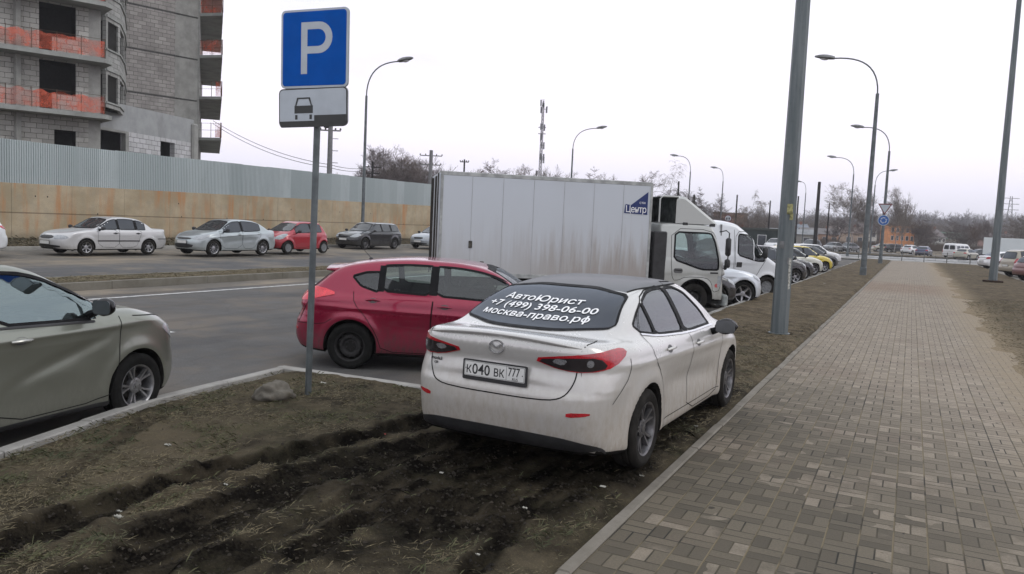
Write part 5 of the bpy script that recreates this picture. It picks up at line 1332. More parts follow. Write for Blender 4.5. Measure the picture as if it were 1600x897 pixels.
    def project(s, face, uv, off):
        """plane coordinates -> points on the shell pushed out along its normal"""
        d, u, v = s.frame(face); out = []; nrm = []
        base = Vector((s.L/2, 0, s.core[2]))
        lu = base.dot(u); lv = base.dot(v)
        c0 = base-d*6
        for a, b in uv:
            o = c0+u*(a-c0.dot(u))+v*(b-c0.dot(v))
            h, n = s.hit(o, d)
            if h is None:
                near = s.bvh.find_nearest(o+d*5.2)
                h, n = near[0], near[1]
            if n.dot(d) > 0: n = -n
            out.append(h+n*off); nrm.append(n)
        return out, nrm
    def uv(s, face, pts):
        d, u, v = s.frame(face)
        r = []
        for p in pts:
            if len(p) == 3: p = Vector(p); r.append((p.dot(u), p.dot(v)))
            else: r.append((p[0], p[1]))
        return r
    def patch(s, name, mat, face, pts, off=.004, step=.045, smooth=2, skirt=.02, parent=None, label=None, holes=None):
        uv = [tuple(q) for q in (chaikin(s.uv(face, pts), smooth) if smooth else s.uv(face, pts))]
        # resample outline
        o = []
        for i in range(len(uv)):
            a = np.array(uv[i]); b = np.array(uv[(i+1) % len(uv)]); n = max(1, int(np.linalg.norm(b-a)/step))
            for k in range(n): o.append(tuple(a+(b-a)*k/n))
        A = np.array(o); x0, y0 = A.min(0); x1, y1 = A.max(0)
        gx, gy = np.meshgrid(np.arange(x0+step/2, x1, step), np.arange(y0+step/2, y1, step))
        gx = gx.ravel(); gy = gy.ravel()
        m = inside(o, gx, gy) if len(gx) else []
        gpnt = [(gx[i], gy[i]) for i in range(len(gx)) if m[i]]
        # keep grid points off the outline
        if gpnt:
            Gp = np.array(gpnt); dm = np.min(np.linalg.norm(Gp[:, None]-A[None], axis=2), axis=1); gpnt = [g for g, q in zip(gpnt, dm) if q > step*.4]
        n = len(o)
        vv = [Vector(p) for p in o]+[Vector(p) for p in gpnt]
        r = delaunay_2d_cdt(vv, [], [list(range(n))], 1, 1e-6)
        V2 = [tuple(v) for v in r[0]]; T = [tuple(f) for f in r[2]]
        P, N = s.project(face, V2, off)
        # orient outwards
        F = []
        for t in T:
            if len(t) < 3: continue
            a, b, c = P[t[0]], P[t[1]], P[t[2]]
            F.append(t if (b-a).cross(c-a).dot(N[t[0]]) > 0 else tuple(reversed(t)))
        cnt = {}
        for t in F:
            for i in range(len(t)):
                e = (t[i], t[(i+1) % len(t)]); cnt[e] = 1
        P2 = list(P); N2 = list(N); mp = {}
        for (a, b) in list(cnt):
            if (b, a) not in cnt and skirt > 0:
                for q in (a, b):
                    if q not in mp: mp[q] = len(P2); P2.append(P[q]-N[q]*(skirt+off)); N2.append(N[q])
                F.append((b, a, mp[a], mp[b]))
        ob = pmesh(name, P2, F, mat, parent, smooth=True, normals=N2)
        if label: ob['label'] = label
        return ob
    def strip(s, name, mat, face, pts, w=.009, off=.0025, closed=False, smooth=1, step=.03, parent=None, mb=None, raise_=0.0):
        """ribbon that follows the shell along a line"""
        p = s.uv(face, pts)
        if smooth: p = chaikin(p, smooth, closed)
        q = []
        m = len(p)
        for i in range(m if closed else m-1):
            a = np.array(p[i]); b = np.array(p[(i+1) % m]); n = max(1, int(np.linalg.norm(b-a)/step))
            for k in range(n): q.append(a+(b-a)*k/n)
        if not closed: q.append(np.array(p[-1]))
        n = len(q); L_ = []; Rr = []
        for i in range(n):
            a = q[(i-1) % n] if closed else q[max(i-1, 0)]; b = q[(i+1) % n] if closed else q[min(i+1, n-1)]
            t = (b-a)/max(np.linalg.norm(b-a), 1e-9); nn = np.array([-t[1], t[0]])*w/2
            L_.append(tuple(q[i]+nn)); Rr.append(tuple(q[i]-nn))
        A, NA = s.project(face, L_, off); B, NB = s.project(face, Rr, off)
        if raise_:
            Mi, NM = s.project(face, [tuple(v) for v in q], off+raise_)
            V = A+Mi+B; N = NA+NM+NB
            F = [(i, (i+1) % n, n+(i+1) % n, n+i) for i in range(n if closed else n-1)]+[(n+i, n+(i+1) % n, 2*n+(i+1) % n, 2*n+i) for i in range(n if closed else n-1)]
        else:
            V = A+B; N = NA+NB; F = [(i, (i+1) % n, n+(i+1) % n, n+i) for i in range(n if closed else n-1)]
        dd = s.frame(face)[0]
        F0 = F; F = [f for f in F if min(-N[i].dot(dd) for i in f) > (.22 if face in ('left', 'right') else .05) and max((V[f[0]]-V[f[1]]).length, (V[f[2]]-V[f[1]]).length) < (max(3*step, 3*w) if face in ('left', 'right') else 8*max(step, w))]
        if not raise_ and len(F) < len(F0):            # keep the longest unbroken run
            best, run = [], []
            fs_ = set(F)
            for f in F0:
                if f in fs_: run.append(f)
                else:
                    if len(run) > len(best): best = run
                    run = []
            F = run if len(run) > len(best) else best
        if not len(F): return None
        if len(F):
            f = F[0]; nn = (V[f[1]]-V[f[0]]).cross(V[f[2]]-V[f[0]])
            if nn.dot(N[f[0]]) < 0: F = [tuple(reversed(f)) for f in F]
        if mb is not None: mb.add(V, F); return None
        return pmesh(name, V, F, mat, parent, smooth=True)
    def decal_text(s, name, mat, face, string, size, origin, udir=1, rot=0.0, sx=1.0, shear=0, bold=0, off=.006, parent=None, align='CENTER', spacing=1.0, fat=0.0):
        vs, fs = text_mesh(string, size, shear, bold, align, spacing)
        c, sn = math.cos(rot), math.sin(rot)
        vs = [tuple(v) for v in vs]; fs = [tuple(f) for f in fs]
        lim = .03/max(abs(sx), 1)
        for _ in range(5):
            nf = []; mid = {}; ch = False
            def mp_(i, j):
                k = (min(i, j), max(i, j))
                if k not in mid: mid[k] = len(vs); vs.append(tuple((vs[i][q]+vs[j][q])/2 for q in range(3)))
                return mid[k]
            for f in fs:
                if len(f) != 3: nf.append(f); continue
                ls = [(math.dist(vs[f[i]], vs[f[(i+1) % 3]]), i) for i in range(3)]; l, i = max(ls)
                if l > lim:
                    a, b, c_ = f[i], f[(i+1) % 3], f[(i+2) % 3]; m_ = mp_(a, b); nf += [(a, m_, c_), (m_, b, c_)]; ch = True
                else: nf.append(f)
            fs = nf
            if not ch: break
        uv = []
        for x, y, _ in vs:
            x *= sx; X = x*c-y*sn; Y = x*sn+y*c
            uv.append((origin[0]+udir*X, origin[1]+Y))
        P, N = s.project(face, uv, off)
        F = []
        for f in fs:
            a, b, c_ = P[f[0]], P[f[1]], P[f[2]]
            F.append(f if (b-a).cross(c_-a).dot(N[f[0]]) > 0 else tuple(reversed(f)))
        if fat:
            n0 = len(P); P2 = []; F2 = []
            for i, (du, dv) in enumerate(((-fat, 0), (fat, 0), (0, fat*.6), (0, -fat*.6))):
                Q, _ = s.project(face, [(a_+du, b_+dv) for a_, b_ in uv], off+.0005*(i+1)); P2 += Q; F2 += [tuple(v+n0*(i+1) for v in f) for f in F]
            P = list(P)+P2; F = F+F2
        return pmesh(name, P, F, mat, parent)
    def build(s, root, mat, wheels, Ra, openings, regions, body_name='body', under_mat=None):
        """cut wheel arches and window openings, split the shell into parts"""
        P = s.P.copy(); N = s.N.copy(); F = s.F_
        quad = np.array([f if len(f) == 4 else (f[0], f[1], f[2], f[2]) for f in F])
        Cc = P[quad].mean(1); Nf = N[quad].mean(1)
        keep = np.ones(len(F), bool)
        for (wx, wz, yin) in wheels:
            r = np.hypot(Cc[:, 0]-wx, Cc[:, 2]-wz)
            keep &= ~((r < Ra) & (np.abs(Cc[:, 1]) > yin))
        for (face, pl) in openings:
            d, u, v = s.frame(face)
            U = Cc @ np.array(u); Vv = Cc @ np.array(v); facing = (Nf @ np.array(d)) < -.05
            pl2 = [tuple(q) for q in chaikin(s.uv(face, pl), 12)]
            keep &= ~(inside(pl2, U, Vv) & facing & (Cc[:, 2] > s.sp.get('open_min', .7)))
        # snap arch edge
        used = np.zeros(len(P), bool); used[quad[keep].ravel()] = True
        gone = np.zeros(len(P), bool); gone[quad[~keep].ravel()] = True
        for (wx, wz, yin) in wheels:
            r = np.hypot(P[:, 0]-wx, P[:, 2]-wz)
            m = used & gone & (r > Ra*.6) & (r < Ra*1.12) & (np.abs(P[:, 1]) > yin)
            P[m, 0] = wx+(P[m, 0]-wx)*Ra/r[m]; P[m, 2] = wz+(P[m, 2]-wz)*Ra/r[m]
        reg = np.zeros(len(F), int)
        names = [body_name]; mats = [mat]; parents = {}
        for i, rg in enumerate(regions):
            nm, face, pl, mm = rg[:4]
            d, u, v = s.frame(face)
            U = Cc @ np.array(u); Vv = Cc @ np.array(v); facing = (Nf @ np.array(d)) < (rg[4] if len(rg) > 4 else 0)
            reg[(reg == 0) & inside([tuple(q) for q in s.uv(face, pl)], U, Vv) & facing] = len(names)
            names.append(nm); mats.append(mm or mat)
        if under_mat is not None:
            zlim = s.C['zb'](Cc[:, 0])
            reg[((Nf[:, 2] < -.6) & (Cc[:, 2] < zlim+.08)) | (Cc[:, 2] < zlim+.035)] = len(names); names.append('underbody'); mats.append(under_mat)
        out = []
        for i, nm in enumerate(names):
            sel = np.nonzero(keep & (reg == i))[0]
            if not len(sel): out.append(None); continue
            q = quad[sel]; idx = np.unique(q); mp = np.zeros(len(P), int); mp[idx] = np.arange(len(idx))
            fs = []
            for f in q:
                f = mp[f]; fs.append(tuple(f[:3]) if f[2] == f[3] else tuple(f))
            out.append(pmesh(nm, P[idx], fs, mats[i], root, smooth=True, normals=N[idx]))
        return dict(zip(range(len(names)), out)), out
def add_well(s, root, wx, wz, Ra, side, mat, depth=.34, lip=None, yout=None):
    """inner wing behind a wheel plus the rolled arch edge"""
    m = MB(); n = 26; V = []; ang = np.linspace(-.28, math.pi+.28, n)
    for a in ang:
        x = wx+Ra*math.cos(a); z = wz+Ra*math.sin(a)
        h, nn = s.hit((x, side*3, max(z, .2)), (0, -side, 0))
        yo = (abs(h.y) if h else s.W)-.004
        yo = min(yo, s.W)
        V.append([(x, side*yo, z), (wx+(Ra-.012)*math.cos(a), side*(yo-.02), wz+(Ra-.012)*math.sin(a)), (wx+(Ra+.005)*math.cos(a), side*(s.W-depth), wz+(Ra+.005)*math.sin(a))])
    vs = [p for r in V for p in r]; fs = []
    for i in range(n-1):
        for k in range(2): fs.append((i*3+k, (i+1)*3+k, (i+1)*3+k+1, i*3+k+1))
    c = len(vs); vs.append((wx, side*(s.W-depth), wz-.1))
    for i in range(n-1): fs.append((i*3+2, (i+1)*3+2, c))
    return pmesh('inner_wing', vs, fs, mat, root)

# ================================================================== wheels
def make_wheel(root, loc, side, Rt, Rr, w, style, tyre_mat=None, rim_mat=None, rot=0.0, steer=0.0, nspoke=5):
    """wheel (hub and brake) > tyre, rim ; side +1 left, -1 right ; local z of the lathe points outwards"""
    tyre_mat = tyre_mat or G['rubber']; rim_mat = rim_mat or G['alloy']
    M = Matrix.Rotation(R(-90 if side > 0 else 90), 4, 'X') @ Matrix.Rotation(rot, 4, 'Z')
    h = w/2
    hub = MB().lathe([(0, -h), (Rr*.96, -h), (Rr*.96, -h+.02), (Rr*.93, -h+.03), (Rr*.6, -.01), (Rr*.62, .015), (.075, .02), (.07, h*.45), (0, h*.45)], 28, M)
    ho = hub.build('wheel', G['hub'], root, smooth=True); ho.location = loc; ho.rotation_euler = (0, 0, steer)
    prof = [(Rr*.97, -h*.9), (Rr+.012, -h), (Rr+(Rt-Rr)*.55, -h*1.06), (Rt-.018, -h*.93), (Rt-.004, -h*.78), (Rt, -h*.45)]
    # tread grooves
    for g in (-.5, 0, .5): prof += [(Rt, h*g-.012), (Rt-.009, h*g-.007), (Rt-.009, h*g+.007), (Rt, h*g+.012)]
    prof += [(Rt, h*.7), (Rt-.004, h*.78), (Rt-.018, h*.93), (Rt-.03, h*.99), (Rr+(Rt-Rr)*.55, h*1.07), (Rr+(Rt-Rr)*.5, h*1.05), (Rr+.018, h*1.02), (Rr+.010, h*.97), (Rr*.97, h*.9)]
    ty = MB().lathe(prof, 48, M, closed=True).build('tyre', tyre_mat, ho, smooth=50)
    r = MB()
    r.lathe([(Rr*.955, -h*.9), (Rr*.985, h*.7), (Rr+.006, h*.93), (Rr+.004, h*.97), (Rr*.955, h*.90), (Rr*.92, h*.72), (Rr*.90, 0), (Rr*.88, -h*.85)], 48, M, closed=True)
    if style in ('alloy', 'twin', 'multi'):
        sets = {'alloy': [(0, .34, .27)], 'twin': [(-.20, .13, .16), (.20, .13, .16)], 'multi': [(0, .12, .14)]}[style]
        for k in range(nspoke):
            base = 2*math.pi*k/nspoke
            for da, w0, w1 in sets:
                a0 = base+da*.45; a1 = base+da
                pts = []
                K = 5
                for i in range(K):
                    t = i/(K-1); rad = .045+(Rr*.95-.045)*t; ang = a0+(a1-a0)*t
                    hw = (w0*Rr*(.62+.0*t) if False else (w0*(1-t)+w1*t))*Rr*.42
                    zt = h*(.62+.22*t*t); zb = h*(.15+.35*t)
                    c, sn = math.cos(ang), math.sin(ang); px, py = rad*c, rad*sn; tx, ty_ = -sn, c
                    pts.append([(px-tx*hw, py-ty_*hw, zb), (px-tx*hw*.72, py-ty_*hw*.72, zt), (px+tx*hw*.72, py+ty_*hw*.72, zt), (px+tx*hw, py+ty_*hw, zb)])
                vs = [p for q in pts for p in q]; fs = []
                for i in range(K-1):
                    for j in range(4): fs.append((i*4+j, (i+1)*4+j, (i+1)*4+(j+1) % 4, i*4+(j+1) % 4))
                fs = [f for f in fs]; fs += [(0, 1, 2, 3), tuple((K-1)*4+j for j in (3, 2, 1, 0))]
                r.add([tuple(M @ Vector(v)) for v in vs], [tuple(reversed(f)) for f in fs])
        r.lathe([(.078, h*.2), (.075, h*.62), (.062, h*.66), (.034, h*.64), (.032, h*.72), (0, h*.73)], 20, M)
        for k in range(5):
            q = 2*math.pi*(k+.5)/5; c, sn = math.cos(q)*.052, math.sin(q)*.052
            r.lathe([(.010, h*.6), (.008, h*.70), (0, h*.70)], 8, M @ Matrix.Translation((c, sn, 0)))
    elif style == 'steel':
        n = 36
        r.lathe([(.03, h*.40), (.05, h*.42), (.085, h*.38), (.11, h*.62), (Rr*.70, h*.60), (Rr*.80, h*.22), (Rr*.90, h*.02)], n, M)
        for k in range(12):
            q = 2*math.pi*k/12; c, sn = math.cos(q)*Rr*.72, math.sin(q)*Rr*.72
            r.lathe([(.017, h*.55), (.014, h*.62), (.010, h*.52), (0, h*.5)], 8, M @ Matrix.Translation((c, sn, 0)))
        for k in range(5):
            q = 2*math.pi*k/5; c, sn = math.cos(q)*.055, math.sin(q)*.055
            r.lathe([(.011, h*.4), (.009, h*.56), (0, h*.56)], 8, M @ Matrix.Translation((c, sn, 0)))
    elif style == 'cap':
        r.lathe([(0, h*.9), (.05, h*.9), (.06, h*.78), (Rr*.62, h*.88), (Rr*.7, h*.72), (Rr*.93, h*.92)], 48, M)
        for k in range(nspoke):
            q = 2*math.pi*k/nspoke; Mk = M @ Matrix.Rotation(q, 4, 'Z')
            r.box(.08, Rr*.9, -.018, .018, h*.72, h*.98, Mk)
    ro = r.build('rim', rim_mat, ho, smooth=35)
    return ho

def mirror_obj(root, pos, side, mat, scale=1.0, base_mat=None, mir_mat=None, parent=None):
    """door mirror shell reaching out from the door"""
    m = MB(); n = 9; k = 14; vs = []; S = scale
    for i in range(n):
        t = i/(n-1); a = math.pi*t
        prof = math.sin(a)**.55
        for j in range(k):
            q = 2*math.pi*j/k
            cx = math.copysign(abs(math.cos(q))**.75, math.cos(q)); sz = math.copysign(abs(math.sin(q))**.75, math.sin(q))
            x = .055*cx*prof*(1.0 if cx > 0 else .55); z = .078*sz*prof*(1-.15*t)
            vs.append((pos[0]+x*S, pos[1]+side*(.04+.21*t)*S, pos[2]+(z+.012*t)*S))
    fs = []
    for i in range(n-1):
        for j in range(k):
            f = (i*k+j, i*k+(j+1) % k, (i+1)*k+(j+1) % k, (i+1)*k+j); fs.append(f if side > 0 else f[::-1])
    o = pmesh('door_mirror', vs, fs, mat, root, smooth=True)
    a = MB().tube([(pos[0]+.03, pos[1]-side*.04, pos[2]-.07*S), (pos[0]+.02, pos[1]+side*.04, pos[2]-.045*S), (pos[0], pos[1]+side*.09*S, pos[2]-.02)], [.034*S, .03*S, .028*S], 8).build('mirror_foot', base_mat or G['trim'], o, smooth=True)
    # mirror glass on the rear of the shell
    M = Matrix.Translation((pos[0]-.034*S, pos[1]+side*.145*S, pos[2]+.006))
    g = MB().prism(rrect(-.085*S, .085*S, -.055*S, .055*S, .03*S), -.004, .004, M @ Matrix.Rotation(R(90), 4, 'Z') @ Matrix.Rotation(R(90), 4, 'X')).build('mirror_glass', mir_mat or G['mirror'], o)
    return o
def handle_obj(s, root, x, z, side, mat, w=.19, parent=None):
    face = 'left' if side > 0 else 'right'
    dish = s.patch('door_handle', mat if False else G['handle_dish'], face, circ(x, z, w*.33, 14, .034), off=.0015, smooth=0, skirt=.001, parent=parent or root)
    P, N = s.project(face, [(x-w/2, z), (x-w/4, z+.002), (x, z+.004), (x+w/4, z+.002), (x+w/2, z)], 0.0)
    offs = [.008, .034, .038, .034, .008]
    MB().tube([p+n*o for p, n, o in zip(P, N, offs)], [.010, .0135, .0145, .0135, .010], 8).build('grip', mat, dish, smooth=True)
    return dish
G['handle_dish'] = simple('handle_recess', (.10, .10, .10), .5, var=.1)
def plate_obj(root, M, code, region, rus=True, width=.52, height=.112, parent=None, label=None, foot=True):
    """number plate facing local +z of M, x to the reader's right"""
    fr = MB().prism(rrect(-width/2-.016, width/2+.016, -height/2-(.030 if foot else .012), height/2+.012, .012), -.004, .006, M).build('number_plate', G['black'], root)
    if label: fr['label'] = label
    MB().prism(rrect(-width/2, width/2, -height/2, height/2, .008), .0065, .0085, M).build('plate_face', G['plate'], fr)
    ink = MB()
    def tx(s_, size, x, y, sx=1.0, bold=.0, align='LEFT', sp=1.0):
        vs, fs = text_mesh(s_, size, 0, bold, align, sp)
        ink.add([tuple(M @ Vector((x+v[0]*sx, y+v[1], .0093))) for v in vs], fs)
    if code:
        tx(code[0], .082, -.245, -.036, .9, .0012); tx(code[1:4], .112, -.192, -.039, .94, .0012); tx(code[4:6], .082, -.006, -.036, .88, .0012)
        tx(region, .092, .118, -.018, .72, .001); 
        if rus: tx('RUS', .028, .155, -.048, 1.0, .0004)
        for x0, x1, y0, y1 in ((.104, .107, -.052, .052), (-.256, .256, .050, .0525), (-.256, .256, -.0525, -.050), (-.256, -.2535, -.05, .05), (.2535, .256, -.05, .05)):
            ink.add([tuple(M @ Vector(v)) for v in ((x0, y0, .0092), (x1, y0, .0092), (x1, y1, .0092), (x0, y1, .0092))], [(0, 1, 2, 3)])
        ink.lathe([(.0045, .0092), (0, .0094)], 8, M @ Matrix.Translation((-.247, .0, 0))); ink.lathe([(.0045, .0092), (0, .0094)], 8, M @ Matrix.Translation((.240, -.005, 0)))
        ink.build('plate_characters', G['ink'], fr)
    return fr
def seats_obj(root, xs, w=.5, z0=.35, zt=1.12, dark=None):
    """front and rear seats, so the cabin is not empty when seen through its glass"""
    for (x, ys) in xs:
        for y in ys:
            m = MB(); Mx = Matrix.Translation((x, y, 0))
            m.box(-.02, .50, -w/2, w/2, z0, z0+.16, Mx, bev=.05)
            Ms = Mx @ Matrix.Translation((0, 0, z0+.1)) @ Matrix.Rotation(R(-14), 4, 'Y')
            m.box(-.10, .05, -w/2, w/2, 0, .56, Ms, bev=.05)
            m.box(-.08, .02, -.13, .13, .60, .80, Ms, bev=.04)
            m.tube([Ms @ Vector((-.03, -.06, .5)), Ms @ Vector((-.03, -.06, .66))], .008, 6); m.tube([Ms @ Vector((-.03, .06, .5)), Ms @ Vector((-.03, .06, .66))], .008, 6)
            m.build('seat', dark or G['seat'], root, smooth=True)
def steering_obj(root, x, y, z, tilt=25, r=.185):
    M = Matrix.Translation((x, y, z)) @ Matrix.Rotation(R(-90+tilt), 4, 'Y')
    m = MB().lathe([(r-.014, 0), (r, .012), (r+.014, 0), (r, -.012)], 28, M, closed=True)
    for a in (0, 120, 240): m.box(.03, r, -.018, .018, -.008, .008, M @ Matrix.Rotation(R(a+180), 4, 'Z'))
    m.lathe([(0, -.03), (.06, -.02), (.06, .012), (0, .02)], 14, M)
    return m.build('steering_wheel', G['trim'], root, smooth=True)
# ================================================================== white saloon (nearest car)
def ring_flare(ws, amp, Ra, width=.07):
    def f(x, z):
        r = 0
        for wx, wz in ws:
            d = np.hypot(x-wx, z-wz)
            r = r+amp*np.exp(-((d-Ra)/width)**2)*(z > .1)
        return r
    return f
def place(px, py, local, heading, zg):
    """car origin so that its local ground point 'local' lands on picture point px,py"""
    p = gp(px, py, zg); a = R(90-heading)
    return Vector((p.x-(local[0]*math.cos(a)-local[1]*math.sin(a)), p.y-(local[0]*math.sin(a)+local[1]*math.cos(a)), zg)), a
def build_saloon():
    L, W = 4.58, .898; ra, fa, Rt = .99, 3.69, .318
    fl = ring_flare([(ra, Rt), (fa, Rt)], .022, .40, .085)
    def extra(x, z):
        # long flank crease rising to the rear and the scooped lower doors
        e = fl(x, z)
        zc = .80+(x-2.2)*-.035
        e = e+.012*np.exp(-((z-zc-.02)/.035)**2)*np.clip((x-.35)/.3, 0, 1)*np.clip((4.1-x)/.4, 0, 1)
        e = e-.022*np.exp(-((z-.52-(2.9-x)*.07)/.10)**2)*np.clip((x-1.35)/.4, 0, 1)*np.clip((3.25-x)/.4, 0, 1)
        e = e-.045*np.clip((.75-x)/.6, 0, 1)*np.clip((z-.72)/.12, 0, 1)
        return e
    sp = dict(L=L, W=W,
        zb=[(0, .30), (.25, .24), (.6, .20), (1, .19), (3.7, .18), (4.3, .20), (4.58, .24)],
        zt=[(-.1, 1.02), (.0, 1.03), (.06, 1.075), (.14, 1.088), (.45, 1.085), (1.0, 1.06), (1.6, 1.02), (2.8, 1.0), (3.35, 1.0), (3.7, .96), (4.1, .875), (4.4, .77), (4.55, .68), (4.7, .6)],
        xr=[(.1, .24), (.26, .13), (.36, .08), (.45, .062), (.56, .05), (.66, .055), (.72, .075), (.78, .088), (.87, .105), (.94, .09), (1.0, .065), (1.06, .045), (1.2, .08)],
        xf=[(.1, 4.3), (.2, 4.46), (.35, 4.56), (.5, 4.58), (.62, 4.56), (.72, 4.50), (.85, 4.3), (1.1, 3.9)],
        side=[(.1, .80), (.2, .855), (.28, .872), (.4, .872), (.55, .880), (.7, .893), (.8, .898), (.88, .892), (.97, .878), (1.05, .85), (1.2, .74)],
        plan=[(-.1, .915), (0, .88), (.35, .94), (.8, .995), (1.1, 1.0), (3.2, 1.0), (3.8, .99), (4.2, .955), (4.5, .90), (4.7, .87)],
        roof=[(.1, .80), (.42, 1.06), (.7, 1.19), (1.0, 1.31), (1.3, 1.385), (1.65, 1.422), (2.05, 1.44), (2.4, 1.438), (2.7, 1.405), (2.95, 1.31), (3.25, 1.16), (3.58, .99), (3.9, .82)],
        gw=[(.5, .87), (.95, .835), (1.0, .80), (1.1, .755), (1.2, .70), (1.3, .64), (1.4, .565), (1.5, .50)],
        gplan=[(.1, .80), (.45, .88), (.9, .965), (1.5, 1.0), (2.8, 1.0), (3.3, .985), (3.7, .95)],
        xm=2.2, cv=.075, rr=.10, rg=.085, re=.17, ru=.075, crown=.05, rcrown=.035, pr=(.20, 3.6), pf=(.42, 2.6), extra=extra)
    S = Shell(sp, 1.0)
    P_white = paint('pearl_white_paint', (.54, .53, .51), metal=.3, rough=.27, dirt=.95, dirtcol=(.29, .24, .18), dirt_top=1.08, coat=.85)
    loc, a = place(1002, 730, (ra, -W+.03), 2.0, .045)
    root = thing('saloon_car', 'white saloon, lettering across its rear window, on the muddy verge by the paved path', 'car', loc, a)
    wdw = {'f': [(3.00, .985), (2.18, .985), (2.155, 1.372), (2.42, 1.365), (2.62, 1.305), (2.84, 1.15)],
           'r': [(2.125, .99), (1.40, 1.03), (1.385, 1.29), (1.62, 1.350), (1.85, 1.372), (2.105, 1.375)],
           'q': [(1.375, 1.035), (1.10, 1.07), (1.00, 1.13), (1.16, 1.21), (1.365, 1.29)]}
    rearw = [(-.67, 1.125), (-.3, 1.10), (.3, 1.10), (.67, 1.125), (.57, 1.345), (.25, 1.385), (-.25, 1.385), (-.57, 1.345)]
    screen = [(-.66, 1.03), (0, 1.01), (.66, 1.03), (.55, 1.335), (0, 1.375), (-.55, 1.335)]
    ops = []
    for side in ('left', 'right'):
        for k in 'frq': ops.append((side, wdw[k]))
    ops.append(('front', screen))
    regs = []
    fd = [(3.28, 1.02), (3.24, .80), (3.22, .40), (3.18, .245), (2.14, .245), (2.16, .6), (2.17, 1.0), (2.14, 1.42), (2.7, 1.40), (3.0, 1.22)]
    rd = [(2.135, .245), (1.46, .245), (1.40, .50), (1.25, .74), (1.10, .86), (1.06, 1.05), (1.2, 1.22), (1.5, 1.36), (2.125, 1.40), (2.165, 1.0), (2.155, .6)]
    for side in ('left', 'right'): regs += [('front_door', side, fd, None, -.35), ('rear_door', side, rd, None, -.35)]
    regs.append(('bumper', 'rear', [(-1, .1), (1, .1), (1, .70), (.62, .66), (.5, .63), (-.5, .63), (-.62, .66), (-1, .70)], None, -.30))
    regs.append(('boot_lid', 'rear', [(-.62, .66), (-.5, .63), (.5, .63), (.62, .66), (.72, 1.08), (.72, 1.2), (-.72, 1.2), (-.72, 1.08)], None, -.05))
    regs.append(('bonnet', 'top', [(3.45, -.68), (3.7, -.72), (4.2, -.66), (4.45, -.45), (4.48, 0), (4.45, .45), (4.2, .66), (3.7, .72), (3.45, .68), (3.38, 0)], None, -.3))
    P_roof = paint('grey_roof_film', (.085, .088, .094), metal=.0, rough=.5, dirt=.2, coat=.12)
    regs.insert(0, ('roof', 'top', [(1.33, -.53), (1.25, 0), (1.33, .53), (1.9, .565), (2.5, .56), (2.72, .52), (2.80, 0), (2.72, -.52), (2.5, -.56), (1.9, -.565)], P_roof, -.5))
    yin = W-.42
    _, parts = S.build(root, P_white, [(ra, Rt, yin), (fa, Rt, yin)], .375, ops, regs, under_mat=G['well'])
    by = {}
    for o in parts:
        if o is not None: by.setdefault(o.name.split('.')[0], []).append(o)
    seal = G['trim']
    gl = glass('saloon_side_glass', (.40, .43, .42), .55, refl=.05)
    for side in ('left', 'right'):
        for k in 'frq':
            w = S.patch('side_window', gl, side, wdw[k], off=-.004, smooth=12, parent=root, skirt=0.004)
            S.strip('window_seal', seal, side, wdw[k], w=.020, off=.003, closed=True, smooth=12, parent=w)
        # pillar trim between the doors, bright waist moulding
        S.patch('pillar_trim', G['trim'], side, [(2.10, .99), (2.20, .985), (2.175, 1.37), (2.09, 1.372)], off=.0035, smooth=0, parent=root, skirt=.002)
        S.patch('pillar_trim', G['trim'], side, [(1.36, 1.035), (1.42, 1.03), (1.40, 1.29), (1.35, 1.268)], off=.0035, smooth=0, parent=root, skirt=.002)
        S.strip('waist_moulding', G['chrome'], side, [(3.02, .972), (2.2, .970), (1.42, 1.012), (1.08, 1.058)], w=.014, off=.006, smooth=1, parent=root, raise_=.003)
        sd = 1 if side == 'left' else -1
        doors = by.get('front_door', []); rdoors = by.get('rear_door', [])
        fdo = doors[0 if side == 'left' else -1]; rdo = rdoors[0 if side == 'left' else -1]
        handle_obj(S, fdo, 2.36, .865, sd, P_white); handle_obj(S, rdo, 1.50, .905, sd, P_white)
        g = GS()
        S.strip('', None, side, fd+[fd[0]], w=.008, off=.0022, smooth=1, mb=g, closed=False)
        S.strip('', None, side, rd[1:-1], w=.008, off=.0022, smooth=1, mb=g, closed=False)
        S.strip('', None, side, [(.62, .93), (.60, .80), (.45, .69), (.36, .62)], w=.006, off=.002, mb=g)
        S.strip('', None, side, [(3.42, .99), (3.95, .90), (4.25, .80)], w=.007, off=.002, mb=g)
        add_well(S, root, ra, Rt, .375, sd, G['well']); add_well(S, root, fa, Rt, .375, sd, G['well'])
        S.strip('', None, side, [(3.26, .300), (2.3, .30), (1.44, .305)], w=.007, off=.003, mb=g)
        S.strip('roof_edge', G['gap'], 'top', [(1.34, sd*.53), (1.9, sd*.567), (2.45, sd*.562), (2.62, sd*.545)], w=.016, off=.003, parent=root)
        g.build('panel_gap', G['gap'], root)
        mirror_obj(root, (2.86, sd*.865, .975), sd, G['gloss'], 1.12)
        make_wheel(root, (ra, sd*(W-.105), Rt), sd, Rt, .212, .205, 'twin', G['dusty_rubber'], G['dark_alloy'], rot=.5)
        make_wheel(root, (fa, sd*(W-.105), Rt), sd, Rt, .212, .205, 'twin', G['dusty_rubber'], G['dark_alloy'], rot=.2)
        # tail lamp wrapping the corner
        di = ('dir', 1, -sd*1.05)
        lampo = [(.12, sd*.25, .935), (.10, sd*.55, .865), (.14, sd*.76, .855), (.36, sd*.865, .89), (.56, sd*.875, .975), (.50, sd*.86, 1.015), (.30, sd*.82, 1.010), (.09, sd*.60, .980)]
        lp = S.patch('tail_light', G['red'], di, lampo, off=.008, smooth=1, parent=root, skirt=.012)
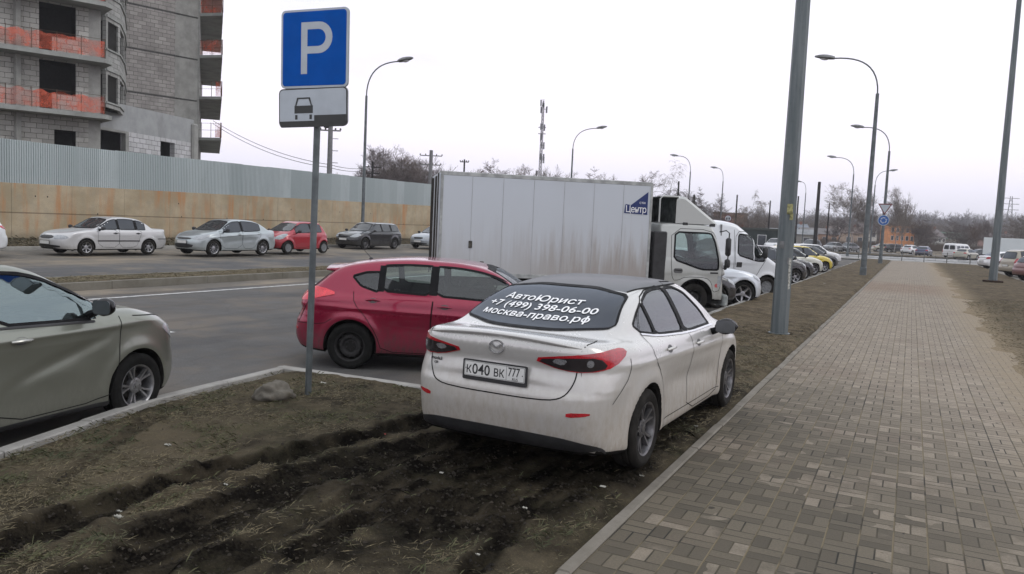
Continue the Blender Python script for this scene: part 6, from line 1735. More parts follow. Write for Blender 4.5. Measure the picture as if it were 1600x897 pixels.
        S.patch('smoked_lens', G['smoke'], di, [(.12, sd*.285, .934), (.10, sd*.55, .872), (.14, sd*.745, .862), (.30, sd*.84, .892), (.22, sd*.80, .965), (.11, sd*.60, .963)], off=.012, smooth=1, parent=lp, skirt=.004)
        S.patch('reversing_lens', G['bulb'], di, [(.10, sd*.46, .925), (.10, sd*.565, .905), (.10, sd*.60, .945), (.10, sd*.50, .955)], off=.015, smooth=1, parent=lp, skirt=.003)
        S.patch('bulb', G['bulb'], di, circ(*S.uv(di, [(.16, sd*.755, .925)])[0], .026, 14), off=.016, smooth=0, parent=lp, skirt=.003)
        S.patch('reflector', G['red'], ('dir', 1, -sd*.55), [(.03, sd*.62, .535), (.06, sd*.80, .555), (.06, sd*.80, .575), (.03, sd*.62, .572)], off=.004, smooth=1, parent=root)
        S.patch('headlight', G['clear'], ('dir', -1, -sd*1.0), [(4.45, sd*.50, .66), (4.3, sd*.74, .69), (4.0, sd*.86, .80), (4.05, sd*.84, .83), (4.35, sd*.66, .765)], off=.006, smooth=1, parent=root)
        for yy in (.42, .70): S.patch('parking_sensor', P_white, 'rear', circ(sd*yy, .475, .012, 12), off=.004, smooth=0, parent=root, skirt=.002)
    rw = S.patch('rear_window', G['black_glass'], 'rear', rearw, off=.004, smooth=12, parent=root)
    S.strip('rear_window_seal', seal, 'rear', rearw, w=.012, off=.006, closed=True, smooth=12, parent=rw)
    for s_, z, sz, b, sx, yo in (('АвтоЮрист', 1.262, .055, .0, 2.4, .05), ('+7 (499) 398-06-00', 1.205, .056, .0, 2.25, .02), ('москва-право.рф', 1.149, .056, .0, 2.12, .02)):
        S.decal_text('lettering', G['white_vinyl'], 'rear', s_, sz, (yo, z), udir=-1, sx=sx, bold=b, off=.0085, parent=rw, fat=.0016)
    sc_ = S.patch('windscreen', G['glass'], 'front', screen, off=-.003, smooth=2, parent=root, skirt=.004)
    S.strip('windscreen_seal', seal, 'front', screen, w=.03, off=.003, closed=True, smooth=2, parent=sc_)
    g = GS()
    S.strip('', None, 'rear', [(-.63, .90), (-.62, .78), (-.56, .675), (-.42, .64), (.42, .64), (.56, .675), (.62, .78), (.63, .90)], w=.009, off=.0025, smooth=2, mb=g)
    for sd in (1, -1): S.strip('', None, 'top', [(.17, sd*.655), (.3, sd*.68), (.44, sd*.655)], w=.008, off=.0025, mb=g)
    g.build('boot_gap', G['gap'], root)
    # spoiler lip along the boot edge
    V = []; YS = []; XE = []; ZE = []; ZI = []
    for y in np.linspace(-.64, .64, 45):
        z0 = S.hit((.42, y, 3), (0, 0, -1))[0].z; xe = .42; z = z0
        for x in np.arange(.42, .0, -.004):
            h, nn = S.hit((x, y, 3), (0, 0, -1))
            if h is None or h.z < z0-.04: break
            xe = x; z = h.z
        YS.append(y); XE.append(xe); ZE.append(z); ZI.append(S.hit((xe+.14, y, 3), (0, 0, -1))[0].z)
    fx, fz, fi = (np.polyfit(np.array(YS)**2, np.array(a_), 3) for a_ in (XE, ZE, ZI))
    n = 41
    for i in range(n):
        y = -.65+1.30*i/(n-1); e = max(0, 1-abs(y/.65)**6); q = y*y
        xe, z, zi = np.polyval(fx, q), np.polyval(fz, q)+.006, np.polyval(fi, q)
        V += [(xe+.14, y, zi-.004), (xe+.05, y, z+.012*e), (xe-.026*e, y, z+.030*e), (xe-.032*e, y, z+.018*e-.006), (xe+.03, y, z-.03)]
    F = []
    for i in range(n-1):
        for k in range(4): F.append((i*5+k, (i+1)*5+k, (i+1)*5+k+1, i*5+k+1))
    pmesh('spoiler', V, F, P_white, root, smooth=True)
    # winged oval emblem
    ex, ez = 0.0, .985
    Pp, Nn = S.project('rear', [(0, ez)], 0)
    c = Pp[0]; em = MB()
    Me = Matrix.Translation(c) @ Matrix.Rotation(math.atan2(Nn[0].z, -Nn[0].x), 4, 'Y').inverted() @ Matrix(((0, 0, -1, 0), (-1, 0, 0, 0), (0, 1, 0, 0), (0, 0, 0, 1)))
    rg = 32; vs = []
    for k in range(rg):
        q = 2*math.pi*k/rg
        for rx, ry, zz in ((.066, .052, .004), (.063, .049, .013), (.056, .042, .013), (.053, .039, .004)):
            vs.append(tuple(Me @ Vector((rx*math.cos(q), ry*math.sin(q), zz))))
    em.add(vs, [(k*4+j, ((k+1) % rg)*4+j, ((k+1) % rg)*4+j+1, k*4+j+1) for k in range(rg) for j in range(3)])
    for sgn in (1, -1):
        w = [(0, -.012), (sgn*.022, -.002), (sgn*.036, .012), (sgn*.058, .018), (sgn*.052, .026), (sgn*.032, .022), (sgn*.014, .010), (0, .0)]
        if sgn < 0: w = w[::-1]
        em.prism(w, .004, .013, Me)
    em.build('emblem', G['chrome'], root, smooth=30)
    S.decal_text('model_badge', G['ink'], 'rear', 'mazda3', .034, (.565, .815), udir=-1, sx=1.2, bold=.001, off=.006, parent=root, align='CENTER')
    S.decal_text('model_badge', G['ink'], 'rear', '120', .024, (.565, .787), udir=-1, sx=1.2, bold=.001, off=.006, parent=root, align='CENTER')
    h, nn = S.hit((-2, 0, .80), (1, 0, 0))
    hx = min(S.hit((-2, yy, zz), (1, 0, 0))[0].x for yy in (-.26, 0, .26) for zz in (.74, .80, .86))
    Mp = Matrix.Translation((hx-.010, 0, .80)) @ Matrix.Rotation(R(2), 4, 'Y') @ Matrix(((0, 0, -1, 0), (-1, 0, 0, 0), (0, 1, 0, 0), (0, 0, 0, 1)))
    plate_obj(root, Mp, 'К040ВК', '777')
    S.patch('valance', G['black'], 'rear', [(-.80, .215), (.80, .215), (.80, .31), (.60, .375), (.3, .39), (-.3, .39), (-.60, .375), (-.80, .31)], off=.005, smooth=2, parent=root)
    seats_obj(root, [(1.45, (-.36, .36)), (2.45, (-.37, .37))], z0=.32)
    steering_obj(root, 3.0, .37, .92)
    MB().box(3.1, 3.5, -.68, .68, .55, .96, bev=.05).build('dashboard', G['trim'], root, smooth=True)
    return root
# ================================================================== every other car
def arche(L, W, H, ra, fa, bh, hood, nose, xs, xt, xrt, xrb, deck=None, Ra=.36, Rt=.31, zb=.2, rearx=.0, hatch=.35, tumble=.17, gwt=None, rake=0.0, flare=.02, crease=None, box=0.0, extra2=None, core=None, raybox=None):
    """profile curves for a saloon (deck given) or hatchback / estate (deck None) from a few measurements.
    xs/xt foot and head of the windscreen, xrt/xrb head and foot of the rear glass"""
    fl = ring_flare([(ra, Rt), (fa, Rt)], flare, Ra+.03, .075)
    def extra(x, z):
        e = fl(x, z)
        if crease:
            z0, sl, am = crease
            e = e+am*np.exp(-((z-(z0+(x-L/2)*sl))/.035)**2)*np.clip((x-.3)/.3, 0, 1)*np.clip((L-.5-x)/.4, 0, 1)
            e = e-am*.9*np.exp(-((z-(z0-.22+(x-L/2)*sl))/.10)**2)*np.clip((x-ra-.35)/.3, 0, 1)*np.clip((fa-.4-x)/.3, 0, 1)
        if extra2 is not None: e = e+extra2(x, z)
        return e
    xm = (xt+xrt)/2
    if deck:
        zt = [(-.1, deck-.06), (0, deck-.05), (.07, deck-.005), (.16, deck), (xrb, deck+.01), (xrb+.5, bh+.04), ((xrb+xs)/2, bh+.02), (xs-.3, bh+.02), (xs, hood)]
        xr = [(.1, .20), (.26, .09), (.40, .02), (.5, .0), (.62, .012), (.70, .05), (.76, .07), (.88, .08), (deck-.08, .06), (deck, .04), (deck+.1, .06)]
        roof = [(xrb-.4, deck-.30), (xrb, deck-.02), (xrb+(xrt-xrb)*.5, (deck+H)/2-.01), (xrt, H-.07), (xrt+.35, H-.015), (xm, H), (xt-.2, H-.02), (xt, H-.065)]
    else:
        zt = [(-.1, bh-.02), (0, bh-.01), (.4, bh+.03), (L*.35, bh+.03), (xs-.3, bh+.02), (xs, hood)]
        xr = [(.1, .20), (.26, .07), (.40, .01), (.5, .0), (.62, .012), (.70, .05), (.78, .075), (.9, .09), (1.1, .12), (1.3, .3)]
        h = hatch
        roof = [(.0, .70), (.09, .86), (.13+h*.15, bh+.06), (.13+h*.5, (bh+H)/2+.04), (.13+h*.9, H-.11), (xrt, H-.055), (xrt+.35, H-.02), (xm, H), (xt-.2, H-.015), (xt, H-.06)]
    d = xs-xt
    roof += [(xt+d*.35, H-.06-(H-.06-hood)*.36), (xt+d*.8, H-.06-(H-.06-hood)*.84), (xs+.08, hood-.03), (xs+.5, hood-.25)]
    zt += [(xs+(L-xs)*.35, hood-(hood-nose)*.22), (xs+(L-xs)*.7, hood-(hood-nose)*.62), (L-.12, nose-.02), (L-.02, nose-.10), (L+.15, nose-.2)]
    xf = [(.1, L-.22), (.22, L-.08), (.38, L-.005), (.5, L), (.6, L-.015), (nose-.05, L-.07), (nose+.05, L-.16), (nose+.3, L-.6)]
    w = W
    side = [(.1, w-.10), (.2, w-.045), (.30, w-.025), (.45, w-.018), (.62, w-.006), (.74, w), (bh-.06, w-.012), (bh, w-.04), (bh+.1, w-.09), (bh+.3, w-.2)]
    side = sorted({round(a, 3): b for a, b in side}.items())
    f = box
    plan = [(-.1, .87+f*.10), (0, .885+f*.09), (.35, .945+f*.04), (.8, .99), (1.2, 1.0), (xs-.3, 1.0), (fa+.1, .985), (L-.35, .94+f*.03), (L-.1, .88+f*.05), (L+.1, .85+f*.05)]
    g0 = w-.055; t = tumble/.38
    gw = [(bh-.4, g0+.04), (bh-.02, g0), (bh+.12, g0-.12*t), (H-.12, g0-(H-.12-bh)*t-.01), (H+.05, g0-(H+.05-bh)*t-.03)]
    gplan = [(.05, .86+f*.09), (.5, .93+f*.05), (1.1, .99), (L*.5, 1.0), (xs-.6, 1.0), (xs, .97), (L, .93)]
    sp = dict(L=L, W=W, zb=[(0, zb+.08), (.3, zb+.03), (ra, zb), (fa, zb-.01), (L-.3, zb), (L, zb+.04)], zt=zt, xr=xr, xf=xf, side=side, plan=plan, roof=roof, gw=gw, gplan=gplan,
              ghmin=bh-.2, xm=xm, cv=.07, rr=.10, rg=.075, re=.15, ru=.05, crown=.05, rcrown=.03, pr=(.20, 3.4), pf=(.36, 2.8), extra=extra)
    if core: sp['core'] = core
    if raybox: sp['raybox'] = raybox
    return sp
def auto_window(S, x0, x1, bh, top=.085, slope=0.0, n=10, xmid=2.2):
    bot = lambda x: bh+slope*(x-xmid)
    xs = np.linspace(x0, x1, n); tp = []
    for x in xs:
        z = float(S.C['roof'](x))-top
        if z > bot(x)+.03: tp.append((x, z))
    if not tp: return None
    lo = [(tp[0][0], bot(tp[0][0])), (tp[-1][0], bot(tp[-1][0]))]
    # extend the tips to where the roof line meets the waist
    return [lo[1], lo[0]]+tp if True else None
def make_car(name, label, sp, mat, loc, rz, group=None, q=.7, wins=(), bh=.95, slope=0.0, wtop=.09, doors=(), cat='car', style='alloy', Rt=.31, Rr=.20, ra=.9, fa=3.5, Ra=None, glassm=None,
             rimm=None, nspoke=5, rearw=None, screen=None, tails=(), heads=(), grille=(), qwin=None, plate_f=None, plate_r=None, see=True, sides=(1, -1), handles=(), mirror=None, mirmat=None, extras=None, fill=None, rub=None, inside_=True, ww=.2, seatx=None, gaps=(), strips=()):
    S = Shell(sp, q); L, W = S.L, S.W; Ra = Ra or Rt+.055
    root = thing(name, label, cat, loc, rz, group)
    glassm = glassm or G['glass']; xmid = (ra+fa)/2
    polys = [auto_window(S, a, b, bh, wtop, slope, xmid=xmid) if not isinstance(a, (tuple, list)) else None for a, b in wins]
    polys = [p for p in polys if p]
    if qwin: polys = [qwin]+polys
    both = ('left', 'right')
    ops = []
    if see:
        for sd in both: ops += [(sd, p) for p in polys]
        if screen: ops.append(('front', screen))
        if rearw and see != 'side': ops.append(('rear', rearw))
    regs = []
    for d in doors:
        for sd in both: regs.append((d[0], sd, d[1], None, -.3))
    regs.append(('bonnet', 'top', [(fa-.35, -W*.8), (L-.3, -W*.62), (L-.12, -W*.3), (L-.10, 0), (L-.12, W*.3), (L-.3, W*.62), (fa-.35, W*.8)], None, -.45))
    regs.append(('rear_bumper', 'rear', [(-1.2, .1), (1.2, .1), (1.2, .62), (-1.2, .62)], None, -.3))
    regs.append(('front_bumper', 'front', [(-1.2, .1), (1.2, .1), (1.2, sp['zt'][-3][1]-.12), (-1.2, sp['zt'][-3][1]-.12)], None, -.3))
    S.build(root, mat, [(ra, Rt, W-.42), (fa, Rt, W-.42)], Ra, ops, regs, under_mat=G['well'])
    for sd in sides:
        face = 'left' if sd > 0 else 'right'
        g = GS()
        for p in polys:
            w = S.patch('side_window', glassm, face, p, off=-.004 if see else .003, smooth=11, parent=root, skirt=.003, step=.06)
            S.strip('window_seal', G['trim'], face, p, w=.028, off=.003, closed=True, smooth=11, parent=w)
        for i in range(len(polys)-1):
            a = polys[i]; b = polys[i+1]
            xa, xb = max(t[0] for t in a), min(t[0] for t in b)
            if xb-xa < .2:
                z0 = (a[0][1]+b[1][1])/2; z1 = float(S.C['roof']((xa+xb)/2))-wtop
                S.patch('pillar_trim', G['trim'], face, [(xa-.015, z0), (xb+.015, z0), (xb+.015, z1), (xa-.015, z1)], off=.002, smooth=0, parent=root, skirt=.001)
        for d in doors:
            run = []
            for q in list(d[1])+[d[1][0]]:
                if q[1] <= bh+.10: run.append(q)
                if (q[1] > bh+.10 or q is d[1][0]) and len(run) > 1: S.strip('', None, face, run, w=.009, off=.0022, smooth=1, mb=g)
                if q[1] > bh+.10: run = []
            if len(run) > 1: S.strip('', None, face, run, w=.009, off=.0022, smooth=1, mb=g)
        for gp_ in gaps: S.strip('', None, face, gp_, w=.008, off=.0022, smooth=1, mb=g)
        if g.v: g.build('panel_gap', G['gap'], root)
        for st in strips: S.strip(st[0], st[1], face, st[2], w=st[3], off=.006, smooth=1, parent=root, raise_=.004)
        for h in handles: handle_obj(S, root, h[0], h[1], sd, h[2] if len(h) > 2 else mat)
        for nm, mt, di, pts, of in tails+heads:
            pp = [(p[0], sd*p[1], p[2]) for p in pts]
            di2 = ('dir', di[1], -sd*di[2]) if isinstance(di, tuple) else di
            if di in ('side',): di2 = face
            S.patch(nm, mt, di2, pp, off=of, smooth=1, parent=root, skirt=.008)
        if mirror: mirror_obj(root, (mirror[0], sd*mirror[1], mirror[2]), sd, mirmat or mat, mirror[3] if len(mirror) > 3 else 1.0)
        add_well(S, root, ra, Rt, Ra, sd, G['well']); add_well(S, root, fa, Rt, Ra, sd, G['well'])
        for wx in (ra, fa):
            make_wheel(root, (wx, sd*(W-ww/2-.01), Rt), sd, Rt, Rr, ww, style, rub or G['dusty_rubber'], rimm or G['alloy'], rot=wx*1.3+sd*.2, nspoke=nspoke)
    if rearw:
        w = S.patch('rear_window', (glassm if see and see != 'side' else G['black_glass']), 'rear', rearw, off=.003, smooth=11, parent=root)
        S.strip('rear_window_seal', G['trim'], 'rear', rearw, w=.03, off=.005, closed=True, smooth=11, parent=w)
    if screen:
        w = S.patch('windscreen', glassm if see else G['dark_glass'], 'front', screen, off=.002 if not see else -.002, smooth=11, parent=root)
        S.strip('windscreen_seal', G['trim'], 'front', screen, w=.035, off=.004, closed=True, smooth=11, parent=w)
    for nm, mt, pts in grille: S.patch(nm, mt, 'front', pts, off=.006, smooth=1, parent=root)
    if plate_f:
        hx = max(S.hit((L+3, yy, zz), (-1, 0, 0))[0].x for yy in (-.26, 0, .26) for zz in (plate_f-.05, plate_f+.05))
        plate_obj(root, Matrix.Translation((hx+.006, 0, plate_f)) @ Matrix(((0, 0, 1, 0), (1, 0, 0, 0), (0, 1, 0, 0), (0, 0, 0, 1))), None, '')
    if plate_r:
        hx = min(S.hit((-3, yy, zz), (1, 0, 0))[0].x for yy in (-.26, 0, .26) for zz in (plate_r-.05, plate_r+.05))
        plate_obj(root, Matrix.Translation((hx-.006, 0, plate_r)) @ Matrix(((0, 0, -1, 0), (-1, 0, 0, 0), (0, 1, 0, 0), (0, 0, 0, 1))), None, '')
    if see and inside_:
        sx = seatx or (ra+.45, ra+1.45)
        seats_obj(root, [(sx[0], (-.36, .36)), (sx[1], (-.37, .37))], z0=.32)
        steering_obj(root, sx[1]+.55, .37, bh-.08)
        xd = sx[1]+.65
        MB().box(xd, xd+.35, -W+.25, W-.25, .5, bh-.03, bev=.05).build('dashboard', G['trim'], root, smooth=True)
        MB().box(.6, xd+.3, -W+.2, W-.2, .24, .34).build('cabin_floor', G['seat'], root)
    if extras: extras(S, root)
    return root, S
def ypl(y, z): return (y, z)
def screen_poly(S_or_W, hood, H, wb=.68, wt=.54): return [(-wb, hood+.03), (0, hood+.015), (wb, hood+.03), (wt, H-.115), (0, H-.075), (-wt, H-.115)]

def build_red_hatch():
    L, W, H = 4.37, .89, 1.53; ra, fa = .88, 3.53; bh = 1.035
    sp = arche(L, W, H, ra, fa, bh, 1.02, .80, 3.36, 2.62, .85, 0, None, Rt=.316, hatch=.52, crease=(.80, -.03, .012), zb=.20, tumble=.18, flare=.022)
    # rising waist, sloping roof tail
    sp['roof'] = [(.0, .78), (.06, .93), (.16, 1.05), (.34, 1.20), (.54, 1.35), (.62, 1.39), (.8, 1.44), (1.2, 1.50), (1.7, 1.53), (2.2, 1.52), (2.55, 1.485), (2.85, 1.41), (3.2, 1.22), (3.5, 1.04), (3.8, .8)]
    m = paint('dark_red_paint', (.26, .003, .034), metal=.45, rough=.26, dirt=1.0, dirtcol=(.035, .028, .026), dirt_top=.85)
    front = [(3.32, 1.02), (3.28, .80), (3.26, .42), (3.20, .26), (1.99, .26), (1.975, .6), (2.0, .98), (1.98, 1.44), (2.6, 1.43), (2.95, 1.24)]
    rear = [(1.98, .26), (1.32, .26), (1.24, .50), (1.08, .74), (.93, .90), (.90, 1.06), (1.0, 1.30), (1.15, 1.42), (1.97, 1.45), (1.99, .98), (1.965, .6)]
    loc, a = place(547, 577, (ra, -W+.02), RH[0], -.13)
    loc.x += RH[1]; loc.y += RH[2]
    def ex(S, root):
        # tailgate spoiler, aerial, fuel flap
        V = []; n = 25
        for i in range(n):
            y = -.58+1.16*i/(n-1); e = 1-abs(y/.58)**4*.5
            z = S.hit((.72, y, 3), (0, 0, -1))[0].z; z2 = S.hit((.60, y, 3), (0, 0, -1))[0].z
            V += [(.78, y, z+.004), (.60, y, z2+.014), (.42+.10*abs(y)**2, y, z2+.004*e), (.43+.10*abs(y)**2, y, z2-.014), (.62, y, z2-.03)]
        F = [(i*5+k, (i+1)*5+k, (i+1)*5+k+1, i*5+k+1) for i in range(n-1) for k in range(4)]
        F += [(0, 1, 2, 3, 4), tuple((n-1)*5+k for k in (4, 3, 2, 1, 0))]
        pmesh('spoiler', V, F, m, root, smooth=True)
        z = S.hit((.95, 0, 3), (0, 0, -1))[0].z
        MB().lathe([(.035, 0), (.03, .018), (.012, .03), (0, .03)], 12, Matrix.Translation((.95, 0, z-.004))).tube([(.95, 0, z+.015), (.90, 0, z+.07), (.80, 0, z+.17)], [.006, .004, .003], 6).build('aerial', G['black'], root)
        S.patch('rear_quarter_reflector', G['red'], ('dir', 1, .5), [(.04, -.58, .50), (.08, -.76, .50), (.08, -.76, .54), (.04, -.58, .54)], off=.005, parent=root)
        S.patch('bumper_insert', G['black'], ('dir', 1, .2), [(0, -.60, .26), (0, .60, .26), (0, .62, .50), (0, -.62, .50)], off=.004, parent=root)
    root, S = make_car('hatchback', 'dark red hatchback with dirty sills parked behind the white saloon', sp, m, loc, a, q=1.0, bh=bh+.01, slope=-.045, wtop=.085, wins=[(1.30, 1.95), (2.03, 3.02)], qwin=[(1.24, 1.065), (1.24, 1.335), (1.05, 1.325), (.86, 1.265), (.99, 1.14)],
        doors=[('front_door', front), ('rear_door', rear)], Rt=.316, Rr=.205, ra=ra, fa=fa, style='steel', rimm=G['steel'], ww=.205, rub=G['rubber'],
        rearw=[(-.60, 1.07), (.60, 1.07), (.50, 1.33), (-.50, 1.33)], screen=screen_poly(0, 1.02, H), see='side',
        tails=(('tail_light', G['bright_red'], ('dir', 1, 1.0), [(.06, .60, .91), (.20, .80, .905), (.46, .86, .97), (.64, .86, 1.02), (.36, .83, 1.10), (.12, .66, 1.09)], .012),),
        heads=(('headlight', G['clear'], ('dir', -1, 1.0), [(4.2, .45, .68), (4.0, .74, .70), (3.7, .84, .86), (4.0, .72, .83)], .006),),
        handles=[(2.16, .91), (1.18, .955)], mirror=(3.0, .85, 1.02), plate_r=.60, seatx=(1.15, 2.15), extras=ex, gaps=[[(.30, .93), (.22, .80), (.14, .62)], [(.62, .68), (.50, .60), (.12, .60)]],
        strips=[('side_sill_trim', G['gap'], [(1.22, .235), (3.2, .235)], .02)])
    return root
RH = [65.5, -.02, 0]

def build_grey_saloon():
    L, W, H = 4.41, .88, 1.57; ra, fa = .93, 3.565; bh = 1.06
    def scallop(x, z):
        # X-shaped pressing in the front door
        return -.013*np.exp(-((z-(.66+(x-2.5)*.30))/.06)**2)*np.clip((x-2.1)/.25, 0, 1)*np.clip((3.3-x)/.25, 0, 1)
    sp = arche(L, W, H, ra, fa, bh, 1.12, .90, 3.47, 2.62, 1.15, .42, 1.14, Rt=.32, crease=(.94, .01, .014), zb=.20, tumble=.17, flare=.02, extra2=scallop)
    m = paint('grey_beige_paint', (.23, .238, .20), metal=.6, rough=.3, dirt=.7, dirtcol=(.085, .078, .062), dirt_top=.75)
    front = [(3.34, 1.03), (3.32, .80), (3.28, .45), (3.20, .27), (2.06, .27), (2.04, .6), (2.08, .99), (2.06, 1.46), (2.6, 1.46), (2.95, 1.30)]
    rear = [(2.05, .27), (1.40, .27), (1.32, .50), (1.15, .76), (1.02, .90), (1.0, 1.06), (1.15, 1.30), (1.3, 1.42), (2.05, 1.46), (2.07, .99), (2.03, .6)]
    loc, a = place(215, 653, (fa, -W+.02), VH[0], -.12)
    root, S = make_car('saloon_car', 'grey beige saloon at the left edge, its front half alongside the verge kerb', sp, m, loc, a, q=1.0, bh=bh, slope=-.035, wtop=.085, wins=[(1.12, 1.98), (2.12, 3.12)],
        doors=[('front_door', front), ('rear_door', rear)], Rt=.32, Rr=.205, ra=ra, fa=fa, style='twin', ww=.195, rub=G['rubber'], rimm=G['alloy'], glassm=glass('grey_saloon_glass', (.62, .78, .76), .95, refl=.22),
        rearw=[(-.60, 1.15), (.60, 1.15), (.50, 1.45), (-.50, 1.45)], screen=screen_poly(0, 1.12, H), see=True,
        tails=(('tail_light', G['red'], ('dir', 1, 1.0), [(.06, .5, .85), (.12, .80, .85), (.36, .845, .95), (.30, .80, 1.02), (.10, .60, 1.0)], .010),),
        heads=(('headlight', G['clear'], ('dir', -1, 1.0), [(4.34, .42, .70), (4.16, .74, .69), (3.90, .84, .84), (3.95, .82, .90), (4.2, .66, .84)], .006),),
        grille=[('grille', G['black'], [(-.42, .56), (.42, .56), (.5, .74), (-.5, .74)])],
        handles=[(2.28, .93, G['handle_grey']), (1.26, .95)], mirror=(3.0, .85, 1.15, 1.15), mirmat=G['gloss'], seatx=(1.2, 2.25), gaps=[[(3.50, 1.02), (3.9, .99), (4.2, .90)]],
        strips=[('side_sill_trim', G['black'], [(1.35, .225), (3.2, .225)], .05), ('waist_moulding', G['black'], [(1.08, 1.083), (2.1, 1.043), (3.05, 1.010)], .02)])
    return root
VH = [-9]
G['bright_red'] = lens('bright_red_lens', (.75, .012, .035))
G['handle_grey'] = simple('handle_chrome', (.45, .45, .42), .3, metal=.6, var=.1)
# ================================================================== box truck
def build_truck():
    P_cab = paint('truck_cab_paint', (.43, .44, .42), metal=.1, rough=.38, dirt=.75, dirtcol=(.20, .18, .145), dirt_top=1.5)
    H_ = 53.0; hd = R(H_); zg = -.13
    fr = at_depth(1017, 19.6)                        # front right upper edge of the box
    dx, dy = math.sin(hd), math.cos(hd)
    v = ray(687, 344); # rear right edge in the photograph
    # solve fr - L*d on the ray through px 687
    det = v.x*dy-v.y*dx
    Lb = (fr.x*v.y-fr.y*v.x)/(dx*v.y-dy*v.x)
    a = R(90-H_); Wb = 1.06
    ox = fr.x-Lb*dx+(-Wb)*math.sin(a)*-1*-1; 
    # local origin: rear centre of the box on the ground
    ox = fr.x-Lb*math.cos(a)-Wb*math.sin(a); oy = fr.y-Lb*math.sin(a)+Wb*math.cos(a)
    root = thing('box_truck', 'white box truck with brown dirt streaks down its side and a wind deflector', 'truck', (ox, oy, zg), a)
    # box side material: vertical streaks of dirt growing downwards
    m, t = newmat('box_panel'); o = t.obj(); s = t.sep(o)
    st = t.noise(t.comb(t.m('MULTIPLY', s[0], 5.0), t.m('MULTIPLY', s[1], 2.0), t.m('MULTIPLY', s[2], .35)), 1.6, 6, .7)
    bl = t.noise(o, .55, 3)
    hgt = t.mr(s[2], .8, 2.9, 1.0, 0.0, smooth=False)
    frt = t.mr(s[0], 1.2, 3.6)
    f = t.m('MULTIPLY', t.mr(t.m('ADD', t.m('MULTIPLY', st, .8), t.m('MULTIPLY', hgt, .62)), .62, 1.0), t.fmix(frt, .3, .95), clamp=True)
    f2 = t.m('MULTIPLY', hgt, .30)
    c = t.mix(f2, (.53, .56, .60), (.42, .40, .36)); c = t.mix(t.m('MULTIPLY', f, .62), c, (.24, .175, .12))
    c = t.mix(t.mr(bl, .45, .7, 0, .12), c, (.36, .36, .37))
    b = t.bsdf(Base_Color=c, Roughness=.5); b.inputs['Specular IOR Level'].default_value = .35
    t.out(b.outputs[0]); m_box = m
    z0, z1 = .80, 3.24
    bx = MB().box(0.03, Lb-.03, -Wb+.006, Wb-.006, z0+.03, z1-.03).build('box_body', m_box, root)
    fm = simple('box_frame', (.36, .37, .36), .5, metal=.2, var=.25)
    tr = MB()
    for y in (-Wb, Wb-.05):
        tr.box(0, Lb, y, y+.05, z1-.10, z1, bev=.012); tr.box(0, Lb, y, y+.05, z0-.04, z0+.07, bev=.01)
        for x in (0, Lb-.06): tr.box(x, x+.06, y-.004, y+.054, z0+.07, z1-.10)
    for x in (0, Lb-.05):
        tr.box(x, x+.05, -Wb+.05, Wb-.05, z1-.09, z1-.004); tr.box(x, x+.05, -Wb+.05, Wb-.05, z0-.04, z0+.06)
    tr.build('edge_trim', fm, root)
    for k in range(1, 7):
        x = Lb*k/7
        for y in (-Wb+.003, Wb-.009): MB().box(x-.005, x+.005, y, y+.006, z0+.07, z1-.10).build('panel_seam', simple('seam', (.36, .36, .37), .6), root)
    sm = MB()
    dk = simple('door_rubber', (.05, .045, .04), .8, var=.4)
    sm.box(-.05, -.003, -Wb+.02, -.01, z0, z1-.05); sm.box(-.05, -.003, .01, Wb-.02, z0, z1-.05)
    sm.build('rear_door', m_box, root)
    sm = MB()
    for y in (-Wb, Wb-.07): sm.box(-.075, -.05, y, y+.07, z0-.1, z1-.06)
    for y in (-.6, -.3, .3, .6): sm.tube([(-.07, y, z0), (-.07, y, z1-.1)], .014, 6)
    sm.build('door_gear', dk, root)
    for (x, z, w, h) in ((Lb*.135, 1.45, .085, .17), (Lb*.19, 1.03, .095, .11)):
        q = MB().box(x, x+w, -Wb-.012, -Wb+.004, z, z+h, bev=.004).build('hatch', simple('hatch_dark', (.07, .065, .055), .6, var=.5), root)
    # emblem on the front upper corner of the side
    lg = MB(); navy = simple('logo_navy', (.006, .022, .12), .45, var=.06)
    M = Matrix(((1, 0, 0, 0), (0, 0, -1, -Wb-.001), (0, 1, 0, 0), (0, 0, 0, 1)))
    x1 = Lb-.12; x0 = x1-.60
    lg.prism([(x1-.43, 2.66), (x1, 2.66), (x1, 3.00)], 0, .004, M); lg.prism([(x0, 2.46), (x1, 2.44), (x1, 2.66), (x1-.43, 2.66), (x0+.03, 2.68)], 0, .004, M)
    lo = lg.build('logo', navy, root)
    vs, fs = text_mesh('Центр', .245, 0, 0, 'LEFT', .9); xm = max(v[0] for v in vs)
    n_ = len(vs)
    pmesh('lettering', [tuple(M @ Vector((x0+.03+dx_+v[0]*.54/xm, 2.485+v[1]*.95, .006+abs(dx_)*.05))) for dx_ in (0,) for v in vs], [tuple(q+n_*i for q in f) for i in range(1) for f in fs], G['white_vinyl'], lo)
    vs, fs = text_mesh('сти', .09, 0, 0, 'LEFT', 1.0)
    pmesh('lettering', [tuple(M @ Vector((x1-.22+v[0]*1.1, 2.70+v[1], .006))) for v in vs], fs, G['white_vinyl'], lo)
    # chassis
    ch = MB()
    for y in (-.42, .34): ch.box(.1, Lb+1.6, y, y+.08, .52, .74)
    for x in np.arange(.3, Lb, .8): ch.box(x, x+.1, -Wb+.1, Wb-.1, .74, .80)
    ch.box(.5, .56, -.95, .95, .42, .52); ch.box(Lb*.45, Lb*.45+.9, -.98, -.55, .38, .70, bev=.04)
    ch.build('chassis', G['well'], root)
    mf = MB()
    for y in (-1, 1): mf.box(.55, .57, y*.78-.2, y*.78+.2, .12, .62)
    mf.build('mud_flap', G['black'], root)
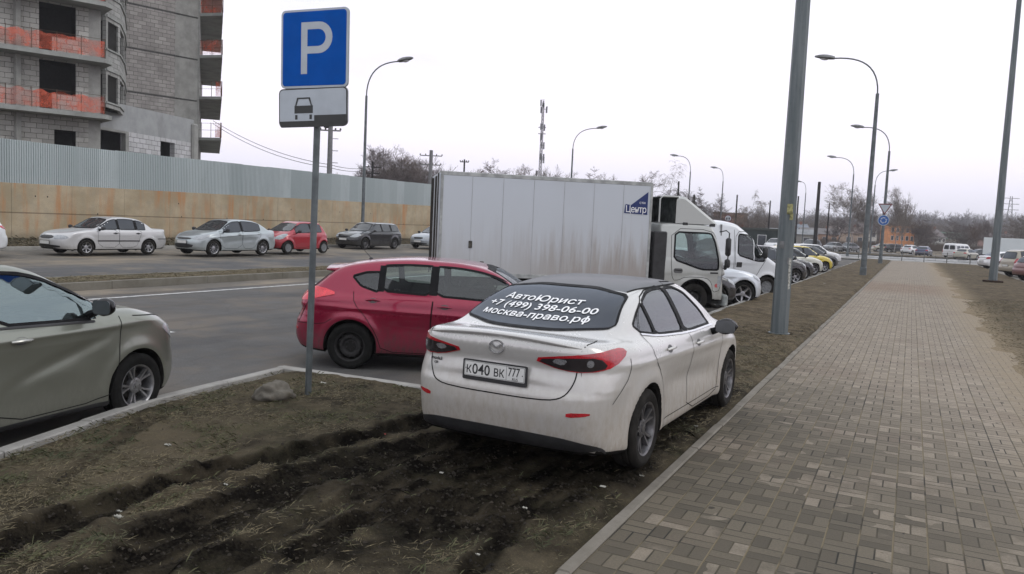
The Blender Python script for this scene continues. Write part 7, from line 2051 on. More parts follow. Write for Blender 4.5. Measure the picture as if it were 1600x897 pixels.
    for sd in (1, -1):
        make_wheel(root, (1.05, sd*.86, .38), sd, .38, .22, .21, 'steel', G['dusty_rubber'], G['steel'])
        make_wheel(root, (1.05, sd*.62, .38), sd, .38, .22, .21, 'steel', G['dusty_rubber'], G['steel'])
    # cab: shell built around its own origin, then set in front of the box
    Lc, Wc, Hc = 1.92, .98, 2.30; fa, Rt = 1.02, .38; bh = 1.30
    sp = dict(L=Lc, W=Wc, zb=[(0, .42), (.6, .42), (Lc-.3, .34), (Lc, .30)],
        zt=[(-.1, 1.38), (Lc-.12, 1.38), (Lc-.02, 1.30), (Lc+.1, 1.15)], xr=[(.2, .0), (1.4, .0)],
        xf=[(.2, Lc-.03), (.4, Lc), (.62, Lc), (.9, Lc-.02), (1.25, Lc-.075), (1.5, Lc-.16)],
        side=[(.3, .93), (.45, .965), (.7, .975), (1.0, .98), (1.3, .965), (1.5, .93)],
        plan=[(-.1, 1), (1.3, 1), (Lc-.25, .985), (Lc, .95)],
        roof=[(-.02, 1.2), (.01, 2.18), (.05, 2.27), (.5, Hc), (1.2, Hc-.005), (Lc-.46, Hc-.05), (Lc-.37, Hc-.14), (Lc-.10, 1.38), (Lc, 1.1)],
        gw=[(.9, .975), (1.3, .965), (1.8, .90), (2.2, .82), (2.4, .78)], gplan=[(0, 1), (1.2, 1), (Lc-.3, .985), (Lc, .96)],
        xm=.9, cv=.05, rr=.05, rg=.055, re=.08, ru=.05, crown=.02, rcrown=.03, pr=(.03, 6), pf=(.16, 3.0), ghmin=1.0, core=(.5, 1.25, 1.15), raybox=(1.0, 1.25, .85), reach=2.4, open_min=.9,
        extra=ring_flare([(fa, .40)], .02, .50, .06))
    S = Shell(sp, .9)
    cab = MB().box(.05, .35, -.7, .7, .5, .7).build('cab', G['well'], root); cab.location = (Lb+.27, 0, 0)
    win = [(.42, 1.36), (1.16, 1.13), (1.62, 1.13), (1.62, 1.40), (1.52, 1.86), (1.42, 2.05), (.46, 2.05)]
    door = [(1.74, 1.35), (1.72, .62), (1.5, .55), (1.46, .80), (1.30, .93), (.74, .93), (.56, .84), (.40, .84), (.34, 1.3), (.36, 2.14), (1.44, 2.14), (1.62, 1.85)]
    scr = [(-.86, 1.36), (.86, 1.36), (.76, 2.06), (-.76, 2.06)]
    rb = [(-.5, 1.5), (.5, 1.5), (.5, 2.0), (-.5, 2.0)]
    S.build(cab, P_cab, [(fa, .40, .5)], .49, [('left', win), ('right', win), ('front', scr)], [('cab_door', 'left', door, None, -.3), ('cab_door', 'right', door, None, -.3), ('bumper', 'front', [(-1.1, .2), (1.1, .2), (1.1, .62), (-1.1, .62)], None, -.3)], body_name='cab_shell', under_mat=G['well'])
    for sd, face in ((1, 'left'), (-1, 'right')):
        w = S.patch('side_window', G['glass'], face, win, off=-.004, smooth=11, parent=cab, skirt=.003)
        S.strip('window_seal', G['trim'], face, win, w=.045, off=.004, closed=True, smooth=11, parent=w)
        g = GS(); S.strip('', None, face, door+[door[0]], w=.012, off=.003, smooth=1, mb=g); g.build('panel_gap', G['gap'], cab)
        dh = S.patch('door_handle', G['handle_dish'], face, rrect(.42, .66, 1.02, 1.14, .05), off=.003, smooth=0, skirt=.001, parent=cab)
        P, N = S.project(face, [(.44, 1.10), (.52, 1.10), (.60, 1.10), (.64, 1.10)], .015)
        MB().tube(P, .014, 6).build('grip', G['black'], dh)
        S.patch('vent_trim', G['black'], face, rrect(1.40, 1.62, 1.03, 1.07, .015), off=.004, smooth=0, parent=cab)
        add_well(S, cab, fa, .40, .49, sd, G['well'], depth=.42)
        make_wheel(cab, (fa, sd*(Wc-.14), .38), sd, .38, .22, .21, 'steel', G['dusty_rubber'], G['steel'])
        S.patch('corner_lamp', G['clear'], ('dir', -1, -sd), [(Lc-.1, sd*.72, .78), (Lc-.12, sd*.93, .78), (Lc-.2, sd*.95, 1.02), (Lc-.12, sd*.72, 1.02)], off=.01, smooth=1, parent=cab)
        S.patch('side_marker', G['clear'], face, rrect(Lc-.30, Lc-.20, .70, .98, .02), off=.006, smooth=0, parent=cab)
        # mirrors on arms
        xm = Lc-.15
        arm = MB().tube([(xm-.12, sd*.86, 2.10), (xm-.02, sd*1.02, 2.14), (xm+.04, sd*1.08, 2.08), (xm+.04, sd*1.08, 1.25), (xm-.02, sd*.97, 1.18)], .016, 6).build('mirror_arm', G['black'], cab)
        MB().box(xm-.02, xm+.08, sd*1.08-.10, sd*1.08+.10, 1.50, 1.96, bev=.04).build('mirror_head', G['black'], arm, smooth=True)
        MB().box(xm-.02, xm+.08, sd*1.08-.10, sd*1.08+.09, 1.20, 1.42, bev=.035).build('mirror_head', G['black'], arm, smooth=True)
    S.patch('round_sticker', simple('faded_red', (.42, .10, .10), .6), 'right', circ(1.36, .60, .055, 16), off=.004, smooth=0, parent=cab, skirt=.001) if False else None
    S.patch('round_sticker', simple('faded_red', (.42, .10, .10), .6), 'right', circ(1.60, .73, .05, 16), off=.004, smooth=0, parent=cab, skirt=.001)
    w = S.patch('windscreen', G['glass'], 'front', scr, off=-.003, smooth=11, parent=cab, skirt=.003); S.strip('windscreen_seal', G['trim'], 'front', scr, w=.05, off=.004, closed=True, smooth=11, parent=w)
    S.patch('grille', G['black'], 'front', rrect(-.55, .55, .72, .98, .05), off=.006, smooth=0, parent=cab)
    st = steering_obj(cab, 1.32, .42, 1.32, tilt=50, r=.20)
    seats_obj(cab, [(.55, (-.45, .42))], w=.48, z0=.78)
    MB().box(1.45, 1.72, -.84, .84, 1.0, 1.28, bev=.05).build('dashboard', G['trim'], cab, smooth=True)
    # bumper corner and step
    MB().box(Lc-.10, Lc+.03, -.98, .98, .20, .50, bev=.04).build('bumper_bar', simple('bumper_grey', (.30, .32, .31), .55, var=.3), cab, smooth=True)
    # engine snorkel and frame between cab and box
    b_ = MB(); b_.box(-.16, .20, -1.0, -.52, .5, 2.05, bev=.03); b_.box(-.10, -.02, .4, .7, .5, 1.2); b_.build('air_intake', G['black'], cab)
    # wind deflector: hollow moulded fairing
    F_ = MB(); W2 = .80
    prof = [(.50, 2.27), (.50, 2.90), (.62, 2.955), (.74, 2.93), (1.55, 2.36), (1.62, 2.27)]
    V = []; 
    for y, inset in ((-W2, .06), (-W2+.07, .0), (W2-.07, .0), (W2, .06)):
        V += [(x-inset*.6, y, z-inset*(z > 2.3)) for x, z in prof]
    k = len(prof); f = []
    for r in range(3):
        for i in range(1, k-1): f.append((r*k+i, (r+1)*k+i, (r+1)*k+i+1, r*k+i+1))
    f += [tuple(range(k)), tuple(3*k+i for i in range(k-1, -1, -1))]
    d = MB().add(V, f).build('wind_deflector', P_cab, cab)
    q = MB().box(.02, .52, -W2+.03, W2-.03, 2.90, 2.925); q.box(.02, .50, W2-.06, W2-.03, 2.25, 2.92); q.box(.48, .50, -W2+.1, W2-.1, 2.27, 2.92); q.build('deflector_lining', simple('grey_lining', (.06, .065, .062), .8, var=.4), d)
    MB().tube([(.04, -W2+.04, 2.27), (.04, -W2+.04, 2.86), (.10, -W2+.04, 2.93), (.52, -W2+.03, 2.935)], .022, 8).build('deflector_rim', P_cab, d)
    bk = MB()
    for x in (.66, 1.40): bk.box(x, x+.14, -W2-.01, -W2+.06, 2.22, 2.30, bev=.01)
    bk.build('bracket', G['black'], d)
    return root

def build_van():
    L, W, H = 5.4, 1.02, 2.50; ra, fa, Rt = 1.15, 4.45, .35; bh = 1.30
    P = paint('white_van_paint', (.62, .64, .66), metal=.05, rough=.35, dirt=.5, dirtcol=(.30, .28, .25), dirt_top=1.3)
    sp = dict(L=L, W=W, zb=[(0, .30), (ra, .30), (fa, .28), (L, .26)],
        zt=[(-.1, 1.45), (4.3, 1.45), (4.75, 1.26), (5.1, 1.08), (5.3, .96), (5.5, .8)], xr=[(.2, .05), (.4, 0), (1.6, .02)],
        xf=[(.2, L-.12), (.35, L-.02), (.5, L), (.7, L-.02), (.9, L-.07), (1.1, L-.25), (1.4, L-.7)],
        side=[(.3, .96), (.5, 1.0), (.9, 1.02), (1.3, 1.015), (1.5, .99)], plan=[(0, .985), (1, 1), (4.2, 1), (4.9, .96), (5.3, .90), (5.5, .86)],
        roof=[(-.02, 1.2), (.0, 2.2), (.06, 2.42), (.3, H), (2.8, H), (3.35, H-.06), (3.62, H-.2), (4.0, 2.05), (4.45, 1.63), (4.85, 1.27), (5.1, 1.1)],
        gw=[(1.0, 1.02), (1.4, 1.00), (1.9, .96), (2.3, .90), (2.55, .84)], gplan=[(0, .98), (1, 1), (3.4, 1), (4.2, .96), (4.8, .90)],
        xm=1.8, cv=.05, rr=.08, rg=.12, re=.16, ru=.06, crown=.03, rcrown=.05, pr=(.04, 6), pf=(.34, 2.8), ghmin=1.1, core=(.6, 4.3, 1.1), raybox=(1.0, 1.4, .85), reach=2.6, open_min=1.0, extra=ring_flare([(fa, Rt), (ra, Rt)], .03, .43, .07))
    S = Shell(sp, .6)
    root, = (thing('delivery_van', 'white high roof van with square fuel flaps parked beyond the box truck', 'van'),)
    loc, a = place(1196, 465, (fa, -W+.02), 47, -.13); root.location = loc; root.rotation_euler = (0, 0, a)
    wf = [(3.30, 1.38), (4.02, 1.20), (4.30, 1.20), (4.28, 1.42), (3.86, 1.96), (3.70, 2.04), (3.32, 2.06)]
    door = [(4.36, 1.25), (4.10, .86), (3.9, .45), (3.22, .42), (3.20, 1.4), (3.22, 2.15), (3.75, 2.15)]
    scr = [(-.82, 1.35), (.82, 1.35), (.70, 2.15), (-.70, 2.15)]
    S.build(root, P, [(ra, Rt, W-.42), (fa, Rt, W-.42)], .42, [('left', wf), ('right', wf), ('front', scr)], [('front_door', 'left', door, None, -.3), ('front_door', 'right', door, None, -.3)], under_mat=G['well'])
    for sd, face in ((1, 'left'), (-1, 'right')):
        w = S.patch('side_window', G['glass'], face, wf, off=-.004, smooth=11, parent=root, skirt=.003)
        S.strip('window_seal', G['trim'], face, wf, w=.045, off=.004, closed=True, smooth=11, parent=w)
        S.strip('window_bar', P, face, [(3.90, 1.22), (3.90, 1.95)], w=.035, off=.006, smooth=0, parent=w)
        g = GS(); S.strip('', None, face, door+[door[0]], w=.014, off=.003, smooth=1, mb=g); S.strip('', None, face, [(3.16, .42), (3.16, 2.2)], w=.012, off=.003, mb=g); S.strip('', None, face, [(1.6, .5), (1.6, 2.2)], w=.012, off=.003, mb=g); g.build('panel_gap', G['gap'], root)
        S.patch('fuel_flap', G['black'], face, rrect(3.26, 3.46, .98, 1.15, .02), off=.006, smooth=0, parent=root); S.patch('fuel_flap', G['black'], face, rrect(2.84, 3.02, .98, 1.15, .02), off=.006, smooth=0, parent=root)
        S.strip('rub_strip', G['black'], face, [(1.65, .62), (3.85, .62)], w=.09, off=.008, parent=root)
        mi = MB().box(4.14, 4.26, sd*1.18-.11, sd*1.18+.11, 1.30, 1.68, bev=.045).build('door_mirror', G['black'], root, smooth=True)
        MB().box(4.16, 4.24, sd*1.0-.08, sd*1.0+.10, 1.34, 1.42, bev=.02).build('mirror_foot', G['black'], mi)
        add_well(S, root, fa, Rt, .42, sd, G['well']); add_well(S, root, ra, Rt, .42, sd, G['well'])
        for x in (ra, fa): make_wheel(root, (x, sd*(W-.12), Rt), sd, Rt, .20, .21, 'cap', G['dusty_rubber'], simple('grey_cap', (.16, .165, .17), .5), nspoke=7)
        S.patch('headlight', G['clear'], ('dir', -1, -sd), [(5.3, sd*.55, .78), (5.1, sd*.85, .80), (4.9, sd*.94, 1.02), (5.15, sd*.70, 1.0)], off=.01, parent=root)
    w = S.patch('windscreen', G['glass'], 'front', scr, off=-.003, smooth=11, parent=root, skirt=.003); S.strip('windscreen_seal', G['trim'], 'front', scr, w=.05, off=.004, closed=True, smooth=11, parent=w)
    S.patch('front_bumper', G['black'], 'front', [(-.85, .28), (.85, .28), (.88, .62), (-.88, .62)], off=.01, parent=root)
    seats_obj(root, [(3.0, (-.45, .42))], w=.5, z0=.8); steering_obj(root, 3.95, .42, 1.32, tilt=45, r=.2)
    MB().box(4.15, 4.6, -.8, .8, .9, 1.26, bev=.05).build('dashboard', G['trim'], root)
    MB().box(3.0-.35, 3.0-.31, -.95, .95, .5, 2.35).build('bulkhead', simple('bulkhead_grey', (.18, .18, .18), .7), root)
    return root
def tb(): build_truck(); build_van()
# ================================================================== parked cars: kerb row, far carriageway, far lot
def corner_place(px, py, L, W, heading, zg, back=.30, side=.85):
    return place(px, py, (L-back, -W*side), heading, zg)
def kerb_row():
    grp = 'cars parked nose-in along the verge kerb'
    # silver coupe-like hatch with big alloy wheel, beside the truck
    L, W, H, ra, fa = 4.5, .93, 1.62, .85, 3.66
    sp = arche(L, W, H, ra, fa, 1.05, 1.08, .86, 3.35, 2.5, .7, 0, None, Rt=.36, hatch=.5, crease=(.86, 0, .012), zb=.24, Ra=.42, flare=.03)
    m = paint('silver_white_paint', (.56, .59, .63), metal=.25, rough=.3, dirt=.4, dirtcol=(.25, .24, .22))
    loc, a = place(1160, 479, (fa, -W+.02), 50, -.13)
    make_car('parked_car', 'silver white car with five-spoke wheels, its front end between the truck and the van', sp, m, loc, a, grp, q=.6, wins=[(.9, 1.9), (2.0, 3.0)], bh=1.06, Rt=.36, Rr=.25, ra=ra, fa=fa, ww=.23, style='alloy',
        screen=screen_poly(0, 1.08, H), see=False, glassm=G['black_glass'], heads=(('headlight', G['clear'], ('dir', -1, 1.0), [(L-.10, .42, .72), (L-.30, .80, .70), (L-.62, .88, .86), (L-.45, .80, .93), (L-.2, .6, .86)], .008),), mirror=(2.95, .90, 1.10), rub=G['rubber'])
    # black car of which only the front corner shows past the truck
    L, W, H, ra, fa = 4.3, .88, 1.46, .85, 3.45
    spb = arche(L, W, H, ra, fa, .95, .98, .74, 3.3, 2.5, .7, 0, None, Rt=.31, hatch=.5, zb=.18)
    mb = paint('black_paint', (.010, .010, .012), metal=.1, rough=.25, dirt=.35, dirtcol=(.10, .09, .08))
    loc, a = corner_place(1146, 481, L, W, 49, -.13, back=.18, side=.7)
    hd = (('headlight', G['clear'], ('dir', -1, 1.0), [(L-.08, .40, .66), (L-.26, .74, .62), (L-.55, .84, .76), (L-.38, .76, .84), (L-.16, .55, .77)], .010),)
    make_car('parked_car', 'black car whose front corner with a bright headlamp shows past the truck bumper', spb, mb, loc, a, grp, q=.5, wins=[(.9, 1.8), (1.95, 2.9)], bh=.96, Rt=.31, ra=ra, fa=fa,
        screen=screen_poly(0, .98, H), see=False, glassm=G['black_glass'], heads=hd, mirror=(2.9, .84, 1.0),
        grille=[('grille', G['trim'], [(-.45, .35), (.45, .35), (.5, .58), (-.5, .58)])])
    # further row
    def small(label, px, py, mat, L=4.2, W=.87, H=1.50, how='wheel', heading=48, sedan=False, name='parked_car', nose=.76, bh=.97, **k):
        ra, fa = .82, L-.85
        sp = arche(L, W, H, ra, fa, bh, bh+.03, nose, fa-.12, fa-.95, 1.05 if sedan else .7, .45, (bh+.07 if sedan else None), Rt=.31, hatch=.5, zb=.19, crease=(.82, 0, .01))
        if how == 'wheel': loc, a = place(px, py, (fa, -W+.02), heading, -.13)
        else: loc, a = corner_place(px, py, L, W, heading, -.13, back=.2, side=.75)
        return make_car(name, label, sp, mat, loc, a, grp, q=.42, wins=[(1.0, 1.85), (1.95, fa-.45)], bh=bh+.01, Rt=.31, ra=ra, fa=fa, see=False, glassm=G['black_glass'], screen=screen_poly(0, bh+.03, H),
            heads=(('headlight', G['clear'], ('dir', -1, 1.0), [(L-.08, .40, nose-.10), (L-.26, .74, nose-.14), (L-.55, .84, nose), (L-.38, .76, nose+.08), (L-.16, .55, nose)], .010),), mirror=(fa-.60, .84, bh+.06), **k)
    small('black car directly behind the near lamp post, its wheel against the kerb', 1242, 444, mb, H=1.62, W=.90, L=4.4, bh=1.03, nose=.86)
    mk = paint('black_blue_paint', (.012, .013, .018), metal=.2, rough=.25, dirt=.4, dirtcol=(.12, .11, .10))
    small('second black car beyond the near lamp post, bonnet sloping to the kerb', 1269, 438, mk, how='nose', H=1.5, nose=.80)
    small('pale cream car with bright headlamp, next to the yellow one', 1284, 430, paint('cream_paint', (.50, .50, .44), metal=.1, rough=.35, dirt=.4), how='nose', H=1.48)
    small('yellow hatchback parked in the kerb row', 1288, 425.5, paint('yellow_paint', (.52, .40, .03), metal=.05, rough=.35, dirt=.3, dirtcol=(.2, .17, .1)), H=1.52, style='alloy')
    small('dark grey car at the far end of the kerb row, beyond the yellow one', 1308, 420, paint('dark_grey_paint', (.035, .037, .042), metal=.3, rough=.3, dirt=.4), how='nose', H=1.45)

def far_row():
    grp = 'cars parked along the retaining wall'
    zg = .13
    def put(px, d, heading=180.0, dx=0):
        p = at_depth(px, d, zg); return p
    def fleft(px, d, fa, W, heading=180):     # front left wheel under picture column px
        p = at_depth(px, d, zg); a = R(90-heading)
        return Vector((p.x-(fa*math.cos(a)-W*math.sin(a)), p.y-(fa*math.sin(a)+W*math.cos(a)), zg)), a
    H2 = 180+1.5
    # old silver saloon
    L, W, H, ra, fa = 4.48, .83, 1.40, .95, 3.47
    sp = arche(L, W, H, ra, fa, .93, .95, .74, 3.25, 2.48, 1.25, .62, .99, Rt=.285, crease=None, zb=.19, box=.7, flare=.015, tumble=.16, Ra=.33)
    sp['re'] = .10; sp['rr'] = .07
    m = paint('old_silver_paint', (.50, .50, .50), metal=.35, rough=.4, dirt=.55, dirtcol=(.20, .185, .16), dirt_top=.62)
    loc, a = fleft(136, 28.0, fa, W, H2)
    fd = [(3.05, .93), (3.02, .3), (2.2, .27), (2.2, .93)]; rd = [(2.19, .93), (2.19, .27), (1.5, .27), (1.35, .6), (1.25, .93)]
    make_car('parked_car', 'old silver saloon with boxy bumpers, leftmost whole car along the far wall', sp, m, loc, a, grp, q=.7, wins=[(1.08, 1.42), (1.52, 2.16), (2.24, 3.0)], bh=.935, wtop=.08, Rt=.285, Rr=.18, ra=ra, fa=fa, ww=.18, style='alloy', nspoke=6,
        doors=[('front_door', fd), ('rear_door', rd)], screen=screen_poly(0, .95, H, wb=.66), see=False, glassm=G['black_glass'],
        heads=(('headlight', G['clear'], ('dir', -1, .7), [(L-.03, .40, .56), (L-.20, .78, .56), (L-.36, .81, .62), (L-.24, .76, .70), (L-.06, .40, .70)], .008),),
        grille=[('grille', G['black'], [(-.36, .57), (.36, .57), (.36, .69), (-.36, .69)]), ('air_dam', G['black'], [(-.6, .26), (.6, .26), (.6, .36), (-.6, .36)])],
        strips=[('rub_strip', G['black'], [(1.35, .52), (3.05, .52)], .045), ('bumper_line', G['black'], [(.1, .60), (.55, .60)], .03)], handles=[(2.35, .80, G['black']), (1.42, .80, G['black'])], mirror=(2.95, .82, .97), mirmat=G['black'], plate_f=.44)
    # pale blue silver saloon
    L, W, H, ra, fa = 4.37, .85, 1.47, .95, 3.52
    sp = arche(L, W, H, ra, fa, .96, .99, .76, 3.40, 2.55, 1.15, .40, 1.06, Rt=.31, crease=(.84, -.07, .014), zb=.19, flare=.02)
    m = paint('pale_blue_silver_paint', (.38, .42, .43), metal=.6, rough=.3, dirt=.4, dirtcol=(.20, .20, .17))
    loc, a = fleft(336, 31.2, fa, W, H2)
    fd = [(3.25, .96), (3.2, .3), (2.1, .28), (2.08, .97)]; rd = [(2.06, .97), (2.06, .28), (1.45, .28), (1.25, .6), (1.0, .98)]
    make_car('parked_car', 'pale blue silver saloon with swept headlamps, between the old silver saloon and the red hatchback', sp, m, loc, a, grp, q=.7, wins=[(1.05, 2.0), (2.10, 3.05)], bh=.965, slope=-.05, wtop=.08, Rt=.31, Rr=.21, ra=ra, fa=fa, style='multi', nspoke=10,
        doors=[('front_door', fd), ('rear_door', rd)], screen=screen_poly(0, .99, H), see=False, glassm=G['black_glass'],
        heads=(('headlight', G['clear'], ('dir', -1, 1.0), [(L-.06, .40, .66), (L-.30, .74, .60), (L-.70, .84, .80), (L-.50, .76, .86), (L-.22, .58, .76)], .010),),
        grille=[('grille', G['black'], [(-.36, .62), (.36, .62), (.42, .70), (-.42, .70)]), ('air_dam', G['black'], [(-.45, .30), (.45, .30), (.55, .46), (-.55, .46)])], handles=[(2.25, .85), (1.2, .88)], mirror=(3.0, .84, 1.02), plate_f=.53)
    # small red hatch
    L, W, H, ra, fa = 3.43, .815, 1.465, .50, 2.84
    sp = arche(L, W, H, ra, fa, .95, .99, .76, 2.80, 1.95, .45, 0, None, Rt=.28, hatch=.42, crease=None, zb=.20, flare=.03, Ra=.33, tumble=.20)
    m = paint('bright_red_paint', (.34, .008, .022), metal=.15, rough=.3, dirt=.4, dirtcol=(.10, .06, .05))
    loc, a = fleft(452, 35.4, fa, W, H2)
    make_car('parked_car', 'small red hatchback half hidden by the parking sign post', sp, m, loc, a, grp, q=.6, wins=[(.55, 1.25), (1.35, 2.35)], bh=.96, slope=-.03, Rt=.28, Rr=.18, ra=ra, fa=fa, ww=.17, style='cap', rimm=simple('grey_cap', (.16, .165, .17), .5), nspoke=9,
        doors=[('front_door', [(2.5, .95), (2.48, .3), (1.5, .27), (1.32, .6), (1.30, .95)])], screen=screen_poly(0, .99, H, wb=.64), see=False, glassm=G['black_glass'],
        heads=(('headlight', G['clear'], ('dir', -1, 1.0), [(L-.08, .36, .66), (L-.26, .70, .62), (L-.62, .80, .88), (L-.44, .70, .90), (L-.18, .50, .78)], .010),),
        grille=[('air_dam', G['black'], [(-.40, .28), (.40, .28), (.55, .46), (-.55, .46)])], handles=[(1.45, .84)], mirror=(2.3, .80, 1.0))
    # black estate
    L, W, H, ra, fa = 4.47, .92, 1.52, .95, 3.59
    sp = arche(L, W, H, ra, fa, .98, 1.0, .78, 3.35, 2.55, .45, 0, None, Rt=.32, hatch=.36, crease=(.86, -.02, .01), zb=.18, flare=.022)
    m = paint('estate_black_paint', (.004, .005, .007), metal=.0, rough=.22, dirt=.35, dirtcol=(.10, .09, .08))
    loc, a = fleft(573, 44.2, fa, W, H2+1)
    make_car('parked_car', 'black estate car parked in front of the tall lamp post by the far wall', sp, m, loc, a, grp, q=.6, wins=[(.50, 1.15), (1.28, 2.02), (2.12, 3.0)], bh=.99, slope=-.03, Rt=.32, ra=ra, fa=fa, ww=.2, style='multi', nspoke=9,
        doors=[('front_door', [(3.2, .98), (3.15, .3), (2.1, .28), (2.07, .98)]), ('rear_door', [(2.05, .98), (2.05, .28), (1.5, .28), (1.3, .6), (1.22, .98)])], screen=screen_poly(0, 1.0, H), see=False, glassm=G['dark_glass'],
        heads=(('headlight', G['clear'], ('dir', -1, 1.0), [(L-.06, .40, .66), (L-.26, .74, .64), (L-.56, .88, .80), (L-.40, .80, .88), (L-.18, .60, .78)], .010),), rimm=G['dark_alloy'],
        strips=[('roof_rail', G['chrome'], [(.7, 1.44), (2.6, 1.46)], .02)], handles=[(2.2, .86), (1.3, .88)], mirror=(3.0, .90, 1.02), plate_f=.54)
    # silver saloon nose at the truck
    L, W, H, ra, fa = 4.5, .85, 1.43, .95, 3.6
    sp = arche(L, W, H, ra, fa, .95, .97, .76, 3.35, 2.55, 1.2, .5, 1.02, Rt=.3, zb=.19)
    loc, a = fleft(684, 49.0, fa, W, H2)
    make_car('parked_car', 'grey silver car seen from the front, cut off by the truck box', sp, paint('grey_silver_paint', (.30, .33, .36), metal=.5, rough=.35, dirt=.4), loc, a, grp, q=.5, wins=[(1.1, 2.0), (2.1, 3.0)], bh=.96, Rt=.30, ra=ra, fa=fa, screen=screen_poly(0, .97, H), see=False, glassm=G['dark_glass'],
        heads=(('headlight', G['clear'], ('dir', -1, .8), [(L-.04, .36, .60), (L-.2, .78, .60), (L-.4, .84, .72), (L-.08, .40, .74)], .008),),
        grille=[('grille', G['black'], [(-.32, .60), (.32, .60), (.34, .72), (-.34, .72)]), ('air_dam', G['black'], [(-.6, .28), (.6, .28), (.6, .38), (-.6, .38)])], plate_f=.46, mirror=(2.95, .84, 1.0))
    # white car, tail at the left edge
    L, W, H, ra, fa = 4.3, .88, 1.60, .85, 3.45
    sp = arche(L, W, H, ra, fa, 1.0, 1.02, .8, 3.3, 2.5, .6, 0, None, Rt=.32, hatch=.45, zb=.22)
    p = at_depth(14, 26.0, zg); a = R(90-H2)
    loc = Vector((p.x-(.0*math.cos(a)-.6*math.sin(a)), p.y-(.0*math.sin(a)+.6*math.cos(a)), zg))
    make_car('parked_car', 'white car mostly outside the left edge of the photo, by the far kerb', sp, paint('plain_white_paint', (.66, .68, .70), metal=.05, rough=.3, dirt=.3), loc, a, grp, q=.45, wins=[(.8, 1.8), (1.95, 2.9)], bh=1.0, Rt=.32, ra=ra, fa=fa, see=False, glassm=G['black_glass'], rearw=[(-.58, 1.08), (.58, 1.08), (.5, 1.4), (-.5, 1.4)],
        tails=(('tail_light', G['red'], ('dir', 1, 1), [(.1, .6, .85), (.3, .84, .9), (.4, .84, 1.0), (.14, .66, 1.0)], .01),))

def right_lot():
    grp = 'cars in the lot on the right'
    def rear(px, py, L, W, heading, zg, sx=.3, side=.85):
        p = gp(px, py, zg); a = R(90-heading); return Vector((p.x-(sx*math.cos(a)-W*side*math.sin(a)), p.y-(sx*math.sin(a)+W*side*math.cos(a)), zg)), a
    # white saloon, tail towards the path
    L, W, H, ra, fa = 4.6, .89, 1.47, 1.0, 3.7
    sp = arche(L, W, H, ra, fa, .97, 1.0, .78, 3.5, 2.7, 1.2, .4, 1.08, Rt=.32, zb=.2, crease=(.84, 0, .012))
    loc, a = rear(1529, 419, L, W, 62, -.05)
    make_car('parked_car', 'white saloon with red tail lamps left of the beige estate, behind the right mast', sp, paint('lot_white_paint', (.70, .70, .71), metal=.05, rough=.3, dirt=.3), loc, a, grp, q=.5, wins=[(1.1, 2.0), (2.1, 3.1)], bh=.98, Rt=.32, ra=ra, fa=fa, see=False, glassm=G['black_glass'],
        rearw=[(-.6, 1.10), (.6, 1.10), (.5, 1.37), (-.5, 1.37)], screen=screen_poly(0, 1.0, H), tails=(('tail_light', G['red'], ('dir', 1, 1), [(.08, .42, .84), (.14, .80, .82), (.42, .86, .90), (.40, .84, 1.02), (.10, .60, 1.0)], .012),), plate_r=.62, mirror=(3.1, .87, 1.02))
    # beige estate / off-roader
    L, W, H, ra, fa = 4.8, .94, 1.78, 1.0, 3.8
    sp = arche(L, W, H, ra, fa, 1.10, 1.14, .95, 3.6, 2.8, .5, 0, None, Rt=.37, hatch=.30, zb=.26, crease=(.9, 0, .012), Ra=.44, box=.4)
    loc, a = rear(1562, 431, L, W, 60, -.05)
    make_car('parked_car', 'dusty beige estate with red tail lamp, largest car at the right edge', sp, paint('beige_paint', (.30, .27, .215), metal=.4, rough=.4, dirt=.6, dirtcol=(.24, .20, .15), dirt_top=1.2), loc, a, grp, q=.55, wins=[(.55, 1.2), (1.35, 2.2), (2.3, 3.2)], bh=1.11, Rt=.37, Rr=.24, ra=ra, fa=fa, see=False, glassm=G['black_glass'],
        rearw=[(-.62, 1.18), (.62, 1.18), (.54, 1.6), (-.54, 1.6)], screen=screen_poly(0, 1.14, H), tails=(('tail_light', G['red'], ('dir', 1, 1), [(.08, .70, .90), (.12, .86, .90), (.24, .90, .95), (.30, .90, 1.20), (.16, .78, 1.22)], .012),), plate_r=.72, mirror=(3.3, .92, 1.15))
    L, W, H, ra, fa = 4.5, .90, 1.50, .9, 3.6
    sp = arche(L, W, H, ra, fa, .98, 1.0, .8, 3.4, 2.6, .6, 0, None, Rt=.33, hatch=.4, zb=.22)
    loc, a = rear(1584, 437, L, W, 62, -.05, side=.85)
    make_car('parked_car', 'reddish brown car at the very right edge, only its rear corner in the photo', sp, paint('brown_beige_paint', (.13, .035, .035), metal=.3, rough=.4, dirt=.5), loc, a, grp, q=.4, wins=[(.9, 1.9), (2.0, 3.0)], bh=.99, Rt=.33, ra=ra, fa=fa, see=False, glassm=G['black_glass'],
        rearw=[(-.58, 1.06), (.58, 1.06), (.5, 1.36), (-.5, 1.36)], tails=(('tail_light', G['red'], ('dir', 1, 1), [(.1, .6, .85), (.3, .84, .9), (.4, .84, 1.0), (.14, .66, 1.0)], .01),))
    # white box lorry far behind
    p = at_depth(1588, 92, -.1)
    r = thing('box_lorry', 'white box lorry far behind the cars at the right edge', 'truck', p, R(-10))
    MB().box(-3.2, 2.2, -1.2, 1.2, .9, 2.9, bev=.03).build('box_body', simple('lorry_white', (.55, .58, .58), .5, var=.04, scale=.5), r)
    MB().prism([(2.4, .5), (4.2, .5), (4.2, 1.3), (3.95, 2.2), (2.4, 2.3)], -1.0, 1.0, Matrix.Rotation(R(90), 4, 'X')).build('cab', simple('lorry_cab', (.45, .46, .47), .4), r)
    for x in (-2, 3.2):
        for sd in (1, -1): make_wheel(r, (x, sd*.95, .42), sd, .42, .25, .25, 'steel', rimm_ := G['rubber'], G['steel'])
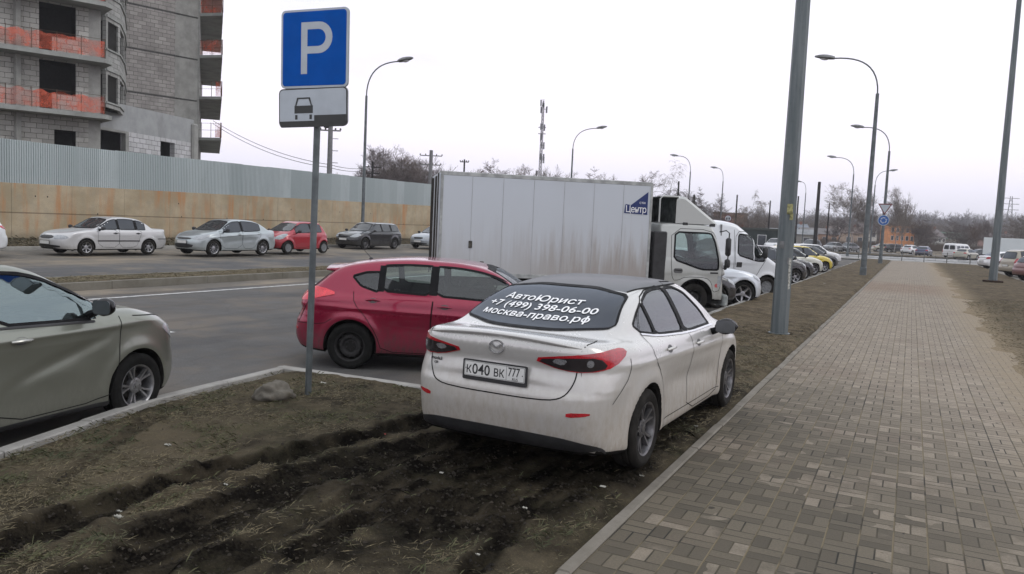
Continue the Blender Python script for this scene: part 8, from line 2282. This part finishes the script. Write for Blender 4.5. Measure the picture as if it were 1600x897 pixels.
def far_cars():
    grp = 'cars standing beyond the cross road'
    def gen(name, label, mat, px, Y, heading, kind='sedan', L=4.4, W=.88, H=1.46):
        ra, fa = .85, L-.88; bh = .95 if H < 1.6 else 1.1
        sp = arche(L, W, H, ra, fa, bh, bh+.03, bh-.18, fa-.15, fa-.95, 1.15 if kind == 'sedan' else .6, .5, bh+.08 if kind == 'sedan' else None, Rt=.32, hatch=.4, zb=.22, box=.3)
        v = ray(px, 349+.045*(px-800)); t = Y/v.y; z = -.12
        p = Vector((v.x*t, Y, z)); a = R(90-heading)
        loc = Vector((p.x-L/2*math.cos(a), p.y-L/2*math.sin(a), z))
        make_car(name, label, sp, mat, loc, a, grp, q=.24, wins=[(.95, 1.8), (1.95, fa-.5)], bh=bh+.01, Rt=.32, ra=ra, fa=fa, see=False, glassm=G['black_glass'], screen=screen_poly(0, bh+.03, H), rearw=[(-.56, bh+.13), (.56, bh+.13), (.5, H-.13), (-.5, H-.13)],
            tails=(('tail_light', G['red'], ('dir', 1, 1), [(.08, .5, bh-.14), (.2, .84, bh-.14), (.35, .84, bh+.0), (.1, .6, bh+.02)], .012),), heads=(('headlight', G['clear'], ('dir', -1, 1), [(L-.1, .5, bh-.3), (L-.3, .84, bh-.3), (L-.4, .84, bh-.15), (L-.15, .6, bh-.15)], .012),), style='cap', nspoke=5)
    pw = paint('far_white_paint', (.65, .65, .66), metal=0, rough=.35, dirt=.3); pd = paint('far_dark_paint', (.03, .032, .038), metal=.2, rough=.35, dirt=.3); pg = paint('far_grey_paint', (.16, .165, .17), metal=.4, rough=.4, dirt=.3)
    pb = paint('far_blue_paint', (.05, .06, .12), metal=.4, rough=.35, dirt=.3); pc = paint('far_cream_paint', (.36, .34, .28), metal=.2, rough=.4, dirt=.3)
    gen('distant_car', 'white car with dark windows left of the dark blue saloon', pw, 1425, 142, 25)
    gen('distant_car', 'dark blue saloon seen from behind on the cross road', pb, 1445, 128, 10)
    gen('distant_car', 'cream saloon right of the white minibus', pc, 1511, 118, 25)
    gen('distant_car', 'dark hatchback standing left of the white car beyond the railings', pd, 1403, 150, 80, 'hatch', H=1.5)
    gen('distant_car', 'pale car beyond the round blue sign', pc, 1384, 150, 70)
    gen('distant_car', 'dark off-roader facing the photo, left end of the lot beyond the trees', pd, 1268, 118, 195, 'hatch', H=1.72, W=.92)
    gen('distant_car', 'grey car with pale roof between two lamp posts beyond the parked row', pg, 1303, 125, 200)
    gen('distant_car', 'dark grey car right of the pale roofed one beyond the parked row', pd, 1327, 128, 200)
    gen('distant_car', 'low dark saloon right of the cream one, behind the railings', pd, 1541, 130, 70)
    gen('distant_car', 'white estate passing on the road behind the yellow hatchback', pw, 1271, 66, 60, 'hatch', H=1.5)
    gen('distant_car', 'white panel car left of the near lamp post, far behind', pw, 1212, 105, 190, 'hatch', H=1.7)
    # minibus
    Y = 124; px = 1484; v = ray(px, 380); t = Y/v.y; p = Vector((v.x*t, Y, -.12))
    r = thing('minibus', 'white minibus with dark rear windows parked beyond the railings', 'minibus', p, R(62))
    L, W, H = 4.9, .97, 2.05
    sp = dict(L=L, W=W, zb=[(0, .3), (L, .3)], zt=[(-.1, 1.2), (3.9, 1.2), (4.5, 1.1), (4.8, .95), (5, .8)], xr=[(.2, .03), (.4, 0), (1.6, .03)], xf=[(.2, L-.1), (.5, L), (.8, L-.04), (1.2, L-.4)], side=[(.3, .92), (.6, .97), (1.1, .97), (1.3, .95)],
        plan=[(0, .97), (1, 1), (4, 1), (4.9, .92)], roof=[(-.02, 1), (.02, 1.8), (.12, 2.0), (.4, H), (3.3, H-.02), (3.7, 1.9), (4.5, 1.15), (4.8, .9)], gw=[(.8, .97), (1.2, .95), (1.7, .88), (2.1, .80)], gplan=[(0, .97), (1, 1), (3.5, 1), (4.5, .92)],
        xm=2, cv=.04, rr=.07, rg=.10, re=.10, ru=.05, crown=.02, rcrown=.03, pr=(.04, 6), pf=(.2, 3), ghmin=.9, core=(.6, 4.1, .9), raybox=(1, 1.2, .7), reach=2.2)
    S = Shell(sp, .28); S.build(r, pw, [(1.0, .33, .5), (3.9, .33, .5)], .39, [], [], under_mat=G['well'])
    for face in ('left', 'right'):
        for x0, x1 in ((.3, 1.2), (1.35, 2.3), (2.45, 3.5)): S.patch('side_window', G['black_glass'], face, [(x0, 1.18), (x1, 1.18), (x1, 1.72), (x0, 1.72)], off=.006, smooth=11, parent=r)
    for y0, y1 in ((-.74, -.06), (.06, .74)): S.patch('rear_window', G['black_glass'], 'rear', [(y0, 1.2), (y1, 1.2), (y1*.93, 1.78), (y0*.93, 1.78)], off=.006, smooth=11, parent=r)
    for sd in (1, -1):
        S.patch('tail_light', G['red'], 'rear', [(sd*.86, .75), (sd*.92, .75), (sd*.90, 1.1), (sd*.84, 1.1)], off=.006, smooth=0, parent=r)
        for x in (1.0, 3.9): make_wheel(r, (x, sd*.86, .33), sd, .33, .2, .2, 'steel', G['rubber'], G['steel'])
# ================================================================== vehicles
build_saloon(); build_red_hatch(); build_grey_saloon(); build_truck(); build_van()
kerb_row(); far_row(); right_lot(); far_cars()
# ================================================================== the air between here and the far wood
def build_haze():
    m, t = newmat('haze'); v = t.n('ShaderNodeVolumePrincipled'); v.inputs['Color'].default_value = (.96, .96, 1, 1); v.inputs['Density'].default_value = .0005; v.inputs['Anisotropy'].default_value = .2
    o = t.n('ShaderNodeOutputMaterial'); t.t.links.new(v.outputs[0], o.inputs['Volume'])
    h = MB().box(-1250, 1250, -250, 1350, -1.6, 45).build('haze', m); tag(h, kind='stuff')
build_haze()
